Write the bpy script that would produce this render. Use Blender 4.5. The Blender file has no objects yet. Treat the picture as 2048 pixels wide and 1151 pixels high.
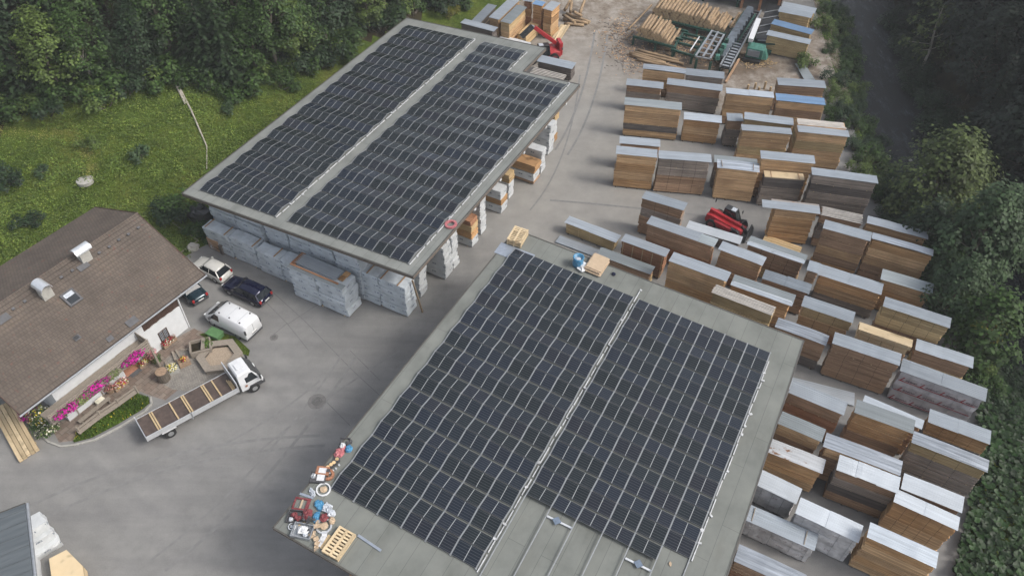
import bpy, bmesh, math, random
from mathutils import Vector, Matrix
R = math.radians
rnd = random.Random(11)
sc = bpy.context.scene
COL = sc.collection
EXPOSURE = 0.52
H = 51.5            # drone height above the yard, metres
F = 1569.0          # focal length in photo pixels (photo 2048 wide)
RW = Matrix(((0.99985, 0.01255, 0.01212), (-0.01745, 0.71923, 0.69455), (0.0, -0.69466, 0.71934)))
dep, rol = R(46.0), R(1.0)
_f = Vector((0, math.cos(dep), -math.sin(dep))); _r = Vector((1, 0, 0)); _u = _r.cross(_f)
CR = _r*math.cos(rol) + _u*math.sin(rol); CU = -_r*math.sin(rol) + _u*math.cos(rol); CF = _f

def G(px, py, z=0.0):
    """survey point: the place at height z seen at a photo pixel"""
    d = CR*((px-1024)/F) - CU*((py-575.5)/F) + CF
    t = (z-H)/d.z
    return Vector((d.x*t, d.y*t, z))

def MAT4(rows, t):
    return Matrix((rows[0]+(t[0],), rows[1]+(t[1],), rows[2]+(t[2],), (0, 0, 0, 1)))
MA = MAT4(((0.8859, 0.4602, -0.0590), (-0.4600, 0.8877, 0.0171), (0.0602, 0.0120, 0.9981)), (-28.258, 54.945, 6.461))
MBm = MAT4(((0.8877, 0.4593, 0.0327), (-0.4585, 0.8882, -0.0276), (-0.0417, 0.0095, 0.9991)), (-11.241, 25.102, 6.898))
def PA(x, y, z=0): return MA @ Vector((x, y, z))
def PB(x, y, z=0): return MBm @ Vector((x, y, z))

# ---------------------------------------------------------------- objects
def tag(o, label=None, cat=None, group=None, kind=None):
    if label: o['label'] = label
    if cat: o['category'] = cat
    if group: o['group'] = group
    if kind: o['kind'] = kind
    return o
def empty(name, loc, rz=0, label=None, cat=None, group=None):
    o = bpy.data.objects.new(name, None); COL.objects.link(o)
    o.empty_display_size = .2
    o.location = loc; o.rotation_euler = (0, 0, rz)
    return tag(o, label, cat, group)

class MB:
    def __init__(s): s.v = []; s.f = []; s.m = []
    def add(s, vs, fs, mi=0, M=None):
        b = len(s.v)
        s.v += [tuple(M @ Vector(p)) for p in vs] if M is not None else [tuple(p) for p in vs]
        s.f += [tuple(i+b for i in f) for f in fs]; s.m += [mi]*len(fs)
        return s
    def box(s, x0, x1, y0, y1, z0, z1, mi=0, M=None):
        return s.add([(x0,y0,z0),(x1,y0,z0),(x1,y1,z0),(x0,y1,z0),(x0,y0,z1),(x1,y0,z1),(x1,y1,z1),(x0,y1,z1)],
                     [(0,3,2,1),(4,5,6,7),(0,1,5,4),(1,2,6,5),(2,3,7,6),(3,0,4,7)], mi, M)
    def cbox(s, c, d, mi=0, rz=0, M=None):
        T = Matrix.Translation(c) @ Matrix.Rotation(rz, 4, 'Z')
        if M is not None: T = M @ T
        return s.box(-d[0]/2, d[0]/2, -d[1]/2, d[1]/2, -d[2]/2, d[2]/2, mi, T)
    def bar(s, a, b, w, h, mi=0, up=(0,0,1), M=None):
        a = Vector(a); b = Vector(b); d = b-a; L = d.length
        if L < 1e-6: return s
        x = d/L; y = Vector(up).cross(x)
        if y.length < 1e-4: y = Vector((0,1,0)).cross(x)
        y.normalize(); z = x.cross(y)
        T = Matrix(((x.x,y.x,z.x,a.x),(x.y,y.y,z.y,a.y),(x.z,y.z,z.z,a.z),(0,0,0,1)))
        if M is not None: T = M @ T
        return s.box(0, L, -w/2, w/2, -h/2, h/2, mi, T)
    def tube(s, a, b, r0, r1=None, n=8, mi=0, cap=None, M=None):
        a = Vector(a); b = Vector(b); r1 = r0 if r1 is None else r1
        x = (b-a).normalized(); y = x.orthogonal().normalized(); z = x.cross(y)
        vs = []
        for p, r in ((a, r0), (b, r1)):
            for i in range(n):
                t = 2*math.pi*i/n; vs.append(p + y*(r*math.cos(t)) + z*(r*math.sin(t)))
        s.add(vs, [(i, (i+1)%n, n+(i+1)%n, n+i) for i in range(n)], mi, M)
        k = len(s.v)-2*n; c = mi if cap is None else cap
        s.f += [tuple(k+i for i in reversed(range(n))), tuple(k+n+i for i in range(n))]; s.m += [c, c]
        return s
    def lathe(s, prof, n=12, mi=0, c=(0,0,0), M=None):
        vs = []; fs = []
        for r, z in prof:
            for i in range(n):
                t = 2*math.pi*i/n; vs.append((c[0]+r*math.cos(t), c[1]+r*math.sin(t), c[2]+z))
        for k in range(len(prof)-1):
            for i in range(n):
                fs.append((k*n+i, k*n+(i+1)%n, (k+1)*n+(i+1)%n, (k+1)*n+i))
        fs.append(tuple(reversed(range(n)))); fs.append(tuple((len(prof)-1)*n+i for i in range(n)))
        return s.add(vs, fs, mi, M)
    def prism(s, poly, z0, z1, mi=0, M=None):
        n = len(poly)
        vs = [(p[0],p[1],z0) for p in poly]+[(p[0],p[1],z1) for p in poly]
        return s.add(vs, [tuple(reversed(range(n))), tuple(range(n,2*n))]+[(i,(i+1)%n,n+(i+1)%n,n+i) for i in range(n)], mi, M)
    def loft(s, rings, mi=0, caps=True, M=None):
        n = len(rings[0]); vs = [p for r in rings for p in r]; fs = []
        for k in range(len(rings)-1):
            for i in range(n):
                fs.append((k*n+i, k*n+(i+1)%n, (k+1)*n+(i+1)%n, (k+1)*n+i))
        if caps: fs += [tuple(reversed(range(n))), tuple((len(rings)-1)*n+i for i in range(n))]
        return s.add(vs, fs, mi, M)
    def blob(s, c, r, mi=0, seed=0, amp=.25, n=7, M=None):
        q = random.Random(seed); vs = []; fs = []; m = n+3
        for j in range(1, n):
            for i in range(m):
                a = math.pi*j/n; t = 2*math.pi*i/m; k = 1+q.uniform(-amp, amp)
                vs.append((c[0]+r[0]*k*math.sin(a)*math.cos(t), c[1]+r[1]*k*math.sin(a)*math.sin(t), c[2]+r[2]*k*math.cos(a)))
        for j in range(n-2):
            for i in range(m): fs.append((j*m+i, (j+1)*m+i, (j+1)*m+(i+1)%m, j*m+(i+1)%m))
        fs += [tuple(range(m)), tuple(reversed([(n-2)*m+i for i in range(m)]))]
        return s.add(vs, fs, mi, M)
    def mesh(s, name, mats, smooth=False):
        me = bpy.data.meshes.new(name); me.from_pydata(s.v, [], s.f)
        for m in (mats if isinstance(mats, (list, tuple)) else [mats]): me.materials.append(m)
        me.polygons.foreach_set('material_index', s.m)
        if smooth: me.polygons.foreach_set('use_smooth', [True]*len(s.f))
        me.update(); return me
    def build(s, name, mats, parent=None, loc=(0,0,0), rz=0, smooth=False, bevel=0, rot=None):
        o = bpy.data.objects.new(name, s.mesh(name, mats, smooth)); COL.objects.link(o)
        o.location = loc; o.rotation_euler = rot or (0,0,rz)
        if parent is not None: o.parent = parent
        if bevel:
            b = o.modifiers.new('edge', 'BEVEL'); b.width = bevel; b.segments = 2; b.limit_method = 'ANGLE'
        return o
def recalc(o):
    bm = bmesh.new(); bm.from_mesh(o.data); bmesh.ops.recalc_face_normals(bm, faces=bm.faces); bm.to_mesh(o.data); bm.free(); return o
def copy_tree(o, parent=None):
    c = o.copy(); COL.objects.link(c); c.parent = parent
    for ch in list(o.children): copy_tree(ch, c)
    return c

# ---------------------------------------------------------------- materials
class N:
    def __init__(s, name):
        s.mat = bpy.data.materials.new(name); s.mat.use_nodes = True
        s.t = s.mat.node_tree; s.b = s.t.nodes['Principled BSDF']
    def n(s, typ, **k):
        o = s.t.nodes.new(typ)
        for a, v in k.items():
            if a.startswith('i_'):
                o.inputs[a[2:].replace('_', ' ')].default_value = v
            else: setattr(o, a, v)
        return o
    def l(s, a, b): s.t.links.new(a, b)
    def obj(s, scale=(1,1,1), jitter=True):
        tc = s.n('ShaderNodeTexCoord'); m = s.n('ShaderNodeVectorMath', operation='MULTIPLY'); m.inputs[1].default_value = scale
        if jitter:
            oi = s.n('ShaderNodeObjectInfo'); a = s.n('ShaderNodeVectorMath', operation='MULTIPLY_ADD')
            s.l(oi.outputs['Random'], a.inputs[0]); a.inputs[1].default_value = (37., 53., 19.); s.l(tc.outputs['Object'], a.inputs[2])
            s.l(a.outputs[0], m.inputs[0])
        else: s.l(tc.outputs['Object'], m.inputs[0])
        return m.outputs[0]
    def noise(s, vec, scale=1, detail=3, rough=.55):
        o = s.n('ShaderNodeTexNoise'); o.inputs['Scale'].default_value = scale; o.inputs['Detail'].default_value = detail
        o.inputs['Roughness'].default_value = rough; s.l(vec, o.inputs['Vector']); return o.outputs['Fac']
    def ramp(s, fac, stops):
        o = s.n('ShaderNodeValToRGB'); e = o.color_ramp.elements
        while len(e) < len(stops): e.new(.5)
        for q, (p, c) in zip(e, stops): q.position = p; q.color = tuple(c)+(1,) if len(c) == 3 else c
        s.l(fac, o.inputs['Fac']); return o.outputs['Color']
    def mix(s, fac, a, b, blend='MIX'):
        o = s.n('ShaderNodeMix', data_type='RGBA', blend_type=blend)
        for v, i in ((fac, 0), (a, 6), (b, 7)):
            if hasattr(v, 'is_output'): s.l(v, o.inputs[i])
            else: o.inputs[i].default_value = v if not isinstance(v, tuple) else v+(1,)
        return o.outputs[2]
    def math(s, op, a, b=0.0, c=0.0):
        o = s.n('ShaderNodeMath', operation=op)
        for i, v in enumerate((a, b, c)):
            if hasattr(v, 'is_output'): s.l(v, o.inputs[i])
            else: o.inputs[i].default_value = v
        return o.outputs[0]
    def bump(s, h, strength=.3, dist=.05):
        o = s.n('ShaderNodeBump'); o.inputs['Strength'].default_value = strength; o.inputs['Distance'].default_value = dist
        s.l(h, o.inputs['Height']); s.l(o.outputs[0], s.b.inputs['Normal'])
    def fin(s, col, rough=.7, metal=0., spec=None):
        if hasattr(col, 'is_output'): s.l(col, s.b.inputs['Base Color'])
        else: s.b.inputs['Base Color'].default_value = tuple(col)+(1,)
        if hasattr(rough, 'is_output'): s.l(rough, s.b.inputs['Roughness'])
        else: s.b.inputs['Roughness'].default_value = rough
        s.b.inputs['Metallic'].default_value = metal
        if spec is not None: s.b.inputs['Specular IOR Level'].default_value = spec
        return s.mat

def plain(name, c, rough=.6, metal=0., var=.18, scale=3., stretch=(1,1,1), spec=None):
    m = N(name); v = m.obj(stretch); f = m.noise(v, scale, 4)
    lo = tuple(x*(1-var) for x in c); hi = tuple(min(1, x*(1+var)) for x in c)
    return m.fin(m.ramp(f, [(.3, lo), (.7, hi)]), rough, metal, spec)
def wood(name, cols, rough=.8, zs=9., patch=None):
    """stacked boards: thin courses along z, colour changing from course to course"""
    m = N(name); a = m.noise(m.obj((.12, .12, zs)), 1, 2, .6); b = m.noise(m.obj((.8, .8, zs*4.2)), 1, 2, .7)
    c = m.ramp(a, [(.3, cols[0]), (.5, cols[1]), (.7, cols[2])])
    d = m.ramp(b, [(.28, (.38,.36,.34)), (.42, (.95,.95,.95)), (.75, (1.12,1.1,1.08))])
    c = m.mix(1., c, d, 'MULTIPLY')
    e = m.noise(m.obj((.35, .35, .5)), 1, 3)
    c = m.mix(m.ramp(e, [(.42, (0,0,0)), (.72, (.8,.8,.8))]), c, patch or tuple(.8*x for x in cols[0]))
    oi = m.n('ShaderNodeObjectInfo'); g = m.math('MULTIPLY_ADD', oi.outputs['Random'], .45, .78)
    cc = m.n('ShaderNodeCombineXYZ')
    for i in range(3): m.l(g, cc.inputs[i])
    c = m.mix(1., c, cc.outputs[0], 'MULTIPLY')
    m.bump(b, .5, .03)
    return m.fin(c, rough, 0, .25)
def sheet(name, c, streak=.35, rough=.42, metal=.35, rust=None, axis='x'):
    m = N(name); s1 = (.25, 5, 5) if axis == 'x' else (5, .25, 5)
    a = m.noise(m.obj(s1), 1, 4, .6); b = m.noise(m.obj((.6,.6,.6)), 1, 3)
    col = m.ramp(a, [(.3, tuple(x*(1-streak) for x in c)), (.55, c), (.75, tuple(min(1, x*(1+streak*.8)) for x in c))])
    col = m.mix(m.ramp(b, [(.45, (0,0,0)), (.75, (.55,.55,.55))]), col, tuple(x*.8 for x in c))
    if rust:
        r = m.noise(m.obj((.9,1.6,1)), 1, 5, .7)
        col = m.mix(m.ramp(r, [(.55, (0,0,0)), (.62, (1,1,1))]), col, rust)
    oi = m.n('ShaderNodeObjectInfo'); g = m.math('MULTIPLY_ADD', oi.outputs['Random'], .44, .70)
    cc = m.n('ShaderNodeCombineXYZ')
    for i in range(3): m.l(g, cc.inputs[i])
    col = m.mix(1., col, cc.outputs[0], 'MULTIPLY')
    return m.fin(col, rough, metal)

M = {}
M['w_tan'] = wood('tan boards', [(0.396,0.253,0.137), (0.581,0.386,0.214), (0.700,0.488,0.280)])
M['w_orange'] = wood('orange boards', [(0.348,0.200,0.094), (0.528,0.322,0.157), (0.636,0.407,0.212)])
M['w_brown'] = wood('brown boards', [(0.269,0.176,0.110), (0.404,0.263,0.168), (0.511,0.345,0.226)])
M['w_red'] = wood('red brown boards', [(0.246,0.126,0.072), (0.369,0.191,0.109), (0.455,0.251,0.151)])
M['w_grey'] = wood('weathered grey boards', [(0.176,0.151,0.130), (0.284,0.240,0.206), (0.375,0.317,0.271)])
M['w_dark'] = wood('dark weathered boards', [(.095,.085,.08), (.15,.13,.12), (.21,.185,.165)])
M['w_yellow'] = wood('pale yellow boards', [(.46,.32,.16), (.58,.42,.23), (.66,.50,.29)], zs=6, patch=(.55,.4,.22))
M['w_fresh'] = wood('fresh cut boards', [(.47,.36,.22), (.55,.44,.285), (.60,.49,.33)], zs=5, patch=(.5,.39,.24))
M['w_olive'] = wood('dull straw boards', [(0.382,0.283,0.148), (0.510,0.382,0.206), (0.586,0.456,0.252)])
M['stick'] = plain('spacer stick wood', (.5,.38,.22), .8)
M['gap'] = plain('dark gap', (.03,.025,.02), .9)  # near-black fill, shade between boards, sticks and packs put into the colour
M['c_grey'] = sheet('grey sheet metal', (.33,.37,.41), .18, .5)
M['c_bright'] = sheet('bright zinc sheet', (.44,.485,.53), .2, .42)
M['c_white'] = sheet('pale sheet', (.48,.52,.56), .12, .5, .1)
M['c_silver'] = sheet('streaky silver sheet', (.42,.46,.51), .5, .34, .4)
M['c_dull'] = sheet('dull grey sheet', (.28,.315,.33), .2, .6, .2)
M['c_dark'] = sheet('dark grey sheet', (.20,.23,.26), .4, .45, .3)
M['c_blue'] = sheet('blue sheet', (.16,.27,.43), .2, .5, .1)
M['c_rust'] = sheet('rust stained sheet', (.50,.52,.54), .25, .45, .2, (.20,.10,.05))
M['c_brownedge'] = sheet('pale sheet with rust edge', (.40,.36,.33), .3, .5, .1, (.34,.18,.10))
M['alu'] = plain('aluminium', (.72,.74,.76), .35, .55, .08, 6)
M['steel'] = plain('grey steel', (.38,.40,.42), .45, .6, .15, 5)
M['black'] = plain('black rubber', (.02,.02,.021), .75)
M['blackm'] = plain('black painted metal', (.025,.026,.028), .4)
M['white'] = plain('white paint', (.64,.65,.66), .35, 0, .04, 2)
M['glass'] = plain('dark window glass', (.018,.022,.026), .06, 0, .1, 2, spec=.8)
M['red'] = plain('red machine paint', (.36,.020,.026), .38, 0, .2, 4)
M['tail'] = plain('tail lamp red', (.35,.02,.02), .25)
M['lamp'] = plain('clear lamp', (.7,.72,.72), .15)
M['green'] = plain('green machine paint', (.016,.066,.048), .6, 0, .4, 3)
M['teal'] = plain('light green machine paint', (.05,.165,.13), .6, 0, .3, 3)
M['concrete'] = plain('concrete', (.36,.35,.32), .9, 0, .15, 4)
M['terra'] = plain('terracotta', (.42,.20,.13), .8)
M['fence'] = plain('weathered fence wood', (.26,.225,.185), .85, 0, .3, 6, (1,6,6))
M['darkwood'] = plain('dark brown panelling', (.065,.036,.026), .7, 0, .4, 4, (6,6,.4))
M['barkwood'] = plain('stump wood', (.30,.21,.14), .9, 0, .3, 6)
M['trunk'] = plain('bark', (.115,.095,.075), .9, 0, .4, 5, (2,2,.4))
M['palebark'] = plain('pale bark', (.36,.33,.28), .85, 0, .3, 5, (2,2,.4))
M['log'] = plain('debarked log', (.30,.21,.125), .8, 0, .45, 3, (.5,5,5))
M['logend'] = plain('log end grain', (.44,.32,.19), .8, 0, .25, 8)
M['logdark'] = plain('old grey log', (.20,.15,.11), .85, 0, .35, 4)
M['card'] = plain('cardboard', (.46,.35,.24), .85, 0, .1, 3)
M['bluebag'] = plain('blue plastic', (.06,.22,.38), .4, 0, .35, 7)
M['whitebag'] = plain('white plastic', (.62,.63,.64), .4, 0, .1, 5)
M['clearbag'] = plain('grey clear plastic', (.45,.48,.52), .3, 0, .3, 9)
M['redbag'] = plain('dark red cloth', (.17,.035,.04), .7, 0, .35, 8)
M['pink'] = plain('red cable', (.42,.14,.15), .5, 0, .2, 8)
M['copper'] = plain('copper coil', (.40,.19,.11), .4, .3, .3, 9)
M['navy'] = plain('navy car paint', (.008,.010,.035), .12, .3, .1, 2, spec=.7)
M['pearl'] = plain('cream white car paint', (.60,.59,.55), .18, 0, .04, 2)
M['darkgreen'] = plain('dark green car paint', (.012,.03,.042), .15, .3, .1, 2, spec=.7)
M['vanwhite'] = plain('van white paint', (.66,.67,.68), .2, 0, .02, 2)
M['plast'] = plain('grey plastic bumper', (.06,.06,.065), .6)
M['plate'] = plain('number plate', (.75,.75,.73), .5)
M['ply'] = plain('brown plywood deck', (.085,.062,.052), .6, 0, .3, 2.5, (1,1,1))
M['slab'] = plain('slate paving', (.27,.245,.22), .85, 0, .25, 3)
M['wheel'] = plain('wheel rim', (.45,.46,.47), .35, .6)
# ---------------------------------------------------------------- terrain
def lerp(pts, t):
    if t <= pts[0][0]: return pts[0][1]
    for (a, b), (c, d) in zip(pts, pts[1:]):
        if t <= c: return b+(d-b)*(t-a)/(c-a)
    return pts[-1][1]
EDGE = [(-20,14),(10,23),(23.3,30.3),(30.7,34.6),(40,38.8),(51.7,39.3),(63,37.6),(76.7,38.8),(99,41),(140,46)]
RIV = [(-20,46),(10,47),(30,45),(43,44),(51,44.6),(62,43.2),(73,41.9),(81,42.6),(95,45.2),(111,47.5),(140,52)]
_iA = MA.inverted()
def sstep(a, b, t):
    t = max(0., min(1., (t-a)/(b-a))); return t*t*(3-2*t)
def nz(x, y): return math.sin(x*.31+1.3*math.sin(y*.21))*.5+math.sin(y*.43+x*.17)*.3+math.sin(x*.9-y*.7)*.2
def terr(x, y):
    dx, dy = x+28.258, y-54.945
    xa, ya = .8875*dx-.4608*dy, .4608*dx+.8875*dy
    s0 = -14 if ya < -6 else -14+11*sstep(-6, 8, ya)
    s = s0-xa
    z = -.06
    if s > 0: z += (.30*s if s < 40 else 12+.12*(s-40))*sstep(0, 6, s)+.28*nz(x*1.7, y*1.7)*sstep(0, 4, s)
    e, r = lerp(EDGE, y), lerp(RIV, y)
    if x > e:
        if x < r: z = -.06-3.2*sstep(0, 1, (x-e)/(r-e))+.15*nz(x*3, y*3)*min(1, (x-e))
        elif x < r+8: z = -3.6
        else: z = min(-3.6+.6*(x-r-8), 26)+.4*nz(x, y)
    return z
def GT(px, py):
    a = G(px, py, 30.); b = G(px, py, -4.); n = 240
    for i in range(n+1):
        p = a.lerp(b, i/n)
        if p.z <= terr(p.x, p.y): return Vector((p.x, p.y, terr(p.x, p.y)))
    return b

m = N('meadow and forest floor')
v = m.obj((1,1,1), False)
a = m.noise(v, .16, 4, .6); b = m.noise(v, 1.7, 4, .65); c = m.noise(v, 9., 3, .7)
g = m.ramp(a, [(.3, (.06,.098,.02)), (.5, (.10,.145,.028)), (.7, (.15,.17,.042))])
g = m.mix(1., g, m.ramp(b, [(.3, (.55,.58,.5)), (.7, (1.3,1.25,1.1))]), 'MULTIPLY')
g = m.mix(1., g, m.ramp(c, [(.3, (.5,.5,.5)), (.7, (1.35,1.35,1.3))]), 'MULTIPLY')
m.bump(c, .9, .25)
M['meadow'] = m.fin(g, .95, 0, .1)
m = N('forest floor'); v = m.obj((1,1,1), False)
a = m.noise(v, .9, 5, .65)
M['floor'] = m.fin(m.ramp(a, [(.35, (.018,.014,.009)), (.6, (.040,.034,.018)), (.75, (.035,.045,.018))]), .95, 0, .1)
m = N('river bank stones'); v = m.obj((1,1,1), False)
a = m.noise(v, 1.4, 5, .7); m.bump(a, .8, .2)
M['bank'] = m.fin(m.ramp(a, [(.35, (.06,.05,.035)), (.5, (.16,.13,.10)), (.7, (.30,.27,.23))]), .95, 0, .1)

def build_terrain():
    xs = [-150+1.4*i for i in range(int(280/1.4)+1)]; ys = [-8+1.4*i for i in range(int(190/1.4)+1)]
    mb = MB(); nx = len(xs)
    mb.v = [(x, y, terr(x, y)) for y in ys for x in xs]
    for j in range(len(ys)-1):
        for i in range(nx-1):
            x, y = xs[i]+.7, ys[j]+.7
            dx, dy = x+28.258, y-54.945; xa, ya = .8875*dx-.4608*dy, .4608*dx+.8875*dy
            e, r = lerp(EDGE, y), lerp(RIV, y)
            k = 0
            fl = lerp([(0,-26),(12,-22),(26,-12),(45,-7),(80,-9)], ya)
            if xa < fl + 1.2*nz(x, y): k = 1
            if x > r-.6: k = 1 if x > r+7.4 else 2
            elif x > e and y > 72: k = 2 if nz(x*2, y*1.4) > -.1 else 0
            mb.f.append((j*nx+i, j*nx+i+1, (j+1)*nx+i+1, (j+1)*nx+i)); mb.m.append(k)
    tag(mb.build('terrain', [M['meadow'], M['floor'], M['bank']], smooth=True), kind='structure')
build_terrain()

m = N('river water'); v = m.obj((1,.3,1), False)
a = m.noise(v, 1.1, 7, .8); b = m.noise(m.obj((1,1,1), False), 3.2, 4, .7)
m.bump(b, .9, .25)
M['water'] = m.fin(m.ramp(a, [(.38, (.005,.006,.006)), (.5, (.012,.014,.016)), (.6, (.04,.045,.054)), (.68, (.10,.11,.125)), (.8, (.05,.056,.066))]), m.ramp(b, [(.3, (.05,)*3), (.7, (.22,)*3)]), 0, .6)  # paler stops put the sky's reflection on ripples into the colour
mb = MB(); ys = [-20+4*i for i in range(46)]
mb.v = [p for y in ys for p in ((lerp(RIV, y)-1.2, y, -3.05), (lerp(RIV, y)+9.6, y, -3.05))]
mb.f = [(2*i, 2*i+1, 2*i+3, 2*i+2) for i in range(len(ys)-1)]; mb.m = [0]*len(mb.f)
tag(mb.build('river', M['water']), kind='structure')
# stones in the river
for i in range(16):
    y = rnd.uniform(62, 84); x = lerp(RIV, y)+rnd.uniform(-.3, 9); s = rnd.uniform(.18, .55)
    o = MB().blob((0,0,0), (s, s*rnd.uniform(.6,1), s*.6), 0, i, .25, 5).build('river_stone', M['concrete'], loc=(x, y, -3.05), rz=rnd.uniform(0,6))
    tag(o, 'grey stone breaking the surface of the shallow river', 'stone', 'stones in the river')

# ---------------------------------------------------------------- yard
def mask(nt, pos, c, r0, r1, nsc=.25, amp=5., sx=1., sy=1.):
    d = nt.n('ShaderNodeVectorMath', operation='SUBTRACT'); nt.l(pos, d.inputs[0]); d.inputs[1].default_value = (c[0], c[1], 0)
    k = nt.n('ShaderNodeVectorMath', operation='MULTIPLY'); nt.l(d.outputs[0], k.inputs[0]); k.inputs[1].default_value = (1/sx, 1/sy, 0)
    L = nt.n('ShaderNodeVectorMath', operation='LENGTH'); nt.l(k.outputs[0], L.inputs[0])
    e = nt.math('MULTIPLY_ADD', nt.noise(pos, nsc, 5, .65), amp*2, -amp)
    s = nt.math('ADD', L.outputs['Value'], e)
    q = nt.n('ShaderNodeMapRange', interpolation_type='SMOOTHSTEP'); nt.l(s, q.inputs[0])
    q.inputs[1].default_value = r0; q.inputs[2].default_value = r1; q.inputs[3].default_value = 1; q.inputs[4].default_value = 0
    return q.outputs[0]
m = N('worn asphalt yard'); v = m.obj((1,1,1), False)
a = m.noise(v, .11, 5, .6); b = m.noise(v, .9, 5, .7); c = m.noise(v, 14., 2, .6); tr = m.noise(m.obj((.06,.55,1), False), 1., 4, .6)
g = m.ramp(a, [(.3, (.178,.176,.172)), (.5, (.215,.212,.207)), (.7, (.26,.255,.247))])
g = m.mix(1., g, m.ramp(b, [(.25, (.88,.88,.88)), (.5, (1,1,1)), (.75, (1.08,1.08,1.07))]), 'MULTIPLY')
g = m.mix(1., g, m.ramp(tr, [(.3, (.86,.86,.87)), (.6, (1.06,1.06,1.05))]), 'MULTIPLY')
g = m.mix(1., g, m.ramp(c, [(.3, (.9,.9,.9)), (.7, (1.08,1.08,1.08))]), 'MULTIPLY')
# wide faint arcs where lorries turn
wv = m.n('ShaderNodeTexWave', wave_type='RINGS', rings_direction='Z'); mp = m.n('ShaderNodeMapping'); mp.inputs['Location'].default_value = (9, -62, 0)
m.l(v, mp.inputs[0]); m.l(mp.outputs[0], wv.inputs['Vector']); wv.inputs['Scale'].default_value = .16; wv.inputs['Distortion'].default_value = 5.; wv.inputs['Detail'].default_value = 3; wv.inputs['Detail Scale'].default_value = .6
arc = m.math('MULTIPLY', wv.outputs['Fac'], m.noise(v, .22, 3))
g = m.mix(1., g, m.ramp(arc, [(.25, (1.02,1.02,1.015)), (.5, (.965,.965,.968)), (.8, (.93,.93,.935))]), 'MULTIPLY')
# gravelly, muddy ground by the log deck and along the track to it
dirt = m.ramp(m.noise(v, .55, 6, .75), [(.3, (.10,.075,.055)), (.45, (.20,.165,.13)), (.6, (.31,.28,.245)), (.75, (.38,.355,.32))])
k1 = mask(m, v, (24, 93), 12, 22, .3, 6., 1.35, .8); k2 = mask(m, v, (7, 104), 9, 17, .3, 6., 1., 1.6)
g = m.mix(k1, g, dirt); g = m.mix(k2, g, dirt)
mud = m.ramp(m.noise(v, .8, 5, .7), [(.3, (.06,.045,.03)), (.7, (.17,.12,.08))])
g = m.mix(m.math('MULTIPLY', mask(m, v, (22, 91), 5, 11, .5, 5., 1.5, .6), .85), g, mud)
dust = m.ramp(m.noise(v, .35, 5, .7), [(.35, (.25,.24,.222)), (.7, (.33,.317,.29))])
g = m.mix(m.math('MULTIPLY', mask(m, v, (7, 73), 6, 15, .2, 5., 1., 2.2), .75), g, dust)
m.bump(c, .25, .02)
M['asphalt'] = m.fin(g, .88, 0, .3)
def fa(x, y):
    p = PA(x, y); return (p.x, p.y)
yard = [fa(-40,-62), fa(-40,-15), fa(-13,-15.5), fa(-11,-8), fa(-3,-6.2), fa(-1.6,-3.5), fa(-.3,2), fa(-.3,40), fa(2,58), fa(2,80)]
yard += [(46,135)]+[(e+.1, y) for y, e in reversed(EDGE) if y < 135]+[fa(70,-62)]
mb = MB(); mb.v = [(x, y, 0.) for x, y in yard]; mb.f = [tuple(range(len(yard)))]; mb.m = [0]
o = mb.build('yard', M['asphalt']); tag(o, kind='structure')
bm = bmesh.new(); bm.from_mesh(o.data); bmesh.ops.recalc_face_normals(bm, faces=bm.faces); bmesh.ops.triangulate(bm, faces=bm.faces)
if sum(f.normal.z for f in bm.faces) < 0: bmesh.ops.reverse_faces(bm, faces=bm.faces)
bm.to_mesh(o.data); bm.free()
M['seam'] = plain('bitumen seam', (.12,.12,.12), .7)
SZ = [.004]
M['tyre'] = plain('tyre mark', (.192,.19,.186), .85, 0, .12, 2)
def seam(pts, w=.05, mat='seam'):
    SZ[0] += .0006; mb = MB(); P = [G(*p, SZ[0]) for p in pts]
    for a, b in zip(P, P[1:]):
        d = (b-a).normalized(); n = Vector((-d.y, d.x, 0))*w/2
        mb.add([a-n, b-n, b+n, a+n], [(0,1,2,3)])
    return tag(mb.build('asphalt_seam' if mat == 'seam' else 'tyre_mark', M[mat]), kind='structure')
for s in (((520,592),(573,645),(617,700)), ((548,586),(610,642),(700,735),(770,800)), ((575,648),(630,612),(668,592)), ((545,670),(575,645)),
          ((640,790),(700,850)), ((700,700),(760,760))): seam(s, .05)
def arc_(a, b, c, n=14):
    return [((1-t)**2*a[0]+2*t*(1-t)*b[0]+t*t*c[0], (1-t)**2*a[1]+2*t*(1-t)*b[1]+t*t*c[1]) for t in [i/n for i in range(n+1)]]
for a, b, c in (((60,1010),(330,880),(640,870)),((80,1040),(340,905),(650,890)),((300,1120),(520,960),(690,700)),((330,1140),(545,975),(712,712)),((520,900),(640,800),(800,700)),((250,960),(480,900),(640,760)),((1110,300),(1170,210),(1190,60)),((1135,310),(1195,220),(1215,70)),((1060,420),(1140,330),(1160,150)),((1100,400),(1230,410),(1400,430))): seam(arc_(a, b, c), rnd.uniform(.16,.26), 'tyre')
# manholes
M['ironrim'] = plain('worn iron rim', (.155,.15,.145), .8, 0, .2, 6); M['ironlid'] = plain('worn iron lid', (.125,.122,.118), .75, .1, .25, 8)
def disc(px, py, r, name, label, cat, rim=.0):
    c = G(px, py, 0)
    t = empty(name, c, 0, label, cat)
    MB().lathe([(r,.0),(r,.022)], 24).build('rim', M['ironrim'], t)
    MB().lathe([(r*.6,.022),(r*.6,.03)], 20).build('lid', M['ironlid'], t)
disc(634, 802, .72, 'manhole_cover', 'large round dark manhole cover set in the asphalt yard', 'manhole')
disc(548, 674, .36, 'drain_cover', 'small round drain cover near the white van', 'manhole')
p = GT(173, 367)
tag(MB().lathe([(.8,-.1),(.82,.25),(.4,.32)], 18).build('concrete_shaft_cover', M['concrete'], loc=p), 'round grey concrete shaft cover in the grassy slope', 'manhole')
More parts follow.
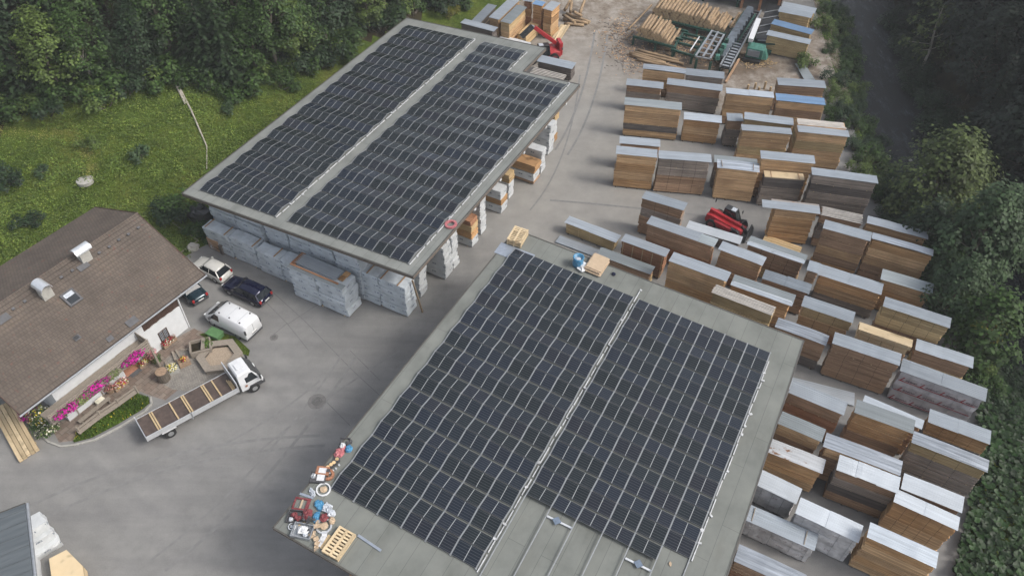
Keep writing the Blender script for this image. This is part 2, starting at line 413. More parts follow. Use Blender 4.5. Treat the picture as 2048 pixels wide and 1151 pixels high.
# ---------------------------------------------------------------- the two open timber sheds and their solar arrays
def membrane(name, c, bw, rh):
    m = N(name); tc = m.n('ShaderNodeTexCoord')
    sw = m.n('ShaderNodeMapping'); sw.inputs['Rotation'].default_value = (0, 0, R(90)); m.l(tc.outputs['Object'], sw.inputs[0])
    br = m.n('ShaderNodeTexBrick'); m.l(sw.outputs[0], br.inputs['Vector'])
    br.inputs['Scale'].default_value = 1; br.inputs['Brick Width'].default_value = bw; br.inputs['Row Height'].default_value = rh
    br.inputs['Mortar Size'].default_value = .018; br.inputs['Mortar Smooth'].default_value = .3; br.offset = .37; br.offset_frequency = 2
    br.inputs['Color1'].default_value = c+(1,); br.inputs['Color2'].default_value = tuple(x*.93 for x in c)+(1,)
    br.inputs['Mortar'].default_value = tuple(x*.62 for x in c)+(1,)
    a = m.noise(m.obj((1,1,1), False), .5, 5, .6)
    col = m.mix(1., br.outputs['Color'], m.ramp(a, [(.3, (.80,.805,.80)), (.5, (.98,.98,.98)), (.7, (1.10,1.09,1.08))]), 'MULTIPLY')
    st = m.noise(m.obj((.5,.14,1), False), 1., 5, .7)
    col = m.mix(1., col, m.ramp(st, [(.3, (.86,.85,.83)), (.48, (1,1,1)), (.7, (1.05,1.05,1.04))]), 'MULTIPLY')
    s = m.noise(m.obj((1,1,1), False), 60., 2)
    col = m.mix(1., col, m.ramp(s, [(.3, (.92,)*3), (.7, (1.06,)*3)]), 'MULTIPLY')
    return m.fin(col, .85, 0, .25)
M['roofA'] = membrane('light grey roof felt', (.215,.225,.212), 9., 1.1)
M['roofB'] = membrane('green grey roof felt', (.185,.195,.18), 7.3, 1.13)
M['fascia'] = plain('brown fascia board', (.13,.105,.085), .75, 0, .25, 3, (1,1,5))
M['trimmetal'] = plain('dark roof edge metal', (.10,.095,.085), .5, .3, .15, 2)
M['post'] = plain('timber post', (.25,.19,.13), .8, 0, .25, 3, (5,5,.6))

def cells():
    m = N('solar cells'); tc = m.n('ShaderNodeTexCoord'); sp = m.n('ShaderNodeSeparateXYZ'); m.l(tc.outputs['Object'], sp.inputs[0])
    oi = m.n('ShaderNodeObjectInfo')
    def line(coord, pitch, w):
        f = m.math('FRACT', m.math('ADD', m.math('DIVIDE', coord, pitch), 100.5))
        d = m.math('ABSOLUTE', m.math('SUBTRACT', f, .5)); return m.math('LESS_THAN', d, w/pitch/2)
    x, y = sp.outputs[0], sp.outputs[1]
    row = line(m.math('SUBTRACT', y, .085), .17, .016); col = line(x, .082, .006); mid = m.math('LESS_THAN', m.math('ABSOLUTE', x), .021)
    base = m.ramp(oi.outputs['Random'], [(0, (.008,.012,.0145)), (.35, (.009,.0138,.0185)), (.7, (.0095,.0145,.025)), (1, (.0115,.0135,.020))])
    c = m.mix(m.math('MULTIPLY', col, .35), base, (.05,.055,.06)); c = m.mix(m.math('MULTIPLY', row, .42), c, (.20,.215,.225)); c = m.mix(mid, c, (.34,.355,.36))
    return m.fin(c, .18, 0, .33)
M['cells'] = cells()
W_, P_ = 1.76, 2.2725
M['framegrey'] = plain('panel frame', (.16,.165,.17), .4, .5, .1, 4)
M['railfar'] = plain('weathered rail aluminium', (.22,.23,.235), .6, .2, .12, 5)
M['railalu'] = plain('rail aluminium', (.29,.305,.315), .55, .3, .12, 5)
RISE, RUN, Z0 = .20, 1.05, .07
pl = MB(); hw, hd = .845, .534
pl.box(-hw+.018, hw-.018, -hd+.018, hd-.018, .004, .034)
PANEL = pl.mesh('solar_panel', M['cells'])
fr = MB()
for a in ((-hw, hw, -hd, -hd+.018), (-hw, hw, hd-.018, hd), (-hw, -hw+.018, -hd+.018, hd-.018), (hw-.018, hw, -hd+.018, hd-.018)): fr.box(a[0], a[1], a[2], a[3], 0, .037)
FRAME = fr.mesh('panel_frame', M['framegrey'])
TILT = math.atan2(RISE, RUN)
def panel_matrix(base, x, k):
    i, away = divmod(k, 2)
    y = i*P_+.07 if not away else (i+1)*P_-.07-RUN
    return base @ Matrix.Translation((x, y+RUN/2, Z0+RISE/2)) @ Matrix.Rotation(-TILT if away else TILT, 4, 'X')
def panel(base, x, k, label, group):
    o = bpy.data.objects.new('solar_panel', PANEL); COL.objects.link(o); o.matrix_world = panel_matrix(base, x, k)
    f = bpy.data.objects.new('frame', FRAME); COL.objects.link(f); f.parent = o
    tag(o, label, 'solar panel', group)
def rail(base, x, k0, k1, y0, y1, label, group):
    """zigzag aluminium rail under a column joint, running on flat where no panels lie"""
    pts = []
    if y0 is not None: pts.append((y0, .05))
    for k in range(k0, k1+1):
        i, away = divmod(k, 2)
        if not away: pts += [(i*P_+.03, Z0+.005), (i*P_+.07+RUN, Z0+RISE+.012)]
        else: pts += [((i+1)*P_-.07-RUN, Z0+RISE+.012), ((i+1)*P_-.03, Z0+.005)]
    if y1 is not None: pts.append((y1, .05))
    mb = MB()
    for (ya, za), (yb, zb) in zip(pts, pts[1:]):
        if yb-ya > .02: mb.bar((0, ya, za), (0, yb, zb), .066, .04)
    for ya, za in pts[::2]: mb.cbox((0, ya, za), (.12, .08, .05))
    o = mb.build('mounting_rail', M['railalu' if base is MBm else 'railfar']); o.matrix_world = base @ Matrix.Translation((x, 0, 0))
    tag(o, label, 'rail', group)

# near roof (B)
gB, gA = .424, 1.418
for k in range(22):
    for c in range(6):
        panel(MBm, (c+.5)*W_, k, 'dark solar panel in the longer left-hand array of the near roof', 'solar panels in the left-hand array of the near roof')
for k in range(5, 22):
    for c in range(6, 12):
        if c == 11 and k == 5: continue
        panel(MBm, (c+.5)*W_+gB, k, 'dark solar panel in the shorter right-hand array of the near roof', 'solar panels in the right-hand array of the near roof')
for c in range(7):
    rail(MBm, c*W_, 0, 21, None, None, 'bright aluminium rail between panel columns in the left-hand array of the near roof', 'rails of the left-hand array on the near roof')
for c in range(6, 13):
    k0 = 5 if c < 12 else 6
    rail(MBm, c*W_+gB, k0, 21, -3.2, None, 'aluminium rail of the right-hand array, its bare end running over the unfinished near roof', 'rails of the right-hand array on the near roof')
# far roof (A): nearest rows one by one, the far mass as one
for k in range(5):
    for c in range(5): panel(MA, (c+.5)*W_, k, 'dark solar panel in the front rows of the left-hand array on the far roof', 'front panels in the left-hand array of the far roof')
    for c in range(5, 12): panel(MA, (c+.5)*W_+gA, k, 'dark solar panel in the front rows of the right-hand array on the far roof', 'front panels in the right-hand array of the far roof')
m4 = []
for q, c3 in enumerate([(.008,.012,.0145), (.009,.0138,.0185), (.0095,.0145,.025), (.0115,.0135,.020)]):
    mm = M['cells'].copy(); mm.name = 'solar cells %d' % q
    r_ = [n for n in mm.node_tree.nodes if n.type == 'VALTORGB'][0]
    for e in r_.color_ramp.elements: e.color = c3+(1,)
    m4.append(mm)
# the far panels keep their cell pattern through a UV layer in metres
def uvcells(mm):
    t = mm.node_tree; tc = [n for n in t.nodes if n.type == 'TEX_COORD'][0]; sp = [n for n in t.nodes if n.type == 'SEPXYZ'][0]
    t.links.new(tc.outputs['UV'], sp.inputs[0])
for mm in m4: uvcells(mm)
far = MB()
for k in range(5, 30):
    for c in range(12):
        if c >= 8 and k >= 26: continue
        T = panel_matrix(Matrix.Identity(4), (c+.5)*W_+(gA if c >= 5 else 0), k)
        far.box(-hw+.018, hw-.018, -hd+.018, hd-.018, .004, .034, rnd.choice((0,1,2,3,0,1)), T)
        for a in ((-hw, hw, -hd, -hd+.018), (-hw, hw, hd-.018, hd), (-hw, -hw+.018, -hd+.018, hd-.018), (hw-.018, hw, -hd+.018, hd-.018)):
            far.box(a[0], a[1], a[2], a[3], 0, .037, 4, T)
me = far.mesh('distant_solar_panels', m4+[M['framegrey']])
ul = me.uv_layers.new(name='cells')
loc = [(-hw+.018,-hd+.018),(hw-.018,-hd+.018),(hw-.018,hd-.018),(-hw+.018,hd-.018)]
for pi, p in enumerate(me.polygons):
    if pi % 30 == 1:
        for li, q in zip(p.loop_indices, loc): ul.data[li].uv = q
    else:
        for li in p.loop_indices: ul.data[li].uv = (.03, .02)
o = bpy.data.objects.new('distant_solar_panels', me); COL.objects.link(o); o.matrix_world = MA.copy()
tag(o, 'mass of dark solar panels covering the rear of the far shed roof', 'solar panels', 'solar panels on the far roof', 'stuff')
for c in range(6): rail(MA, c*W_, 0, 29, None, None, 'aluminium rail between panel columns in the left-hand array of the far roof', 'rails of the left-hand array on the far roof')
for c in range(5, 13): rail(MA, c*W_+gA, 0, 29 if c < 9 else 25, None, None, 'aluminium rail between panel columns in the right-hand array of the far roof', 'rails of the right-hand array on the far roof')
M['ductgrey'] = plain('weathered white duct', (.50,.51,.52), .6, 0, .25, 4)
# white cable ducts beside the right edge of each array
def duct(base, x, y0, y1, label, k=0):
    mb = MB(); y = y0; q = random.Random(int(x*100)+k)
    while y < y1:
        l = q.uniform(.5, 1.4); mb.cbox((q.uniform(-.03,.03), y+l/2, .05), (.07, l, .06)); y += l+q.uniform(.05,.25)
        if q.random() < .45: mb.cbox((q.uniform(-.12,.12), y, .07), (q.uniform(.12,.25), q.uniform(.08,.2), .09), rz=q.uniform(-1,1))
    o = mb.build('cable_duct', M['ductgrey']); o.matrix_world = base @ Matrix.Translation((x, 0, .02)); tag(o, label, 'cable duct')
duct(MBm, 6*W_+.16, -.1, 24.9, 'white cable run in the gap between the two arrays of the near roof')
duct(MBm, 12*W_+gB+.14, 6.8, 24.2, 'white cable run along the outer edge of the right-hand array on the near roof')
duct(MA, 5*W_+.16, 0, 34, 'white cable run beside the left-hand array of the far roof')
duct(MA, 12*W_+gA+.14, 0, 29.5, 'white cable run along the outer edge of the right-hand array of the far roof')
duct(MA, 8*W_+gA+.14, 29.7, 34, 'short white cable run where the far roof steps back', 3)

def shed(name, base, outline, label, mroof, posts, XB=1.0, thick=.34):
    """outline in roof coordinates; the roof is a slab, fascia and metal trim are its sub-parts"""
    t = empty(name, (0,0,0), 0, label, 'shed')
    r = MB().prism([(x, y) for x, y in outline], -.06, 0).build('roof', mroof, t); r.matrix_world = base
    n = len(outline); fa_ = MB(); tr = MB(); so = MB()
    cx = sum(p[0] for p in outline)/n; cy = sum(p[1] for p in outline)/n
    for i in range(n):
        a = Vector(outline[i]); b = Vector(outline[(i+1)%n]); d = (b-a).normalized(); nn = Vector((d.y, -d.x))
        a2 = a-nn*.05; b2 = b-nn*.05
        fa_.bar((a2.x, a2.y, -.2), (b2.x, b2.y, -.2), .06, thick-.06)
        tr.bar((a.x-nn.x*.03, a.y-nn.y*.03, .015), (b.x-nn.x*.03, b.y-nn.y*.03, .015), .10, .03)
    f = fa_.build('fascia', M['fascia'], r); g = tr.build('edge_trim', M['trimmetal'], r)
    so.prism([(cx+(x-cx)*.985, cy+(y-cy)*.985) for x, y in outline], -.30, -.07)
    so.build('soffit', M['darkwood'], r)
    for x, y in posts:
        p = base @ Vector((x, y, -.3))
        MB().box(-.16,.16,-.16,.16,0,p.z).build('post', M['post'], t, (p.x, p.y, 0), R(-27.4))
    ys = sorted(set(p[1] for p in posts)); xs = [p[0] for p in posts]
    for y in ys:
        xx = [p[0] for p in posts if p[1] == y]
        a = base @ Vector((min(xx)-.4, y, -.52)); b = base @ Vector((max(xx)+XB, y, -.52))
        MB().bar(a, b, .2, .42).build('roof_beam', M['post'], t)
        if XB > 2: MB().cbox(b+Vector((0,0,-.02)), (.35,.3,.62), 0, R(-27.4)).build('beam_end_cap', M['white'], t)
    return t
outA = [(-1.25,-1.0),(23.67,-1.0),(23.67,30.2),(17.1,30.2),(17.1,35.66),(-1.3,35.66)]
postsA = [(x, y) for y in (4.4,9.0,13.6,18.2,22.8,27.4) for x in (-.4, 7., 13.5, 19.6)]
shed('open_timber_shed', MA, outA, 'large open-sided timber shed with notched flat roof covered in solar panels, wrapped packs stacked below', M['roofA'], postsA, 3.7)
outB = [(-1.51,-3.75),(24.1,-3.75),(23.5,27.5),(-.75,27.1),(-1.12,25.6)]
postsB = [(x, y) for y in (.5,6,12,18,24.5) for x in (1.2, 8, 15, 22)]
shed('flat_roofed_shed', MBm, outB, 'nearest shed with green-grey felt roof and half-finished solar arrays, tools lying on it', M['roofB'], postsB)

# leaning post by the near right corner of the far shed
a = G(845, 624, 0); b = G(824.5, 560, 3.9); o = MB().bar((0,0,0), b-a, .13, .13).build('slanting_post', M['post'], None, a); tag(o, 'slanting timber post among the wrapped packs at the near right corner of the far shed', 'post')
# ---------------------------------------------------------------- timber stacks
def wrapmat(name, c, mark, mw=.5, pitch=1.25, dirt=.75):
    m = N(name); tc = m.n('ShaderNodeTexCoord'); sp = m.n('ShaderNodeSeparateXYZ'); m.l(tc.outputs['Object'], sp.inputs[0])
    a = m.noise(m.obj((1,1,1)), 1.3, 5, .6); b = m.noise(m.obj((1,1,2.5)), 5., 4, .7)
    col = m.ramp(a, [(.3, tuple(x*dirt for x in c)), (.6, c), (.8, tuple(min(1, x*1.12) for x in c))])
    fx = m.math('FRACT', m.math('ADD', m.math('DIVIDE', m.math('ADD', sp.outputs[0], sp.outputs[1]), pitch), 20.2))
    inx = m.math('LESS_THAN', fx, mw/pitch); fz = m.math('COMPARE', sp.outputs[2], .52, .085)
    let = m.math('GREATER_THAN', m.noise(m.obj((16, 16, 5), False), 1, 1), .47)
    k = m.math('MULTIPLY', m.math('MULTIPLY', inx, fz), let)
    col = m.mix(m.math('MULTIPLY', k, .85), col, mark)
    m.bump(b, .8, .06)
    return m.fin(col, .38, 0, .4)
M['wrap'] = wrapmat('pale blue grey packing foil', (.60,.655,.70), (.13,.17,.26))
M['wrapw'] = wrapmat('white packing foil', (.58,.60,.61), (.12,.15,.2), .4, 1.1, .85)
M['wrapr'] = wrapmat('dirty white packing foil', (.50,.49,.51), (.36,.33,.35), .1, 2.)
M['wrapp'] = wrapmat('grey white packing foil', (.60,.60,.61), (.38,.34,.36), .5, 1.4, .7)
M['slat'] = plain('pale spacer sticks', (.50,.47,.43), .8, 0, .35, 2, (.5,8,8))
M['inkred'] = plain('red print', (.30,.035,.045), .6)
M['inkdark'] = plain('dark print', (.12,.06,.08), .6)
M['strap'] = plain('wooden strip', (.36,.22,.11), .8)
WOODS = dict(tan='w_tan', orange='w_orange', brown='w_brown', red='w_red', grey='w_grey', dark='w_dark', yellow='w_yellow', fresh='w_fresh', olive='w_olive')

def courses(mb, x0, x1, y0, y1, z0, z1, segs=1, mi=0, q=rnd):
    z = z0; n = max(2, round((z1-z0)/.15)); dz = (z1-z0)/n
    for i in range(n):
        dx0, dx1, dy0, dy1 = (q.uniform(-.055,.05), q.uniform(-.05,.055), q.uniform(-.022,.016), q.uniform(-.01,.02))
        w = (x1-x0)/segs
        for s in range(segs):
            a = x0+s*w+(dx0 if s == 0 else .014); b = x0+(s+1)*w+(dx1 if s == segs-1 else -.014)
            mb.box(a, b, y0+dy0, y1+dy1, z+.015, z+dz-.015+(.015 if i == n-1 else 0), mi)
        z += dz
    mb.box(x0+.06, x1-.06, y0+.04, y1-.04, z0+.004, z1-.01, mi+1)

def sheetmesh(mb, x0, x1, y0, y1, z, seed=0, amp=.016, crease=0., tilt=0., sag=0., mi=0, t=.012):
    q = random.Random(seed); ny = max(4, int((y1-y0)/.085)); nx = max(4, int((x1-x0)/.55))
    cr = [q.uniform(-1, 1) for _ in range(ny+1)]; en = [q.uniform(-1, 1) for _ in range(nx+1)]
    top = []
    for i in range(nx+1):
        for j in range(ny+1):
            u, v = i/nx, j/ny
            zz = z+(amp if (j//1) % 2 else 0)+crease*cr[j]*(.6+.4*math.sin(u*5+cr[j]*3))+tilt*(v-.5)-sag*(2*u-1)**2+.01*en[i]
            top.append((x0+(x1-x0)*u, y0+(y1-y0)*v, zz))
    n = len(top); vs = top+[(a, b, c-t) for a, b, c in top]; fs = []
    w = ny+1
    for i in range(nx):
        for j in range(ny):
            k = i*w+j; fs += [(k, k+w, k+w+1, k+1), (n+k, n+k+1, n+k+w+1, n+k+w)]
    for i in range(nx):
        a = i*w; b = i*w+ny; fs += [(a, n+a, n+a+w, a+w), (b, b+w, n+b+w, n+b)]
    for j in range(ny):
        a = j; b = nx*w+j; fs += [(a, a+1, n+a+1, n+a), (b, n+b, n+b+1, b+1)]
    mb.add(vs, fs, mi)

def puffy(L, D, h, seed, amp=.03, nseg=.24):
    """a foil wrapped pack: box with bulges and creases"""
    q = random.Random(seed); nx, ny, nz_ = max(3, int(L/nseg)), max(3, int(D/.33)), max(3, int(h/.28))
    bm = bmesh.new(); pts = {}
    ph = [q.uniform(0, 6) for _ in range(6)]
    def V(i, j, k):
        if (i, j, k) in pts: return pts[(i, j, k)]
        x, y, z = L*i/nx, D*j/ny, h*k/nz_
        d = lambda: amp*(math.sin(x*2.3+ph[0]+z*3)+math.sin(z*5+ph[1]+y*4)+q.uniform(-.8,.8))*.6
        if i in (0, nx): x += d()*1.3
        if j in (0, ny): y += d()
        if k == nz_: z += .4*d()
        ex = (i in (0, nx))+(j in (0, ny))+(k == nz_)
        if ex >= 2:
            c = Vector((L/2, D/2, h/2)); s = .022
            x -= math.copysign(s, x-c.x)*(i in (0, nx)); y -= math.copysign(s, y-c.y)*(j in (0, ny)); z -= s*.6*(k == nz_)
        pts[(i, j, k)] = bm.verts.new((x, y, z)); return pts[(i, j, k)]
    for i in range(nx):
        for k in range(nz_):
            bm.faces.new((V(i,0,k), V(i+1,0,k), V(i+1,0,k+1), V(i,0,k+1))); bm.faces.new((V(i,ny,k), V(i,ny,k+1), V(i+1,ny,k+1), V(i+1,ny,k)))
        for j in range(ny):
            bm.faces.new((V(i,j,nz_), V(i+1,j,nz_), V(i+1,j+1,nz_), V(i,j+1,nz_))); bm.faces.new((V(i,j,0), V(i,j+1,0), V(i+1,j+1,0), V(i+1,j,0)))
    for j in range(ny):
        for k in range(nz_):
            bm.faces.new((V(0,j,k), V(0,j,k+1), V(0,j+1,k+1), V(0,j+1,k))); bm.faces.new((V(nx,j,k), V(nx,j+1,k), V(nx,j+1,k+1), V(nx,j,k+1)))
    me = bpy.data.meshes.new('pack'); bm.to_mesh(me); bm.free()
    return me
def putmesh(name, me, mat, parent, loc=(0,0,0), rz=0):
    if mat and not me.materials: me.materials.append(mat)
    o = bpy.data.objects.new(name, me); COL.objects.link(o); o.parent = parent; o.location = loc; o.rotation_euler = (0,0,rz); return o
def lettering(text, size, mat, parent, M4, name='lettering', shear=.25, depth=.004, bold=0):
    cu = bpy.data.curves.new('t', 'FONT'); cu.body = text; cu.size = size; cu.shear = shear; cu.extrude = depth; cu.align_x = 'LEFT'; cu.offset = bold
    o = bpy.data.objects.new('t', cu); COL.objects.link(o)
    dg = bpy.context.evaluated_depsgraph_get(); me = bpy.data.meshes.new_from_object(o.evaluated_get(dg))
    bpy.data.objects.remove(o); bpy.data.curves.remove(cu)
    me.materials.clear(); me.materials.append(mat)
    n = bpy.data.objects.new(name, me); COL.objects.link(n); n.parent = parent; n.matrix_local = M4; return n

def stack(x, y, ang, L, D, h, n, mats, cover, extra, label, idx):
    q = random.Random(idx*7+3)
    flat = mats == 'sheets'
    t = empty('sheet_pile' if flat else 'timber_stack', (x, y, 0), R(ang), label, 'sheet metal pile' if flat else 'timber stack',
              None if flat else 'stacks of sawn timber in the yard')
    if flat:
        for k in range(3):
            mb = MB(); d = q.uniform(-.06,.06); sheetmesh(mb, d, L+d, q.uniform(0,.1), D-q.uniform(0,.1), .06+.05*k, idx*5+k, .012)
            mb.build('sheet', M['c_bright' if idx % 2 else 'c_grey'], t)
        for b0 in (.3, L-.4): MB().box(b0,b0+.1,.05,D-.05,.003,.045).build('bearer', M['stick'], t)
        return
    ml = mats.split(',')
    x0, x1 = q.uniform(.08,.22), L-q.uniform(.08,.22); y0, y1 = q.uniform(.05,.1), D-q.uniform(.04,.1)
    if extra == 'over': x0, x1 = 1.25, L-.35
    if cover == 'beams':
        for k in range(3):
            MB().box(0, L, k*D/3, (k+1)*D/3-.04, .12, .5).build('beam', [M['w_yellow']], t)
        for b0 in (.4, L-.5): MB().box(b0,b0+.1,0,D,.003,.115).build('bearer', M['stick'], t)
        return
    top = h-(.15 if cover == 'silver' else .09)
    if cover == 'boards': top = h-.5
    if cover == 'yellowtop': top = h-.1
    nb = 4
    for k in range(nb):
        bx = x0+.2+(x1-x0-.5)*k/(nb-1); MB().box(bx, bx+.12, y0, y1, .003, .118).build('bearer', M['w_dark'], t)
    segs = int(extra[1:])+1 if extra.startswith('v') else 1
    hp = (top-.12)/n
    wrapped = ml[0] in ('wrapped', 'wrapred')
    for k in range(n):            # bottom to top
        z = .12+k*hp; mk = ml[min(n-1-k, len(ml)-1)]
        if wrapped:
            me = puffy(x1-x0, y1-y0, hp-.03, idx*31+k, .055)
            p = putmesh('pack', me, M['wrapr' if mk == 'wrapred' else 'wrapp'], t, (x0, y0, z))
            for f in (.13, .42, .72, .93):
                bx = (x1-x0)*f; MB().box(bx, bx+.03, -.045, -.03, .02, hp-.05).build('strap', M['steel'], p)
            if mk == 'wrapred':
                RX = Matrix.Rotation(R(90), 4, 'X')
                for j in range(4):
                    px = .12+j*1.48+(.2 if k % 2 else 0)
                    if px > x1-x0-1.3: continue
                    lettering('L', .62, M['inkred'], p, Matrix.Translation((px, -.075, .16)) @ RX, shear=.5, bold=.012)
                    lettering('eseno', .36, M['inkdark'], p, Matrix.Translation((px+.42, -.075, .26)) @ RX, shear=.35)
                ln = MB(); ln.bar((.1,-.07,.14), (x1-x0-.2,-.07,.17), .02, .045); ln.build('printed_line', M['inkred'], p)
            continue
        wm = M[WOODS[mk]]
        dx, dy = q.uniform(-.05,.05), q.uniform(-.03,.03)
        mb = MB(); courses(mb, x0+dx, x1+dx, y0+dy, y1+dy, z+.045, z+hp, segs, 0, q)
        for f in (.08, .36, .64, .9):
            bx = x0+(x1-x0)*f; mb.box(bx, bx+.09, y0+.01, y1-.01, z, z+.044, 2)
        mb.build('board_pack', [wm, M['gap'], M['stick']], t)
    if extra in ('p4',):
        m_ = int(extra[1:])
        for k in range(m_+1):
            bx = x0+.15+(x1-x0-.3)*k/m_
            MB().box(bx, bx+.05, y0-.07, y0-.035, .3, h-.12).build('upright', M['stick'], t)
    if extra == 'props':
        for k in range(3): MB().bar((x1+.12, y0+.3*k, 0), (x1+.08, y0+.2*k+.1, h-.5-.3*k), .07, .07).build('upright', M['w_fresh'], t)
    cm = dict(silver='c_silver', bright='c_bright', grey='c_grey', dull='c_dull', blue='c_blue', dark='c_dark', white='c_white', rust='c_rust', edge='c_bright', patch='c_bright', ridge='c_dull', half='c_bright')
    tilt = q.uniform(-.10, .10)
    if cover in cm:
        mb = MB(); ns = 1 if cover in ('silver', 'blue', 'dull') else q.choice((1,1,2)); 
        if label.endswith('wrapped stacks'): ns = 3
        ya = 0 if cover != 'half' else -.02; yb = D if cover != 'half' else D*.5
        if cover == 'edge': yb = D*.78
        for s in range(ns):
            a, b = L*s/ns-(.08 if s else 0), L*(s+1)/ns
            last = cover == 'patch'
            sheetmesh(mb, a, b if not last else L*.78, ya+q.uniform(-.03,.03), yb+q.uniform(-.03,.03), h+.013*(s % 2), idx*11+s,
                      .016 if cover != 'silver' else .01, .035 if cover == 'silver' else .004, tilt, .05 if cover == 'silver' else q.uniform(0,.02))
        c = mb.build('cover_sheet', M[cm[cover]], t, rz=q.uniform(-.009,.009))
        if cover == 'patch':
            mb = MB(); sheetmesh(mb, L*.76, L, .02, D-.02, h+.02, idx, .014, .004, tilt); mb.build('cover_sheet', M['c_dull'], t)
        if cover == 'edge':
            mb = MB(); sheetmesh(mb, .9, L, D*.74, D+.02, h-.02, idx, .014, .004, 0); mb.build('cover_sheet', M['c_brownedge'], t)['label'] = 'rust brown strip of cover sheet'
        if cover == 'ridge':
            mb = MB(); mb.bar((.15, D*.20, h+.06), (L-.15, D*.20, h+.06), .12, .09); mb.build('ridge_strip', M['c_white'], t)
            mb = MB(); sheetmesh(mb, .02, L-.02, -.12, D*.18, h+.03, idx, .012, .006, .10); mb.build('cover_sheet', M['c_bright'], t)
        if cover == 'half':
            s = MB()
            for k in range(8):
                yy = D*.52+k*D*.06; s.box(q.uniform(0,.15), L-q.uniform(.05,.4), yy, yy+D*.038, h+.01-.012*k*k*.2, h+.05-.012*k*k*.2)
            s.build('slat', M['slat'], t)
        if q.random() < .06 and cover not in ('ridge', 'half'):     # what weighs the sheet down
            wm = M['fence']
            for f in (.12, .85): MB().bar((L*f, .15, h+.05), (L*f+q.uniform(-.1,.1), D-.15, h+.05), .06, .05).build('batten', wm, t)
    elif cover == 'slats':
        ns = 8; MB().box(x0, x1, y0, y1, h-.045, h-.035).build('gap_shade_slab', M['gap'], t)  # near-black slab under the sticks paints the shade in their gaps
        for k in range(ns):
            yy = .02+k*(D-.08)/ns; e = q.uniform(-.02,.02)
            MB().add([(q.uniform(-.1,.2),yy,h-.03),(L-q.uniform(-.05,.3),yy+e,h-.03),(L-.1,yy+.075+e,h-.03),(.05,yy+.075,h-.03),(q.uniform(-.1,.2),yy,h+.02),(L-q.uniform(-.05,.3),yy+e,h+.03),(L-.1,yy+.075+e,h+.03),(.05,yy+.075,h+.02)], [(0,3,2,1),(4,5,6,7),(0,1,5,4),(1,2,6,5),(2,3,7,6),(3,0,4,7)]).build('slat', M['slat'], t)
    elif cover == 'yellowtop':
        mb = MB()
        for k in range(7): mb.box(x0+q.uniform(-.03,.03), x1, y0+k*(y1-y0)/7, y0+(k+1)*(y1-y0)/7-.012, h-.09, h)
        mb.build('board_layer', M['w_fresh'], t)
        for f in (.16, .86): MB().box(x0+(x1-x0)*f, x0+(x1-x0)*f+.09, y0-.02, y1+.02, h+.002, h+.04).build('strap', M['w_brown'], t)
    elif cover == 'boards':
        mb = MB()
        for k in range(4): mb.box(q.uniform(-.05,.05), L, -.06+k*D/4, -.06+(k+1)*D/4-.02, h-.44, h-.02*k, 0)
        mb.build('board_pack', [M['w_fresh']], t)
        for k in range(5): MB().box(.15+k*(L-.4)/4, .2+k*(L-.4)/4, -.12, -.08, h-1.0, h-.05).build('upright', M['w_fresh'], t)
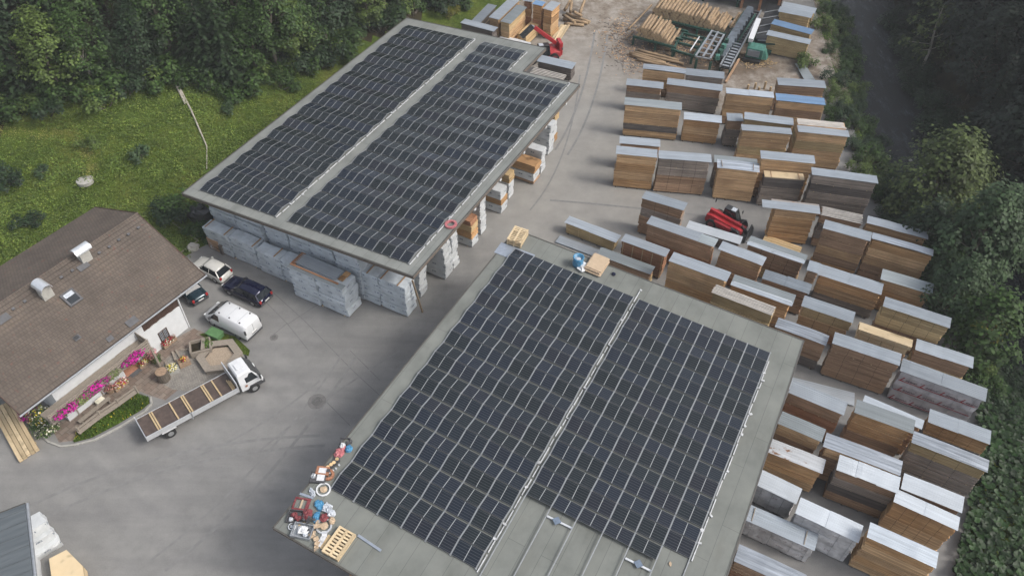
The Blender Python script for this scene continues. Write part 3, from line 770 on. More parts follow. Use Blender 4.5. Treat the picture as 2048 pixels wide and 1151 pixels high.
STACKS = [
(14.83,82.32,-11.3,5.04,1.24,3.50,3,"tan,tan,brown","silver","","low tan timber stack with creased shiny cover, between the loose logs and a weathered stack"),
(19.71,81.18,-10.4,4.41,1.44,3.50,3,"grey,brown,grey","grey","","grey timber stack beside the foot of the green log conveyor"),
(12.56,78.77,-9.5,4.21,1.34,3.51,4,"brown,grey,grey,brown","bright","","narrow dark brown timber stack, leftmost of the second row, nearest the yard track"),
(17.34,79.58,-12.3,6.30,1.37,3.19,3,"brown,grey,grey","grey","","wide grey-brown timber stack right of the narrow one at the track, second row"),
(23.46,76.45,-9.0,5.22,1.37,4.00,4,"tan,tan,tan,brown","bright","","tan timber stack with fine horizontal courses, pale round log ends showing behind it"),
(28.77,75.29,-9.4,5.28,1.56,4.00,4,"tan,brown,tan,tan","blue","props","tan timber stack under the blue sheet, nearer the camera of the two blue covers"),
(30.03,79.35,-5.9,5.40,1.48,3.50,3,"brown,tan,brown","grey","","timber stack directly behind the blue covered one, beside the lying plank"),
(11.85,73.75,-8.2,6.21,1.32,4.17,5,"tan,tan,tan,dark,tan","dull","","tan timber stack with one dark grey band near its foot, at the track edge"),
(18.39,72.87,-9.4,4.11,1.36,3.02,3,"orange,tan,orange","bright","","orange timber stack standing alone beside the banded stack, front row edge"),
(22.93,72.11,-6.1,1.74,1.56,3.40,3,"brown,grey,grey","grey","","short dark timber stack squeezed left of a tall tan one, grey cover"),
(24.36,71.08,-11.3,5.11,1.42,4.30,3,"olive,tan,tan","grey","","straw-coloured timber stack with two overlapping grey sheets, behind a tall tan stack"),
(23.35,67.94,-7.3,5.07,1.26,5.00,5,"tan,tan,olive,tan,tan","bright","","tall tan timber stack with white cover, left of the stack with slatted roof"),
(28.99,67.57,-8.6,5.10,2.70,5.20,5,"tan,olive,tan,tan,tan","half","","tall tan timber stack, cover half sheet and half bare slats, beside the bank bushes"),
(10.91,67.71,-7.1,4.24,1.43,3.30,3,"brown,brown,grey","bright","","stack with white cover peeking out behind the orange four-pack stack at the track"),
(10.19,64.57,-8.0,4.13,1.34,4.30,4,"tan,orange,tan,orange","bright","","orange timber stack of four packs with white cover, leftmost of its row at the track"),
(14.43,63.89,-6.1,5.25,1.33,4.32,4,"grey,grey,brown,brown","bright","v3","wide weathered timber stack with white cover and vertical joints, right of the four-pack orange stack"),
(20.17,62.98,-9.1,4.15,1.32,4.05,3,"tan,tan,tan","silver","","tan timber stack with creased silver cover, behind the parked red telehandler"),
(20.30,64.69,-8.0,4.33,1.18,3.40,3,"brown,grey,grey","dull","","half hidden timber stack with flat grey cover behind the creased silver one"),
(24.35,63.31,-8.2,5.25,1.28,5.00,4,"tan,tan,orange,brown","grey","","tan timber stack with pale sheet, behind the uncovered stack topped with yellow boards"),
(24.61,62.00,-6.0,4.16,1.14,3.70,3,"dark,grey,grey","yellowtop","","uncovered dark timber stack topped with bright yellow boards and two straps"),
(28.73,60.72,-11.5,6.14,1.33,5.00,5,"grey,dark,grey,grey,brown","grey","","large dark grey weathered timber stack against the green bank bushes"),
(23.37,56.93,-9.3,5.30,1.37,4.10,4,"tan,orange,orange,orange","edge","over","orange timber stack with overhanging pale cover with brown edge, right of the telehandler"),
(24.13,56.29,-28.5,3.61,0.95,0.60,1,"yellow","beams","","low bundle of square yellow beams lying in front of the overhanging cover"),
(12.04,57.50,-25.3,4.11,1.34,4.39,4,"brown,grey,brown,brown","grey","v2","leaning brown timber stack standing alone left of the red telehandler"),
(12.19,54.35,-28.3,6.48,1.30,4.00,4,"brown,brown,red,red","patch","","long brown timber stack with two-tone cover, in front of the leaning brown stack"),
(16.68,57.03,-25.0,5.31,1.26,1.20,1,"dark","white","","low stack under a long white ribbed cover, directly in front of the telehandler"),
(4.95,57.32,-29.8,5.52,1.11,1.40,1,"olive","bright","p4","low yellow stack with wavy white cover and pale uprights, beside the near roof corner"),
(4.07,55.86,-28.2,4.12,1.18,0.30,1,"sheets","flat","","flat pile of pale metal sheets lying beside the corner of the near roof"),
(9.86,53.07,-28.7,4.38,1.14,3.00,3,"red,red,brown","bright","p4","red-brown stack with white cover and pale uprights, behind the cardboard on the roof"),
(7.64,52.22,-27.8,5.33,1.23,2.00,2,"brown,olive","dull","","stack under grey ribbed cover directly behind the cardboard pile at the roof edge"),
(13.49,48.96,-27.7,5.19,1.30,4.50,4,"tan,tan,orange,red","bright","","tall orange stack with bright white cover touching the far edge of the near roof"),
(16.57,45.29,-29.3,5.26,1.21,4.50,4,"olive,olive,tan,tan","slats","","stack of straw boards topped with bare spacer sticks at the near roof edge"),
(18.58,46.83,-26.9,5.27,1.27,4.00,4,"orange,tan,tan,brown","ridge","","stack with grey cover and white front ridge, behind the stick-topped stack at the roof"),
(21.83,48.53,-26.0,4.10,1.29,3.00,3,"brown,brown,brown","dark","","stack under a dark tarnished grey sheet, between pavement gap and ridge-covered stack"),
(21.18,52.48,-28.0,5.23,1.21,3.50,3,"brown,brown,olive","ridge","v3","brown jointed stack with grey folded cover, in front of the yellow beam bundle"),
(18.24,51.14,-29.9,4.07,1.21,4.00,4,"tan,brown,brown,red","bright","","brown timber stack with pale cover, between the two-tone cover and the folded one"),
(28.67,56.01,-18.9,3.79,1.47,4.00,4,"brown,grey,grey,brown","slats","","grey stack topped with white spacer sticks, right of the overhanging pale cover"),
(27.76,53.06,-23.7,4.11,1.25,5.00,5,"brown,brown,tan,brown,orange","grey","","tall brown timber stack with plain pale cover, in front of the white-stick stack"),
(32.26,54.41,-23.8,5.28,1.19,4.50,4,"tan,brown,brown,brown","bright","","stack with long overhanging white cover beside the tall riverbank trees, rearmost of its block"),
(31.72,51.74,-24.7,5.14,1.06,5.00,5,"orange,tan,tan,brown,brown","silver","","tall orange stack with streaked silver cover overhanging toward the riverbank trees"),
(26.70,48.83,-26.1,5.36,1.49,3.30,3,"orange,tan,grey","grey","","long stack, orange boards above grey ones, pale cover, in the middle of the right-hand block"),
(25.52,48.73,-25.5,0.98,1.28,4.00,3,"brown,brown,dark","grey","","short brown stack tucked at the left end of a long pale cover"),
(31.80,48.01,-25.4,4.23,1.38,3.70,3,"tan,orange,orange","dull","","orange stack with dark scratch on its grey cover, by the riverbank trees"),
(30.48,44.06,-26.0,5.18,1.26,4.50,4,"olive,olive,brown,brown","grey","v4","pale straw jointed stack under a long grey sheet, nearest the yellow-leaved bush"),
(24.28,44.95,-25.9,4.22,1.34,3.40,3,"olive,tan,red","grey","v2","stack with pale boards over red-brown ones, in front of the pavement gap"),
(21.56,42.60,-27.3,4.17,1.23,3.38,3,"brown,brown,dark","silver","","stack under a curved shiny silver cover touching the right back corner of near roof"),
(25.46,40.40,-24.6,5.13,1.27,4.03,4,"brown,brown,brown,brown","grey","v3","broad dark brown jointed stack with grey cover, right of the near roof corner"),
(28.32,42.43,-26.4,4.16,0.97,3.50,4,"fresh,brown,brown,brown","boards","v3","dark stack topped with fresh yellow boards and small white uprights, uncovered"),
(32.55,40.75,-25.9,4.34,1.29,3.00,2,"brown,olive","grey","","low brown stack with broad grey cover, rightmost of its row beside the bushes"),
(30.25,38.12,-27.3,6.20,1.32,3.59,3,"wrapred","grey","","stack wrapped in white foil with red script lettering, under a long grey sheet"),
(20.87,35.50,-29.1,4.10,1.30,4.00,3,"brown,red,brown","bright","","brown stack with pale cover partly tucked behind the near roof's right edge"),
(22.63,38.72,-17.6,5.10,1.40,0.30,1,"sheets","flat","","flat pile of grey sheets on the ground between two stacks by the roof"),
(19.45,32.74,-28.7,3.19,1.19,4.00,3,"tan,brown,brown","dull","","small tan stack with dull rounded grey cover beside the near roof edge"),
(18.48,30.92,-25.5,3.96,1.27,3.05,3,"orange,orange,tan","rust","","bright orange stack with rust-stained white cover at the near roof edge"),
(25.05,33.48,-25.4,4.10,1.21,4.50,4,"orange,orange,brown,brown","dull","","orange-brown stack with wide dull grey cover, left of the red-tinted cover"),
(26.23,34.78,-31.3,4.31,0.90,3.80,3,"brown,brown,brown","bright","","pale-covered stack just behind the wide dull grey cover"),
(31.09,33.77,-26.4,4.29,1.34,3.00,2,"orange,dark","grey","v3","orange stack with faintly red-tinted cover, in front of the lettered foil stack"),
(28.38,30.99,-27.7,5.01,1.11,4.50,4,"olive,grey,grey,grey","silver","v2","grey stack with long streaked silver cover reaching over the butterbur leaves"),
(22.25,30.85,-25.9,5.25,1.25,4.00,4,"tan,brown,brown,brown","silver","","stack with streaked pale cover just behind the dark three-sheet covered stack"),
(22.72,29.04,-25.0,4.10,1.35,3.89,4,"brown,grey,dark,brown","white","","dark weathered stack with white cover of three sheets, beside wrapped stacks"),
(26.71,27.63,-26.6,3.90,1.26,4.00,3,"brown,brown,brown","white","","stack with white cover behind the jointed orange one, by the butterbur"),
(25.94,26.70,-29.2,4.10,1.11,3.80,2,"orange,tan","white","v4","orange stack with dark square joints and white cover beside the butterbur leaves"),
(17.40,28.65,-30.8,2.91,1.33,2.40,2,"wrapped","white","","white-foil wrapped stack with torn side, its white cover touching the near roof edge"),
(19.36,26.08,-29.5,4.21,1.36,3.13,3,"wrapped","white","","white-foil wrapped stack with tarnished cover end, right of the torn one"),
(16.08,26.16,-27.3,4.89,1.40,2.00,2,"wrapped","grey","","loosely draped white-foil stack with greyish cover at the roof's lower right"),
(14.33,22.26,-26.7,4.32,1.28,4.00,3,"brown,red,brown","silver","","brown stack with shiny ribbed cover at the bottom edge right of roof"),
(23.14,23.88,-28.5,4.25,1.23,4.25,5,"orange,tan,tan,orange,tan","bright","","tall orange-brown stack with white cover at the bottom beside the leaves"),
(35.36,100.36,-24.3,4.39,1.50,2.60,2,"olive,olive","bright","","rearmost small straw stack with pale cover at the top right by the river"),
(34.61,99.04,-24.0,4.35,1.35,2.60,2,"olive,olive","grey","","straw stack with pale cover right behind the blue cover at the top right"),
(33.00,95.75,-30.1,5.27,1.43,2.50,2,"olive,tan","blue","","straw stack under the rear blue sheet, near the sawmill conveyor"),
(31.72,92.75,-24.0,5.44,1.39,2.52,2,"olive,olive","grey","","straw stack of two packs with grey cover beside the teal machine"),
(-7.19,93.55,-25.4,4.83,1.25,3.00,3,"dark,dark,grey","bright","","dark grey stack with pale cover behind the far roof's back edge"),
(-5.86,95.73,-22.2,1.32,5.22,2.20,2,"grey,grey","grey","","low stack with long grey cover running back beside the weeds"),
(-3.57,94.02,-25.5,1.50,6.22,3.60,3,"tan,tan,tan","bright","","tan stack with long white cover running back, left of the bright yellow one"),
(-2.09,93.03,-25.4,1.48,4.89,3.60,3,"yellow,tan,tan","dull","","yellow stack with grey ribbed cover, behind the raised telehandler boom"),
(0.77,97.19,-15.1,1.23,0.81,4.30,4,"red,orange,red,red","grey","","left column of the tall orange stacks behind the raised boom"),
(1.96,96.58,-23.2,1.41,1.26,4.20,4,"orange,orange,red,orange","blue","","middle column of the tall orange stacks, with bluish cover"),
(3.31,95.68,-28.6,1.39,2.36,4.08,4,"orange,orange,tan,orange","white","","right column of the tall orange stacks, with white cover"),
(2.52,86.68,-21.6,4.61,1.59,1.74,2,"dark,dark","grey","","dark weathered stack standing in the notch of the far shed roof"),
]
for i, s in enumerate(STACKS): stack(*s, i)

# ---------------------------------------------------------------- foil wrapped packs round the far shed (coordinates in the shed's frame)
def wrapped_pile(xa, ya, L, D, rows, cols, hp, label, mat='wrap', strips=(), group='wrapped packs stored round the far shed', z0=.1):
    p = PA(xa, ya); t = empty('wrapped_packs', (p.x, p.y, 0), R(-27.4), label, 'wrapped packs', group)
    for f in (.08, .5, .9): MB().box(L*f, L*f+.1, .05, D-.05, .003, z0).build('bearer', M['stick'], t)
    for r in range(rows):
        for c in range(cols):
            sd = int(abs(xa*100+ya*37))+r*5+c
            putmesh('pack', puffy(L/cols-.07, D, hp-.075, sd, .022), M[mat], t, (c*L/cols+rnd.uniform(-.05,.05), rnd.uniform(-.09,.09), z0+r*hp))
            for f in ((.1, .5, .9) if r < rows-1 else ()): MB().box((c+f)*L/cols-.07,(c+f)*L/cols,.1,D-.1,z0+(r+1)*hp-.07,z0+(r+1)*hp-.002).build('spacer', M['gap'], t)
    for f in strips: MB().box(L*f, L*f+.1, .0, D, z0+rows*hp-.015, z0+rows*hp+.03).build('wooden_strip', M['strap'], t)
    return t
def A2(px, py, z=0):
    q = _iA @ G(px, py, z); return q.x, q.y
# front rows by the cars
xa, ya = A2(437, 502); print('front row', xa, ya)
wrapped_pile(xa-.6, ya, 6.2, 1.25, 3, 2, .92, 'blue-grey foil wrapped packs, front row nearest the grass bank, wooden strips on top', strips=(.05, .42, .95))
wrapped_pile(xa+5.75, ya-.05, 5.6, 1.25, 3, 2, .92, 'blue-grey foil wrapped packs, front row behind the navy estate car', strips=(.38,))
wrapped_pile(xa-.9, ya+1.6, 6.3, 1.25, 6, 2, .95, 'tall blue-grey wrapped packs under the left corner of the far shed roof')
wrapped_pile(xa+5.6, ya+1.75, 5.3, 1.25, 6, 2, .95, 'tall blue-grey wrapped packs under the roof edge, middle of the short side')
wrapped_pile(xa+11., ya+1.5, 5.4, 1.25, 6, 2, .95, 'tall blue-grey wrapped packs behind the pile topped with a metal sheet')
x2, y2 = A2(600, 592); 
t = wrapped_pile(x2, y2, 5.9, 1.9, 4, 2, .9, 'blue-grey wrapped pile jutting into the yard, topped with metal sheet and orange boards')
mb = MB(); sheetmesh(mb, .35, 4.75, .5, 1.75, 3.86, 3, .012); mb.build('cover_sheet', M['c_bright'], t)
MB().box(.1,5.2,.2,.34,3.73,3.82).build('board', M['w_red'], t); MB().box(.1,.55,.36,1.85,3.74,3.86).build('board', M['w_red'], t)
MB().box(4.85,5.35,.7,1.2,3.74,3.84).build('board', M['w_orange'], t); MB().box(4.9,5.4,1.25,1.8,3.74,3.85).build('board', M['w_orange'], t)
mb = MB(); sheetmesh(mb, 0, 5.85, -.12, .45, 3.72, 9, .012); mb.build('cover_sheet', M['c_dull'], t)
x3, y3 = A2(720, 592)
wrapped_pile(x3, y3, 5.7, 1.5, 4, 2, .88, 'blue-grey wrapped packs at the shed corner post, pale strips across the top', strips=(.3, .55, .85))
# long side: bays with end faces to the yard
def bay(px, py, L, D, items, label):
    """stack running into the shed from the yard side; items bottom to top: (kind, height)"""
    x, y = A2(px, py); p = PA(x-L, y-D*.0); t = empty('stored_timber', (p.x, p.y, 0), R(-27.4), label, 'timber pile', 'piles stored along the open long side of the far shed')
    z = .1
    for f in (.1, .5, .88): MB().box(L*f, L*f+.1, 0, D, .003, z).build('bearer', M['stick'], t)
    for kind, hh in items:
        d = rnd.uniform(-.12, .12)
        if kind.startswith('wrap'):
            putmesh('pack', puffy(L, D, hh-.06, int(px*7+z*50), .024), M[kind], t, (d, rnd.uniform(-.03,.03), z))
        else:
            mb = MB(); courses(mb, d, L+d, 0, D, z+.03, z+hh); mb.box(L*.5, L*.5+.08, 0, D, z, z+.03, 2); mb.build('board_pack', [M[kind], M['gap'], M['stick']], t)
        z += hh
W3 = [('wrapw', .95)]
bay(852, 598, 4.5, 1.2, W3*4, 'white wrapped pile at the near end of the long side, beside the corner post')
bay(902, 562, 4.5, 1.3, W3*4, 'broad white wrapped pile, second along the open long side')
bay(916, 541, 4.5, 1.05, W3*5, 'tall white wrapped pile close behind the broad one')
bay(953, 497, 4.5, 1.2, [('wrapw',.9),('w_orange',.85),('w_yellow',.75),('w_red',.6)], 'orange and brown packs on a white one, below the red cable coil')
bay(972, 473, 4.5, 1.1, W3*5, 'tall white wrapped pile behind the orange and brown packs')
bay(1010, 430, 4.5, 1.3, [('wrapw',.95),('w_orange',.75),('wrapw',1.1)], 'white pack on orange boards on a white pack, middle of the long side')
bay(1027, 402, 4.2, 1.1, [('wrapw',1.0),('wrapw',1.0),('w_yellow',1.0)], 'yellow boards on white packs behind the middle pile')
bay(1076, 372, 4.8, 1.4, [('w_brown',.35),('wrapw',.95),('w_orange',.5),('w_orange',.5)], 'long brown boards over a white printed pack, jutting out of the shed')
bay(1090, 350, 4.4, 1.1, W3*3, 'low white wrapped pile behind the long brown boards')
bay(1106, 313, 4.6, 1.3, W3*4, 'tall white wrapped pile, fourth bay from the far end of the shed')
bay(1114, 290, 4.4, 1.0, [('w_orange',.9),('wrapw',.95),('wrapw',.95),('w_yellow',.7)], 'farthest pile with orange base and white packs under the roof edge')
# ---------------------------------------------------------------- farmhouse
e0, e1 = G(40, 828.5, 4.8), G(410, 550, 4.8)
HA = math.atan2(e1.y-e0.y, e1.x-e0.x); HX = Vector((math.cos(HA), math.sin(HA), 0)); HY = Vector((-HX.y, HX.x, 0))
HO = Vector((e0.x, e0.y, 0)); HL = (e1-e0).length; HM = Matrix.Translation(HO) @ Matrix.Rotation(HA, 4, 'Z'); HI = HM.inverted()
CAMP = Vector((0, 0, H))
def hray(px, py, p0, nrm):
    a = HI @ CAMP; b = HI @ G(px, py, 0); d = b-a; n = Vector(nrm); t = n.dot(Vector(p0)-a)/n.dot(d); return a+d*t
WY = 1.0
def wallp(px, py): p = hray(px, py, (0, WY, 0), (0, 1, 0)); return p.x, p.z
SL = math.atan2(8.22-4.8, 6.9); SLB = math.atan2(8.22-5.5, 7.1)
def roofp(px, py): return hray(px, py, (0, 0, 4.9), (0, -math.sin(SL), math.cos(SL)))
m = N('brown roof tiles'); tc = m.n('ShaderNodeTexCoord'); br = m.n('ShaderNodeTexBrick'); m.l(tc.outputs['Object'], br.inputs['Vector'])
br.inputs['Scale'].default_value = 1; br.inputs['Brick Width'].default_value = .25; br.inputs['Row Height'].default_value = .345; br.inputs['Mortar Size'].default_value = .016
br.inputs['Color1'].default_value = (.115,.095,.080,1); br.inputs['Color2'].default_value = (.138,.112,.094,1); br.inputs['Mortar'].default_value = (.072,.060,.051,1); br.inputs['Bias'].default_value = -.2
a = m.noise(m.obj((1,1,1), False), .45, 5, .65)
c = m.mix(1., br.outputs['Color'], m.ramp(a, [(.3, (.78,.78,.78)), (.55, (1,1,1)), (.75, (1.2,1.17,1.1))]), 'MULTIPLY')
b2 = m.noise(m.obj((3.3,2.8,2.8), False), 1., 2, .3)
c = m.mix(m.ramp(b2, [(.70, (0,0,0)), (.73, (.7,.7,.7))]), c, (.14,.075,.06))
m.bump(br.outputs['Fac'], -.6, .03)
M['tile'] = m.fin(c, .85, 0, .2)
M['render_white'] = plain('white wall render', (.62,.635,.645), .85, 0, .05, 2)
M['patchtile'] = plain('grey replacement tiles', (.10,.10,.105), .8)

house = empty('farmhouse', HO, HA, 'white farmhouse with brown tiled roof, metal chimney cowls and flowered balcony', 'house')
def hp(name, mb, mat, par=None, **k): return mb.build(name, mat, par or house, **k)
# roof: courses of tiles stepping up each slope
rf = MB()
nc = 21; Ls = math.hypot(6.9, 3.42)
for i in range(nc):
    a, b = Ls*i/nc, Ls*(i+1)/nc+.05
    M_ = Matrix.Translation((0, 0, 4.8)) @ Matrix.Rotation(SL, 4, 'X')
    rf.add([(0,a,.06),(HL,a,.06),(HL,b,.03),(0,b,.03),(0,a,.02),(HL,a,.02)], [(0,1,2,3),(4,5,1,0)], 0, M_)
LsB = math.hypot(7.1, 2.72); MBk = Matrix.Translation((0, 14., 5.5)) @ Matrix.Rotation(R(180), 4, 'Z') @ Matrix.Rotation(SLB, 4, 'X')
for i in range(nc):
    a, b = LsB*i/nc, LsB*(i+1)/nc+.05
    rf.add([(-HL,a,.06),(0,a,.06),(0,b,.03),(-HL,b,.03),(-HL,a,.02),(0,a,.02)], [(0,1,2,3),(4,5,1,0)], 0, MBk)
roof = hp('roof', rf, M['tile'])
un = MB(); un.add([(0,0,4.66),(HL,0,4.66),(HL,6.9,8.1),(0,6.9,8.1),(HL,14,5.36),(0,14,5.36)], [(0,3,2,1),(3,5,4,2)]); hp('soffit', un, M['darkwood'], roof)
rd = MB(); rd.tube((-.05,6.9,8.24),(HL+.05,6.9,8.24),.11,n=8); hp('ridge_cap', rd, M['tile'], roof)
for xx in (0, HL):
    vb = MB(); vb.bar((xx,0,4.76),(xx,6.9,8.18),.06,.26); hp('verge_board', vb, M['darkwood'], roof)
    vb = MB(); vb.bar((xx,6.9,8.18),(xx,14,5.46),.06,.26); hp('verge_board', vb, M['darkwood'], roof)
gt = MB(); gt.tube((-.1,-.09,4.74),(HL+.1,-.09,4.74),.075,n=8); hp('gutter', gt, M['steel'], roof)
for px, py, w_, h_ in ((167,533,.9,.5),(7,637,.9,.6),(264,643,.9,.6),(154,675,.5,.4),(220,677,.5,.4),(153,675,.4,.3)):
    p = roofp(px, py); q = MB().box(-w_/2,w_/2,-h_/2,h_/2,.03,.05)
    hp('replaced_tiles', q, M['patchtile'], roof, loc=p, rot=(SL,0,0))
for px, py in ((277,456),(257,469),(238,480),(219,494),(199,506),(145,541.5),(123,555),(50,603),(27,618)):
    p = roofp(px, py); hp('vent_tile', MB().box(-.11,.11,-.08,.1,.0,.13), M['patchtile'], roof, loc=p, rot=(SL,0,0))
# chimneys
def chimney(px, py, along):
    p = roofp(px, py)
    c = MB(); c.box(-.42,.42,-.3,.3,-.6,1.0); ch = hp('chimney', c, M['concrete'], roof, loc=(p.x, p.y+.25, p.z))
    f = MB(); f.box(-.5,.5,-.4,.4,-.12,.02); hp('flashing', f, M['c_grey'], ch, rot=(SL,0,0))
    k = MB(); n = 10; r = .46; L = 1.35
    for i in range(n):
        a, b = math.pi*i/n, math.pi*(i+1)/n
        q = [(-L/2,r*math.cos(a),1.0+r*.9*math.sin(a)),(L/2,r*math.cos(a),1.0+r*.9*math.sin(a)),(L/2,r*math.cos(b),1.0+r*.9*math.sin(b)),(-L/2,r*math.cos(b),1.0+r*.9*math.sin(b))]
        q2 = [(x, y*.93, 1.0+(z-1.0)*.93) for x, y, z in q]
        k.add(q, [(0,1,2,3)]); k.add(q2, [(3,2,1,0)]); k.add([q[0],q[3],q2[3],q2[0]], [(0,1,2,3)]); k.add([q[1],q[2],q2[2],q2[1]], [(3,2,1,0)])
    hp('cowl', k, M['alu'], ch, rz=0 if along else R(90), smooth=True)
chimney(176, 521, True); chimney(99, 594, False)
p = roofp(143, 595)
s = hp('skylight', MB().box(-.55,.55,-.62,.62,.02,.12).box(-.5,.5,.56,.62,.12,.16), M['patchtile'], roof, loc=p, rot=(SL,0,0))
hp('pane', MB().box(-.4,.4,-.48,.48,.12,.135), M['glass'], s); hp('pane_glint', MB().box(-.38,.38,.1,.46,.136,.142), M['clearbag'], s)  # pale strip on the pane stands in for reflected sky
# walls
x0, x1 = 2.6, HL-2.6
dA = wallp(243, 735)[0]; dB = wallp(272, 712)[0]
def wavy(mb, xa, xb, zt):
    """white render with a scalloped upper edge"""
    n = max(2, int((xb-xa)/.09)); vs = []; y0, y1 = WY, WY+.3
    for i in range(n+1):
        x = xa+(xb-xa)*i/n; z = zt+.07*abs(math.sin(x*4.2))+.03*math.sin(x*1.7)
        vs += [(x,y0,0),(x,y0,z),(x,y1,z),(x,y1,0)]
    fs = []
    for i in range(n): k = 4*i; fs += [(k,k+4,k+5,k+1),(k+1,k+5,k+6,k+2),(k+2,k+6,k+7,k+3)]
    fs += [(0,1,2,3),(4*n+3,4*n+2,4*n+1,4*n)]
    mb.add(vs, fs)
w = MB(); wavy(w, x0, dA, 2.5); wavy(w, dB, x1, 2.72)
w.box(x0, x0+.3, WY+.3, 13, 0, 5.2); w.box(x1-.3, x1, WY+.3, 13, 0, 2.7); w.box(x0, x1, 12.7, 13, 0, 5.2)
w.box(dA-.02, dB+.02, 2.2, 2.4, 0, 2.6); w.box(dA-.15, dA, WY+.3, 2.2, 0, 2.5); w.box(dB, dB+.15, WY+.3, 2.2, 0, 2.5)
bx = wallp(288, 662)[0]
w.box(x0, bx, WY+.02, WY+.28, 2.62, 5.0)
wall = hp('wall', w, M['render_white'])
dp = MB(); dp.box(bx, x1+.02, WY+.06, WY+.27, 2.6, 5.05); dp.box(x1-.24, x1+.03, WY+.3, 12.6, 2.71, 5.3)
k = bx
while k < x1: dp.box(k, k+.03, WY+.045, WY+.06, 2.8, 5.05); k += .16
for gx in (x0+.03, x1-.27): dp.add([(gx,WY+.1,5.05),(gx,12.9,5.3),(gx,6.9,8.0),(gx+.24,WY+.1,5.05),(gx+.24,12.9,5.3),(gx+.24,6.9,8.0)], [(0,1,2),(5,4,3),(0,2,5,3),(1,4,5,2)])
hp('wood_panelling', dp, M['darkwood'])
door = hp('door', MB().box(dA+.15, dB-.15, 2.12, 2.19, .12, 2.15), M['w_red']); hp('handle', MB().box(dB-.32, dB-.25, 2.07, 2.12, 1.05, 1.12), M['steel'], door)
hp('doorstep', MB().box(dA, dB, WY-.1, 2.2, 0, .13), M['terra'])
# window
ws = [wallp(*q) for q in ((313.9,666.9),(332,653.9),(340.8,671.3),(323.4,683.4))]
wx0 = (ws[0][0]+ws[3][0])/2; wx1 = (ws[1][0]+ws[2][0])/2; wz1 = (ws[0][1]+ws[1][1])/2; wz0 = (ws[2][1]+ws[3][1])/2
def window(xa, xb, za, zb):
    f = MB(); t = .09
    f.box(xa,xb,WY-.03,WY+.05,za,za+t); f.box(xa,xb,WY-.03,WY+.05,zb-t,zb); f.box(xa,xa+t,WY-.03,WY+.05,za+t,zb-t); f.box(xb-t,xb,WY-.03,WY+.05,za+t,zb-t)
    f.box((xa+xb)/2-.03,(xa+xb)/2+.03,WY-.02,WY+.05,za+t,zb-t)
    o = hp('window', f, M['darkwood'])
    hp('pane', MB().box(xa+t,xb-t,WY-.005,WY+.0,za+t,zb-t), M['glass'], o)
    g = MB()
    for i in range(7): g.box(xa+t, xb-t, WY-.012, WY-.007, za+t+(zb-za-2*t)*(i+.5)/7, za+t+(zb-za-2*t)*(i+.5)/7+.035)
    hp('curtain', g, M['clearbag'], o); hp('sill', MB().box(xa-.1,xb+.1,WY-.12,WY-.002,za-.06,za-.005), M['darkwood'], o)
window(wx0, wx1, wz0, wz1)
window(4.2, 5.1, .9, 1.9)
pq = MB(); pq.tube((x1+.08,WY-.05,0),(x1+.08,WY-.05,4.6),.06,n=8); pq.tube((x1+.08,WY-.05,4.6),(x1+.08,-.09,4.72),.06,n=8); hp('downpipe', pq, M['white'])
# balcony
rc = HI @ G(294.7, 679, 3.5); by = rc.y; bxr = rc.x; bxl = 1.2
bal = hp('balcony', MB().box(bxl, bxr, by, WY-.002, 2.42, 2.6), M['fence'])
hp('end_panel', MB().box(bxr-.06, bxr, by+.08, WY-.01, 2.61, 3.45), M['fence'], bal)
for z in (2.75, 3.0, 3.25, 3.47): hp('railing_board', MB().box(bxl, bxr+.02, by-.03, by+.03, z, z+.14 if z < 3.4 else z+.08), M['fence'], bal)
n = 6
for i in range(n): xx = bxl+.1+(bxr-bxl-.2)*i/(n-1); hp('railing_post', MB().box(xx-.05,xx+.05,by+.035,by+.13,2.61,3.5), M['fence'], bal)
hp('balcony_corner_post', MB().box(bxr-.08,bxr+.08,by+.03,by+.17,0,2.41), M['fence'], bal)

# ---------------------------------------------------------------- flowers
def leafmat(name, c, var=.5, rough=.6):
    m = N(name); g = m.n('ShaderNodeNewGeometry')
    a = m.noise(m.obj((1,1,1)), .6, 3)
    lo = tuple(x*(1-var) for x in c); hi = tuple(x*(1+var) for x in c)
    col = m.ramp(g.outputs['Random Per Island'], [(0, lo), (.6, c), (1, hi)])
    col = m.mix(1., col, m.ramp(a, [(.3, (.6,.62,.55)), (.7, (1.3,1.25,1.15))]), 'MULTIPLY')
    return m.fin(col, rough, 0, .25)
M['f_magenta'] = leafmat('magenta petals', (.42,.008,.26), .35); M['f_red'] = leafmat('red petals', (.36,.02,.045), .4)
M['f_pink'] = leafmat('pink petals', (.50,.20,.24), .35); M['f_white'] = leafmat('white petals', (.80,.78,.70), .12)
M['f_yellow'] = leafmat('yellow petals', (.62,.50,.06), .3); M['leaf_pot'] = leafmat('pot plant leaves', (.06,.12,.03), .5)
M['leaf_pale'] = leafmat('pale trailing leaves', (.15,.19,.07), .4)
def leaves(mb, c, r, n, s, mis, q, up=.5):
    for _ in range(n):
        d = Vector((q.gauss(0,1), q.gauss(0,1), q.gauss(0,1))); d.normalize(); k = q.random()**.4
        p = Vector(c)+Vector((d.x*r[0], d.y*r[1], d.z*r[2]))*k
        nn = (d+Vector((q.uniform(-.6,.6), q.uniform(-.6,.6), up+q.uniform(-.3,.6)))).normalized()
        u = nn.orthogonal().normalized(); u = Matrix.Rotation(q.uniform(0,6.28), 3, nn) @ u; v = nn.cross(u); w = s*q.uniform(.6,1.3)
        mb.add([p-u*w*.5, p+v*w*.34+nn*w*.08, p+u*w*.5, p-v*w*.34+nn*w*.08], [(0,1,2,3)], q.choice(mis))
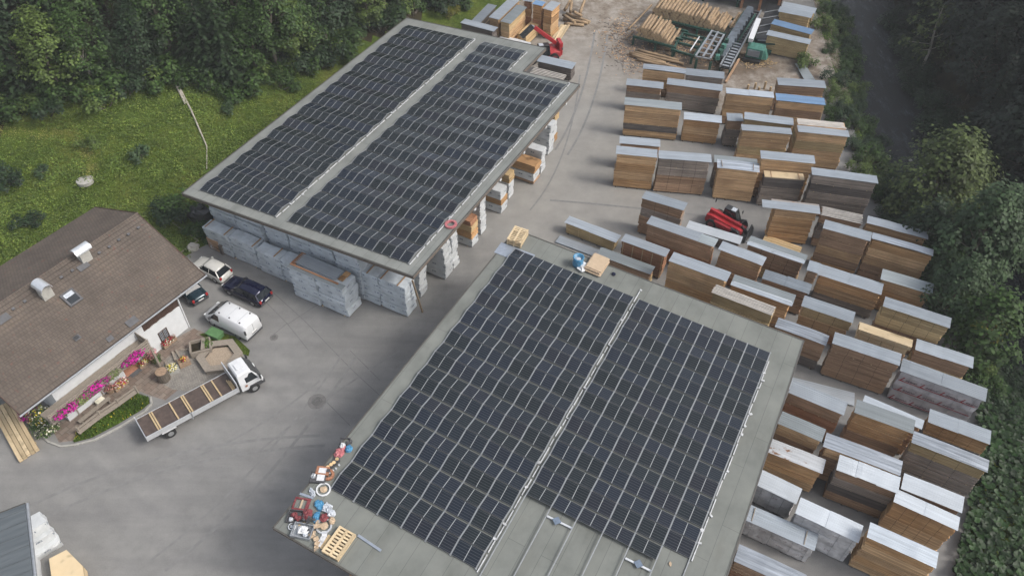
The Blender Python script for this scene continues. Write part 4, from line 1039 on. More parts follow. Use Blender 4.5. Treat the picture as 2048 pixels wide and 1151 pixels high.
def flowers(name, label, cat, loc, rz, pot, r, mats, mis, n=150, s=.12, group=None, zc=.5, potmat='barkwood'):
    n = int(n*1.6); r = (r[0]*1.12, r[1]*1.25, r[2]*1.1); zc += .08
    t = empty(name, loc, rz, label, cat, group)
    if pot: pot.build('pot', M[potmat], t)
    mb = MB(); leaves(mb, (0,0,zc), r, n, s, mis, random.Random(int(abs(loc[0]*91+loc[1]*17))))
    mb.build('flowers', [M[k] for k in mats], t); return t
for i, (px, py, ln) in enumerate(((113,805,2.0),(185,771,2.6),(250,705,1.9))):
    p = HI @ G(px, py, 3.1); g = HM @ Vector((p.x, by-.22, 0))
    t = empty('balcony_flower_box', (g.x, g.y, 2.85), HA, ('hanging magenta petunias at the low left end of the balcony rail', 'hanging magenta petunias in the middle of the balcony rail', 'hanging magenta petunias nearest the balcony corner by the doorway')[i], 'flower box', 'flower boxes on the balcony rail')
    MB().box(-ln/2, ln/2, -.11, .11, .12, .32).build('box', M['fence'], t)
    mb = MB(); leaves(mb, (0,-.05,.28), (ln/2+.15,.38,.42), 420, .17, (0,0,0,0,0,1), random.Random(i)); mb.build('flowers', [M['f_magenta'], M['leaf_pot']], t)
for i, (px, py, ln) in enumerate(((150,787,1.0),(215,740,1.2))):
    p = HI @ G(px, py, 3.1); g = HM @ Vector((p.x, by-.2, 0))
    t = empty('balcony_flower_box', (g.x, g.y, 2.8), HA, ('pale green trailing plant between the left and middle petunias', 'pale green trailing plant between the middle and right petunias')[i], 'flower box', 'flower boxes on the balcony rail')
    MB().box(-ln/2, ln/2, -.1, .1, .12, .3).build('box', M['fence'], t)
    mb = MB(); leaves(mb, (0,-.05,.2), (ln/2+.1,.34,.4), 220, .14, (0,), random.Random(9+i)); mb.build('leaves', [M['leaf_pale']], t)
FM = ['f_red', 'f_white', 'f_yellow', 'f_pink', 'leaf_pot']
trough = lambda l: MB().box(-l/2, l/2, -.16, .16, 0, .32)
def GA(px, py, z=.0): p = G(px, py, z); return (p.x, p.y, z)
q = HM @ Vector(((wx0+wx1)/2+.05, WY-.28, 0)); flowers('window_box', 'red and white flower box below the ground-floor window', 'flower box', (q.x, q.y, max(.15, wz0-.5)), HA, trough(1.3), (.7,.24,.24), FM, (0,0,1,0,4), 190, .13, None, .38)
flowers('flower_trough', 'red and white flower trough right of the doorway, yellow blooms along its front', 'flower box', GA(292,727), HA, trough(1.2), (.66,.3,.26), FM, (0,0,1,2,4), 200, .13, None, .42)
flowers('flower_trough', 'red, white and yellow flower trough left of the doorway', 'flower box', GA(244,773), HA, trough(1.2), (.66,.34,.28), FM, (0,1,2,3,0), 200, .13, None, .42)
pot = lambda r=.3, h=.45: MB().lathe([(r*.7,0),(r,h),(r*.9,h)], 12)
flowers('potted_bush', 'round pink flowering bush against the wall beside the red and white trough', 'plant', GA(309,722), 0, pot(.3,.6), (.5,.5,.4), ['f_pink','leaf_pot'], (0,0,1), 230, .13, None, .95)
flowers('leafy_plant', 'green leafy plant under the pink bush by the wall', 'plant', GA(316,722), 0, None, (.4,.4,.3), ['leaf_pot'], (0,), 120, .16, None, .3)
flowers('flower_pot', 'dull pink flower pot on the terrace left of the left trough', 'plant', GA(222,783), 0, pot(.36,.5), (.42,.42,.25), ['f_pink','f_red','leaf_pot'], (0,0,1,2), 160, .11, None, .62)
flowers('stone_planter', 'stone planter with yellow and white flowers beside the tree stump', 'plant', GA(346,744), .5, MB().box(-.55,.55,-.3,.3,0,.4), (.5,.36,.28), ['f_white','f_yellow','leaf_pot'], (0,0,1,1,2), 230, .12, None, .55, 'concrete')
flowers('stone_planter', 'block-shaped stone planter with red flowers in the cobbled court', 'plant', GA(370,727), .6, MB().box(-.45,.45,-.35,.35,0,.45), (.28,.28,.2), ['f_red','f_yellow','leaf_pot'], (0,0,1,2), 110, .12, None, .6, 'barkwood')
flowers('flowering_bush', 'yellow and white flowering bush at the left corner of the terrace', 'plant', GA(88,842), 0, None, (.85,.75,.75), ['f_white','f_yellow','leaf_pale','leaf_pot'], (0,1,2,3,2,3), 420, .17, None, .8)
flowers('flowering_bush', 'low magenta flower clump under the left roof corner', 'plant', GA(66,838), 0, None, (.7,.6,.6), ['f_magenta','leaf_pot'], (0,0,1), 260, .16, None, .8)
flowers('garden_plants', 'green plants with pale flowers in the kerbed bed', 'plant', GA(97,866), .6, None, (.9,.5,.5), ['leaf_pot','leaf_pale','f_white'], (0,0,1,2), 260, .18, None, .4)
flowers('garden_plants', 'dark green low plants between the bush and the kerb', 'plant', GA(80,853), .6, None, (.7,.35,.4), ['leaf_pot'], (0,), 180, .16, None, .25)

# ---------------------------------------------------------------- terrace
def sheet_poly(name, pts, mat, z, label=None, kind='structure', world=False):
    P = [Vector((*p, z)) if world else G(p[0], p[1], z) for p in pts]
    mb = MB(); mb.v = [tuple(p) for p in P]; mb.f = [tuple(range(len(P)))]; mb.m = [0]
    o = mb.build(name, mat); bm = bmesh.new(); bm.from_mesh(o.data); bmesh.ops.triangulate(bm, faces=bm.faces); bmesh.ops.recalc_face_normals(bm, faces=bm.faces)
    if sum(f.normal.z for f in bm.faces) < 0: bmesh.ops.reverse_faces(bm, faces=bm.faces)
    bm.to_mesh(o.data); bm.free(); return tag(o, label, kind=kind)
def paving(name, c1, c2, mo, w_, h_, rot):
    m = N(name); tc = m.n('ShaderNodeTexCoord'); mp = m.n('ShaderNodeMapping'); mp.inputs['Rotation'].default_value = (0,0,rot); m.l(tc.outputs['Object'], mp.inputs[0])
    br = m.n('ShaderNodeTexBrick'); m.l(mp.outputs[0], br.inputs['Vector']); br.inputs['Scale'].default_value = 1
    br.inputs['Brick Width'].default_value = w_; br.inputs['Row Height'].default_value = h_; br.inputs['Mortar Size'].default_value = .015
    br.inputs['Color1'].default_value = c1+(1,); br.inputs['Color2'].default_value = c2+(1,); br.inputs['Mortar'].default_value = mo+(1,)
    a = m.noise(m.obj((1,1,1), False), 1.6, 4, .65)
    return m.fin(m.mix(1., br.outputs['Color'], m.ramp(a, [(.3, (.75,.75,.75)), (.7, (1.15,1.13,1.1))]), 'MULTIPLY'), .9, 0, .2)
M['slabs'] = paving('terrace slabs', (.19,.145,.12), (.24,.20,.17), (.10,.09,.075), .7, .45, -HA)
M['cobble'] = paving('cobbles', (.25,.235,.215), (.31,.295,.27), (.15,.14,.125), .16, .12, -HA+.3)
sheet_poly('terrace', [(100,850),(137,836),(245,752),(352,676),(388,656),(402,662),(420,672),(452,680),(455,700),(330,800),(300,790),(270,778),(155,862),(150,880),(118,884)], M['slabs'], .004)
sheet_poly('cobbled_court', [(360,700),(395,690),(430,700),(448,725),(445,752),(415,772),(380,783),(345,778),(322,765),(318,745),(335,715)], M['cobble'], .008)
sheet_poly('lawn', [(148,884),(152,868),(205,832),(275,788),(297,794),(299,806),(285,818),(235,848),(185,874)], M['meadow'], .05)
sheet_poly('lawn', [(398,668),(432,660),(470,672),(500,700),(497,712),(470,700),(440,690)], M['meadow'], .012)
kb = MB(); kp = [(58,845),(80,868),(98,884),(122,893),(150,890),(190,880),(240,854),(290,824),(304,808),(302,794)]
P = [G(*p) for p in kp]
for a, b in zip(P, P[1:]): kb.bar(a+Vector((0,0,.06)), b+Vector((0,0,.06)), .14, .12)
tag(kb.build('kerb', M['concrete']), kind='structure')
gr = MB(); q = random.Random(4)
def inpoly(x, y, P):
    c = False; j = len(P)-1
    for i in range(len(P)):
        if (P[i][1] > y) != (P[j][1] > y) and x < (P[j][0]-P[i][0])*(y-P[i][1])/(P[j][1]-P[i][1])+P[i][0]: c = not c
        j = i
    return c
LP = [G(*p) for p in [(148,884),(152,868),(205,832),(275,788),(297,794),(299,806),(285,818),(235,848),(185,874)]]
for _ in range(9000):
    x = q.uniform(min(p.x for p in LP), max(p.x for p in LP)); y = q.uniform(min(p.y for p in LP), max(p.y for p in LP))
    if inpoly(x, y, [(p.x, p.y) for p in LP]):
        a = q.uniform(0, 6.28); h = q.uniform(.08,.24); w_ = .05; gr.add([(x-w_*math.cos(a), y-w_*math.sin(a), .05), (x+w_*math.cos(a), y+w_*math.sin(a), .05), (x+q.uniform(-.1,.1), y+q.uniform(-.1,.1), .05+h)], [(0,1,2)], (1 if q.random() < .025 else 0))
M['leaf_grass'] = leafmat('grass blades', (.085,.15,.022), .45)
tag(gr.build('lawn_grass', [M['leaf_grass'], M['f_yellow']]), 'rough bright grass with yellow flowers inside the kerb', 'grass', kind='stuff')
# rail fence
def fence(pts, label):
    P = [G(*p) for p in pts]; t = empty('rail_fence', P[0], 0, label, 'fence')
    for a, b in zip(P, P[1:]):
        for z, o in ((.45,0),(.75,.0)): MB().bar(a-P[0]+Vector((0,0,z)), b-P[0]+Vector((0,0,z)), .07, .17).build('rail', M['fence'], t)
        MB().bar(a-P[0]+Vector((.06,-.2,.48)), b-P[0]+Vector((.06,-.2,.48)), .35, .06).build('seat_plank', M['fence'], t)
    for a in P: MB().box(-.08,.08,-.08,.08,0,.95).build('post', M['fence'], t, a-P[0])
fence([(162,868),(204,836),(240,812),(276,786)], 'weathered timber rail fence with seat plank between terrace and lawn')
# table and benches at the wall
p = G(178, 805); t = empty('terrace_table', (p.x, p.y, 0), HA, 'grey wooden table against the white wall on the terrace', 'table')
MB().box(-1.3,1.3,-.4,.4,.68,.74).build('tabletop', M['fence'], t)
for sx in (-1.1, 1.1):
    for sy in (-.3, .3): MB().box(sx-.05,sx+.05,sy-.05,sy+.05,0,.675).build('leg', M['fence'], t)
p = G(186, 812); t = empty('bench', (p.x+.5, p.y-.6, 0), HA, 'grey wooden bench along the front of the terrace table', 'bench')
MB().box(-1.4,1.4,-.18,.18,.40,.46).build('seat', M['fence'], t)
for sx in (-1.2, 1.2): MB().box(sx-.06,sx+.06,-.16,.16,0,.395).build('leg', M['fence'], t)
def boxthing(name, label, cat, px, py, d, mat, z=0, rz=HA, group=None):
    p = G(px, py, z); o = MB().box(-d[0]/2,d[0]/2,-d[1]/2,d[1]/2,0,d[2]).build(name, M[mat], None, (p.x, p.y, z), rz, bevel=.03); return tag(o, label, cat, group)
boxthing('cushion', 'cream cushion box at the left end of the terrace table', 'box', 151, 824, (.75,.6,.5), 'w_fresh')
boxthing('cushion', 'cream round cushion at the right end of the terrace table', 'box', 203, 805, (.7,.5,.4), 'f_white')
boxthing('door_mat', 'dark door mat on the slabs in front of the doorway', 'mat', 271, 744, (1.0,.55,.02), 'patchtile', .012)
# stump, planters, bin, sand pit
p = G(329, 757); t = empty('tree_stump', p, 0, 'thick cut tree stump standing on end beside the yellow flower planter', 'tree stump')
MB().lathe([(.52,0),(.5,.5),(.49,.95)], 18, 0).build('bark', M['trunk'], t); MB().lathe([(.46,.952),(.46,.97)], 18).build('cut_face', M['barkwood'], t)
p = G(404, 700); t = empty('wooden_planter', p, R(20), 'square weathered wooden planter with green shoots, near the green bin', 'planter')
for a, b in (((-.8,-.65),(.8,-.65)),((.8,-.65),(.8,.65)),((.8,.65),(-.8,.65)),((-.8,.65),(-.8,-.65))):
    MB().bar((a[0],a[1],.35),(b[0],b[1],.35),.12,.68).build('side_board', M['fence'], t)
MB().box(-.73,.73,-.58,.58,.01,.4).build('soil', M['floor'], t)
MB().bar((.2,-.6,.75),(.35,.65,.75),.3,.08).build('plank', M['fence'], t)
mb = MB(); leaves(mb, (.55,.1,.6), (.45,.6,.35), 150, .18, (0,1), random.Random(3)); mb.build('leaves', [M['leaf_pot'], M['leaf_grass']], t)
p = G(432, 672); t = empty('garden_box', p, R(-25), 'green plastic garden box on the grass verge near the white van', 'box')
M['greenplastic'] = plain('faded green plastic', (.10,.21,.085), .5)
MB().box(-.6,.6,-.4,.4,0,.45).build('body', M['greenplastic'], t, bevel=.04); MB().box(-.66,.66,-.46,.46,.451,.54).build('lid', M['greenplastic'], t, bevel=.03)
p = G(441, 716); t = empty('hexagonal_seat', p, R(10), 'hexagonal wooden seat ring with board floor beside the truck cab', 'bench')
ring = [(1.9*math.cos(R(60*i)), 1.9*math.sin(R(60*i))) for i in range(6)]; rin = [(1.2*math.cos(R(60*i)), 1.2*math.sin(R(60*i))) for i in range(6)]
M['hexwood'] = plain('sun bleached boards', (.34,.27,.20), .85, 0, .3, 5, (6,1,6))
for i in range(6):
    a, b, c, d = ring[i], ring[(i+1)%6], rin[(i+1)%6], rin[i]
    MB().prism([a,b,c,d], .36, .44).build('seat_board', M['fence'], t)
    MB().prism([(a[0]*.97,a[1]*.97),(b[0]*.97,b[1]*.97),(b[0]*.93,b[1]*.93),(a[0]*.93,a[1]*.93)], 0, .355).build('side', M['fence'], t)
MB().prism([(x*.98, y*.98) for x, y in rin], .02, .2).build('floor_boards', M['hexwood'], t)
for i, (a, b, hz) in enumerate((((386,684),(392,716),.25),((338,752),(333,725),.2),((352,722),(346,705),.2),((362,700),(387,699),.12),((365,722),(352,700),.12))):
    A_, B_ = G(*a), G(*b); o = MB().bar((0,0,hz/2),(B_-A_)+Vector((0,0,hz/2)),.16,hz).build('timber_edging', M['fence'], None, A_)
    tag(o, ('upright-edged timber at the right side of the cobbled court', 'timber edging beside the tree stump', 'short dark timber lying in the court near the red flower stone', 'grey timber edging along the top of the court', 'slanting timber lying across the court')[i], 'timber')
# sawn boards by the house corner
A_ = G(33, 862); t = empty('board_pile', A_, R(-47), 'pile of pale sawn boards lying beside the left corner of the farmhouse', 'board pile')
q = random.Random(2)
for k in range(5):
    MB().box(-3.0+q.uniform(-.3,.3), 3.0+q.uniform(-.1,.1), -.75+k*.3, -.75+k*.3+.27, .1, .42+q.uniform(-.05,.08)).build('board', [M['w_fresh']], t)
for sx in (-2.2, 2.0): MB().box(sx,sx+.1,-.75,.75,.003,.098).build('bearer', M['stick'], t)
# pipes and stone at the house corner
for i, (a, b, la) in enumerate((((347,449),(399,486),'pale straight pole lying in the grass behind the house corner'),((364,508),(395,486),'short pale pole slanting from the roof edge'))):
    A_, B_ = GT(*a), GT(*b); o = MB().bar((0,0,.12),(B_-A_)+Vector((0,0,.12)),.12,.1).build('pole', M['fence'], None, A_); tag(o, la, 'pole')
p = GT(388, 500); tag(MB().blob((0,0,.2),(.6,.5,.45),0,5,.2,6).build('boulder', M['concrete'], None, p), 'grey boulder under the pale poles at the house corner', 'boulder')
p = G(430, 500); t = empty('pallet_stack', (p.x, p.y, 0), R(-30), 'upright wooden pallets leaning against the first wrapped packs', 'pallets')
for k in range(3):
    for j in range(7): MB().box(-.7+.5*k*.1, .7, k*.2, k*.2+.12, .05+j*.19, .17+j*.19).build('slat', M['w_brown'], t)
MB().box(.85,1.15,-.1,.5,0,1.1).build('plank', M['w_dark'], t)
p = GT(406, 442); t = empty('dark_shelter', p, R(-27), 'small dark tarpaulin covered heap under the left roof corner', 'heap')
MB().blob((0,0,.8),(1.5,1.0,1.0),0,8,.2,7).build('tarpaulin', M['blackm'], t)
# ---------------------------------------------------------------- vehicles
def wheels(t, xs, hw, r=.31, w=.2, name='wheel', rim='wheel'):
    for x in xs:
        for s in (-1, 1):
            o = MB().tube((0,-w/2,0),(0,w/2,0),r,n=18).build(name, M['black'], t, (x, s*(hw-w/2-.005), r))
            MB().tube((0,s*w/2,0),(0,s*(w/2+.012),0),r*.62,n=14).build('rim', M[rim], o)
def place(nose, tail, z=.6):
    a, b = G(*nose, z), G(*tail, z); d = a-b; return (a+b)/2, math.atan2(d.y, d.x), math.hypot(d.x, d.y)
def car(name, label, loc, rz, L, W, Hh, paint, cab, wb=.58, hood=.95, belt=.92, estate=False):
    """cab = (x rear bottom, x rear top, x front top, x front bottom) as fractions of half length"""
    t = empty(name, (loc.x, loc.y, 0), rz, label, 'car'); hl, hw = L/2, W/2
    st = [(-1,.78,.38,.62),(-.97,.92,.24,.80),(-.85,.98,.20,belt-.03),(-.3,1,.19,belt),(cab[3],1,.19,belt),(.62,.98,.2,hood-.1),(.86,.94,.2,hood-.16),(.96,.86,.26,hood-.28),(1,.7,.34,hood-.42)]
    rings = []
    for fx, fw, zl, zb in st:
        x, w = fx*hl, fw*hw
        rings.append([(x,-w*.94,zl),(x,-w,zl+.18),(x,-w,zb-.18),(x,-w*.93,zb-.02),(x,-w*.5,zb+.02),(x,0,zb+.03),(x,w*.5,zb+.02),(x,w*.93,zb-.02),(x,w,zb-.18),(x,w,zl+.18),(x,w*.94,zl)])
    b = recalc(MB().loft(rings).build('body', M[paint], t, smooth=True)); b.data.polygons.foreach_set('use_smooth', [True]*len(b.data.polygons))
    bx = [c*hl for c in cab]; wl, wt = hw*.93, hw*.74; zt = Hh
    g = MB(); g.loft([[(bx[0],-wl,belt-.03),(bx[3],-wl,belt-.03),(bx[3],wl,belt-.03),(bx[0],wl,belt-.03)],[(bx[1],-wt,zt-.05),(bx[2],-wt,zt-.05),(bx[2],wt,zt-.05),(bx[1],wt,zt-.05)]])
    recalc(g.build('windows', M['glass'], t))
    rr = []
    for x, w, z in ((bx[1]-.06,wt*.9,zt-.05),(bx[1]+.1,wt+.02,zt-.01),((bx[1]+bx[2])/2,wt+.02,zt+.02),(bx[2]-.15,wt+.01,zt-.0),(bx[2]+.05,wt*.92,zt-.05)):
        rr.append([(x,-w,z-.07),(x,-w*.9,z),(x,0,z+.02),(x,w*.9,z),(x,w,z-.07)])
    recalc(MB().loft(rr).build('roof_panel', M[paint], t, smooth=True))
    for s in (-1, 1):
        for xb, xt in ((bx[0],bx[1]),(bx[3],bx[2])):
            MB().bar((xb,s*wl,belt-.02),(xt,s*wt,zt-.04),.09,.08).build('pillar', M[paint], t)
        n = 2 if estate else 1
        for k in range(n):
            f = (.5,) if n == 1 else (.36,.66); f = f[k]
            xb = bx[0]+(bx[3]-bx[0])*f; xt = bx[1]+(bx[2]-bx[1])*f
            MB().bar((xb,s*(wl+.004),belt-.02),(xt,s*(wt+.004),zt-.04),.08,.03).build('pillar', M[paint], t)
        MB().box(hl*.92,hl*.97,s*hw*.62-.16,s*hw*.62+.16,hood-.42,hood-.26).build('headlight', M['lamp'], t)
        MB().box(-hl*.995,-hl*.93,s*hw*.80-.1,s*hw*.80+.1,.62,.86).build('tail_light', M['tail'], t)
        MB().box(bx[3]-.28,bx[3]-.12,s*(hw+.03)-.08,s*(hw+.03)+.08,belt-.02,belt+.12).build('wing_mirror', M['plast' if paint != 'pearl' else paint], t)
    MB().box(-hl-.035,-hl+.25,-hw*.86,hw*.86,.33,.55).build('rear_bumper', M['plast' if paint != 'pearl' else paint], t, bevel=.04)
    MB().box(hl-.2,hl+.03,-hw*.8,hw*.8,.25,.45).build('front_bumper', M['plast' if paint != 'pearl' else paint], t, bevel=.04)
    MB().box(-hl-.05,-hl-.037,-.26,.26,.56,.67).build('number_plate', M['plate'], t)
    wheels(t, (-wb*hl, wb*hl), hw)
    return t
c, a, l = place((394.8,523), (451.2,550.8))
car('white_hatchback', 'small cream white three-door hatchback parked half under the farmhouse eave', c, a, 3.85, 1.62, 1.42, 'pearl', (-.93,-.70,.12,.42))
c, a, l = place((457.3,563), (529.4,596))
car('estate_car', 'dark navy estate car parked between the wrapped packs and the white van', c, a, 4.7, 1.78, 1.45, 'navy', (-.95,-.78,.10,.40), estate=True)
r1, r2 = G(388.5,604,.7), G(413.5,589,.7); d = (r2-r1).normalized(); ax = Vector((-d.y, d.x, 0))
if ax.y < 0: ax = -ax
c = (r1+r2)/2+ax*2.1
t = car('green_saloon', 'dark green saloon car with only its boot showing from under the farmhouse roof', c, math.atan2(ax.y, ax.x), 4.25, 1.66, 1.36, 'darkgreen', (-.52,-.34,.18,.48))
# van
c, a, l = place((420,615), (506.8,658.5), .9)
t = empty('delivery_van', (c.x, c.y, 0), a, 'white panel van with roof rails and a blue side emblem, parked by the garden', 'van')
L, W, Hh = 5.1, 1.9, 1.95; hl, hw = L/2, W/2
sec = [(-1,.90,.32,1.70,.82),(-.985,.97,.28,1.84,.86),(-.9,1,.26,1.93,.88),(-.2,1,.25,1.96,.88),(.24,1,.25,1.95,.87),(.34,1,.25,1.88,.82),(.66,1,.25,1.26,.90),(.72,.99,.25,1.16,.93),(.88,.94,.27,1.0,.88),(.95,.86,.3,.88,.8),(1,.72,.34,.72,.75)]
rings = []
for fx, fw, zl, zt, tw in sec:
    x, w = fx*hl, fw*hw; m_ = min(zt-.12, 1.08)
    rings.append([(x,-w*.95,zl),(x,-w,zl+.2),(x,-w,m_),(x,-w*tw-.0,zt-.06),(x,-w*tw*.85,zt),(x,0,zt+.02),(x,w*tw*.85,zt),(x,w*tw,zt-.06),(x,w,m_),(x,w,zl+.2),(x,w*.95,zl)])
recalc(MB().loft(rings).build('body', M['vanwhite'], t, smooth=True))
g = MB(); g.loft([[(.34*hl,-hw*.76,1.88),(.34*hl,hw*.76,1.88),(.34*hl+.05,hw*.76,1.95),(.34*hl+.05,-hw*.76,1.95)],[(.67*hl,-hw*.86,1.25),(.67*hl,hw*.86,1.25),(.67*hl+.05,hw*.86,1.34),(.67*hl+.05,-hw*.86,1.34)]])
recalc(g.build('windscreen', M['glass'], t))
for s in (-1, 1):
    g = MB(); y0, y1 = s*(hw+.008), s*(hw*.885+.012)
    g.add([(.18*hl,y0,1.10),(.60*hl,y0,1.10),(.38*hl,y1,1.72),(.18*hl,y1,1.74),(.18*hl,y0-s*.05,1.10),(.60*hl,y0-s*.05,1.10),(.38*hl,y1-s*.05,1.72),(.18*hl,y1-s*.05,1.74)], [(0,1,2,3),(7,6,5,4),(0,4,5,1),(1,5,6,2),(2,6,7,3),(3,7,4,0)])
    recalc(g.build('side_window', M['glass'], t))
    MB().box(-hl*.99,hl*.15,s*(hw+.004)-.012,s*(hw+.004)+.012,.42,.47).build('side_strip', M['plast'], t)
    MB().box(-hl*1.005,-hl*.95,s*hw*.93-.05,s*hw*.93+.05,1.05,1.5).build('tail_light', M['plast'], t)
    MB().box(hl*.80,hl*.93,s*hw*.78-.12,s*hw*.78+.12,.80,.95).build('headlight', M['lamp'], t)
    MB().box(.52*hl,.58*hl,s*(hw+.13)-.1,s*(hw+.13)+.1,1.08,1.3).build('wing_mirror', M['plast'], t)
    for k in range(3): MB().box(-1.9+k*1.15,-1.8+k*1.15,s*hw*.66-.05,s*hw*.66+.05,1.95,2.03).build('roof_mount', M['blackm'], t)
for k in range(2): MB().box(-1.6+k*1.15,-1.585+k*1.15,-hw*.72,hw*.72,1.972,1.984).build('roof_groove', M['c_grey'], t)
MB().box(-hl-.05,-hl+.1,-hw*.92,hw*.92,.3,.5).build('rear_bumper', M['plast'], t, bevel=.03)
MB().box(hl-.25,hl+.02,-hw*.8,hw*.8,.28,.5).build('front_bumper', M['plast'], t, bevel=.04)
MB().box(-hl-.012,-hl+.02,-.3,.3,.62,.68).build('number_plate_light', M['plast'], t); MB().box(-hl-.015,-hl+.02,-.26,.26,.72,.83).build('number_plate', M['plate'], t)
MB().box(-hl-.006,-hl+.02,-.012,.012,.55,1.7).build('door_gap', M['plast'], t)
wheels(t, (-.56*hl, .60*hl), hw, .34, .22)
M['inkblue'] = plain('blue lettering', (.10,.30,.42), .5)
RX = Matrix.Rotation(R(90), 4, 'X')
lg = MB(); lg.box(-1.45,-1.2,-hw-.012,-hw-.004,.98,1.22).box(-1.15,-.1,-hw-.012,-hw-.004,1.06,1.15)
lg.build('side_emblem', M['inkblue'], t); MB().box(-1.15,-.35,-hw-.012,-hw-.004,.93,.98).build('side_line', M['c_grey'], t)

# flatbed truck
rn, fn, rf_ = G(295,879,1.15), G(477,781,1.15), G(266,834,1.15)
d = (fn-rn); BL = d.length; a = math.atan2(d.y, d.x); wv = rf_-rn; BW = abs(-math.sin(a)*wv.x+math.cos(a)*wv.y); print('truck bed', BL, BW)
BW = 2.35
t = empty('flatbed_truck', (rn.x, rn.y, 0), a, 'white-cabbed flatbed truck with long brown deck and aluminium sides', 'truck')
deck = MB().box(.03,BL-.03,.04,BW-.04,1.02,1.12).build('deck', M['ply'], t)
for y0, nm in ((0,'side_board'),(BW-.04,'side_board')):
    for k in range(2):
        xa, xb = (0, BL*.47) if k == 0 else (BL*.485, BL)
        MB().box(xa,xb,y0,y0+.035,.98,1.5 if y0 == 0 else 1.18).build(nm, M['alu'], t)
    MB().box(BL*.47,BL*.485,y0-.02,y0+.06,.75,1.56 if y0 == 0 else 1.25).build('stake', M['steel'], t)
MB().box(-.05,.0,-.02,BW+.02,.95,1.5).build('tailboard', M['alu'], t)
MB().box(BL,BL+.07,-.03,BW+.35,.98,2.1).build('headboard', M['alu'], t)
MB().box(.2,BL+2.0,.75,BW-.75,.55,.95).build('chassis', M['blackm'], t)
for px in (1.6, BL+1.25):
    for y in (.02, BW-.3):
        for k in ((0,) if px > BL else (0,)):
            o = MB().tube((0,0,0),(0,.28,0),.42,n=18).build('wheel', M['black'], t, (px, y, .42))
            MB().tube((0,-.012 if y < 1 else .28,0),(0,0 if y < 1 else .292,0),.22,n=14).build('rim', M['wheel'], o)
MB().box(1.05,2.15,-.02,.3,.86,.93).build('mudguard', M['white'], t)
cw0, cw1 = .14, BW-.1; cx = BL+.28
cab = [(0,.6,2.25,.14),(.1,.55,2.36,.16),(.75,.5,2.42,.18),(1.15,.5,2.36,.18),(1.48,.5,1.75,.06),(1.72,.5,1.30,.02),(1.82,.55,.95,.05),(1.85,.62,.75,.12)]
rings = []
for x, zl, zt, ins in cab:
    m_ = min(1.35, zt-.1); rings.append([(cx+x,cw0+.02,zl),(cx+x,cw0,m_),(cx+x,cw0+ins,zt-.08),(cx+x,cw0+ins+.12,zt),(cx+x,cw1-ins-.12,zt),(cx+x,cw1-ins,zt-.08),(cx+x,cw1,m_),(cx+x,cw1-.02,zl)])
recalc(MB().loft(rings).build('cab', M['vanwhite'], t, smooth=False, bevel=.04))
g = MB(); P4 = [(cx+1.20,cw0+.24,2.30),(cx+1.20,cw1-.24,2.30),(cx+1.72,cw1-.1,1.36),(cx+1.72,cw0+.1,1.36)]
g.loft([[(x+.015,y,z+.03) for x, y, z in P4],[(x-.05,y,z-.02) for x, y, z in P4]]); recalc(g.build('windscreen', M['glass'], t))
for s, yy in ((-1,cw0),(1,cw1)):
    g = MB(); P4 = [(cx+.5,yy+s*.012,1.36),(cx+1.5,yy+s*.012,1.36),(cx+1.2,yy-s*.14,2.1),(cx+.5,yy-s*.155,2.16)]
    g.loft([P4, [(x,y-s*.05,z) for x, y, z in P4]]); recalc(g.build('side_window', M['glass'], t))
    MB().box(cx+1.55,cx+1.68,yy+s*.22-.09,yy+s*.22+.09,1.35,1.75).build('wing_mirror', M['blackm'], t)
    MB().bar((cx+1.5,yy,1.7),(cx+1.6,yy+s*.2,1.72),.04,.04).build('mirror_arm', M['blackm'], t)
    MB().box(cx+1.78,cx+1.9,(cw0+.3 if s < 0 else cw1-.3)-.16,(cw0+.3 if s < 0 else cw1-.3)+.16,.75,.9).build('headlight', M['lamp'], t)
MB().box(cx+1.6,cx+1.95,cw0-.02,cw1+.02,.42,.72).build('front_bumper', M['plast'], t, bevel=.04)
MB().box(cx+.7,cx+1.7,cw0-.06,cw0+.25,.5,.86).build('wheel_arch', M['plast'], t)
MB().box(cx+.28,cx+.85,(cw0+cw1)/2-.35,(cw0+cw1)/2+.35,2.41,2.46).build('roof_hatch', M['vanwhite'], t, bevel=.02)
pw = MB().lathe([(.12,0),(.12,.006)], 12).build('door_emblem', M['copper'], t); pw.location = (cx+.45, cw0-.012, 1.05); pw.rotation_euler = (R(90),0,0)
# timber bearers lying on the deck
for i, (fx, n_) in enumerate(((.13,2),(.345,1),(.475,2),(.70,2),(.82,1))):
    p = (Matrix.Translation(rn) @ Matrix.Rotation(a, 4, 'Z')) @ Vector((BL*fx, 0, 0))
    tt = empty('deck_bearers', (p.x, p.y, 1.121), a, ('rearmost pair of wooden strips across the truck deck', 'single wooden strip second from the tailboard of the truck', 'pair of wooden strips at the middle of the truck deck', 'broad pair of wooden strips ahead of the deck middle', 'foremost single pale strip across the truck deck')[i], 'bearer', 'wooden strips across the truck deck')
    for k in range(n_): MB().box(k*.17,k*.17+.11,.1,BW-.1,0,.1).build('strip', M['stick'], tt)
p = (Matrix.Translation(rn) @ Matrix.Rotation(a, 4, 'Z')) @ Vector((BL-.35, .3, 0))
tt = empty('deck_bearers', (p.x, p.y, 1.121), a, 'short boards heaped behind the truck headboard', 'board')
for k in range(3): MB().box(k*.09,k*.09+.07,.0,1.2-.2*k,0,.12+.1*k).build('board', M['stick'], tt)

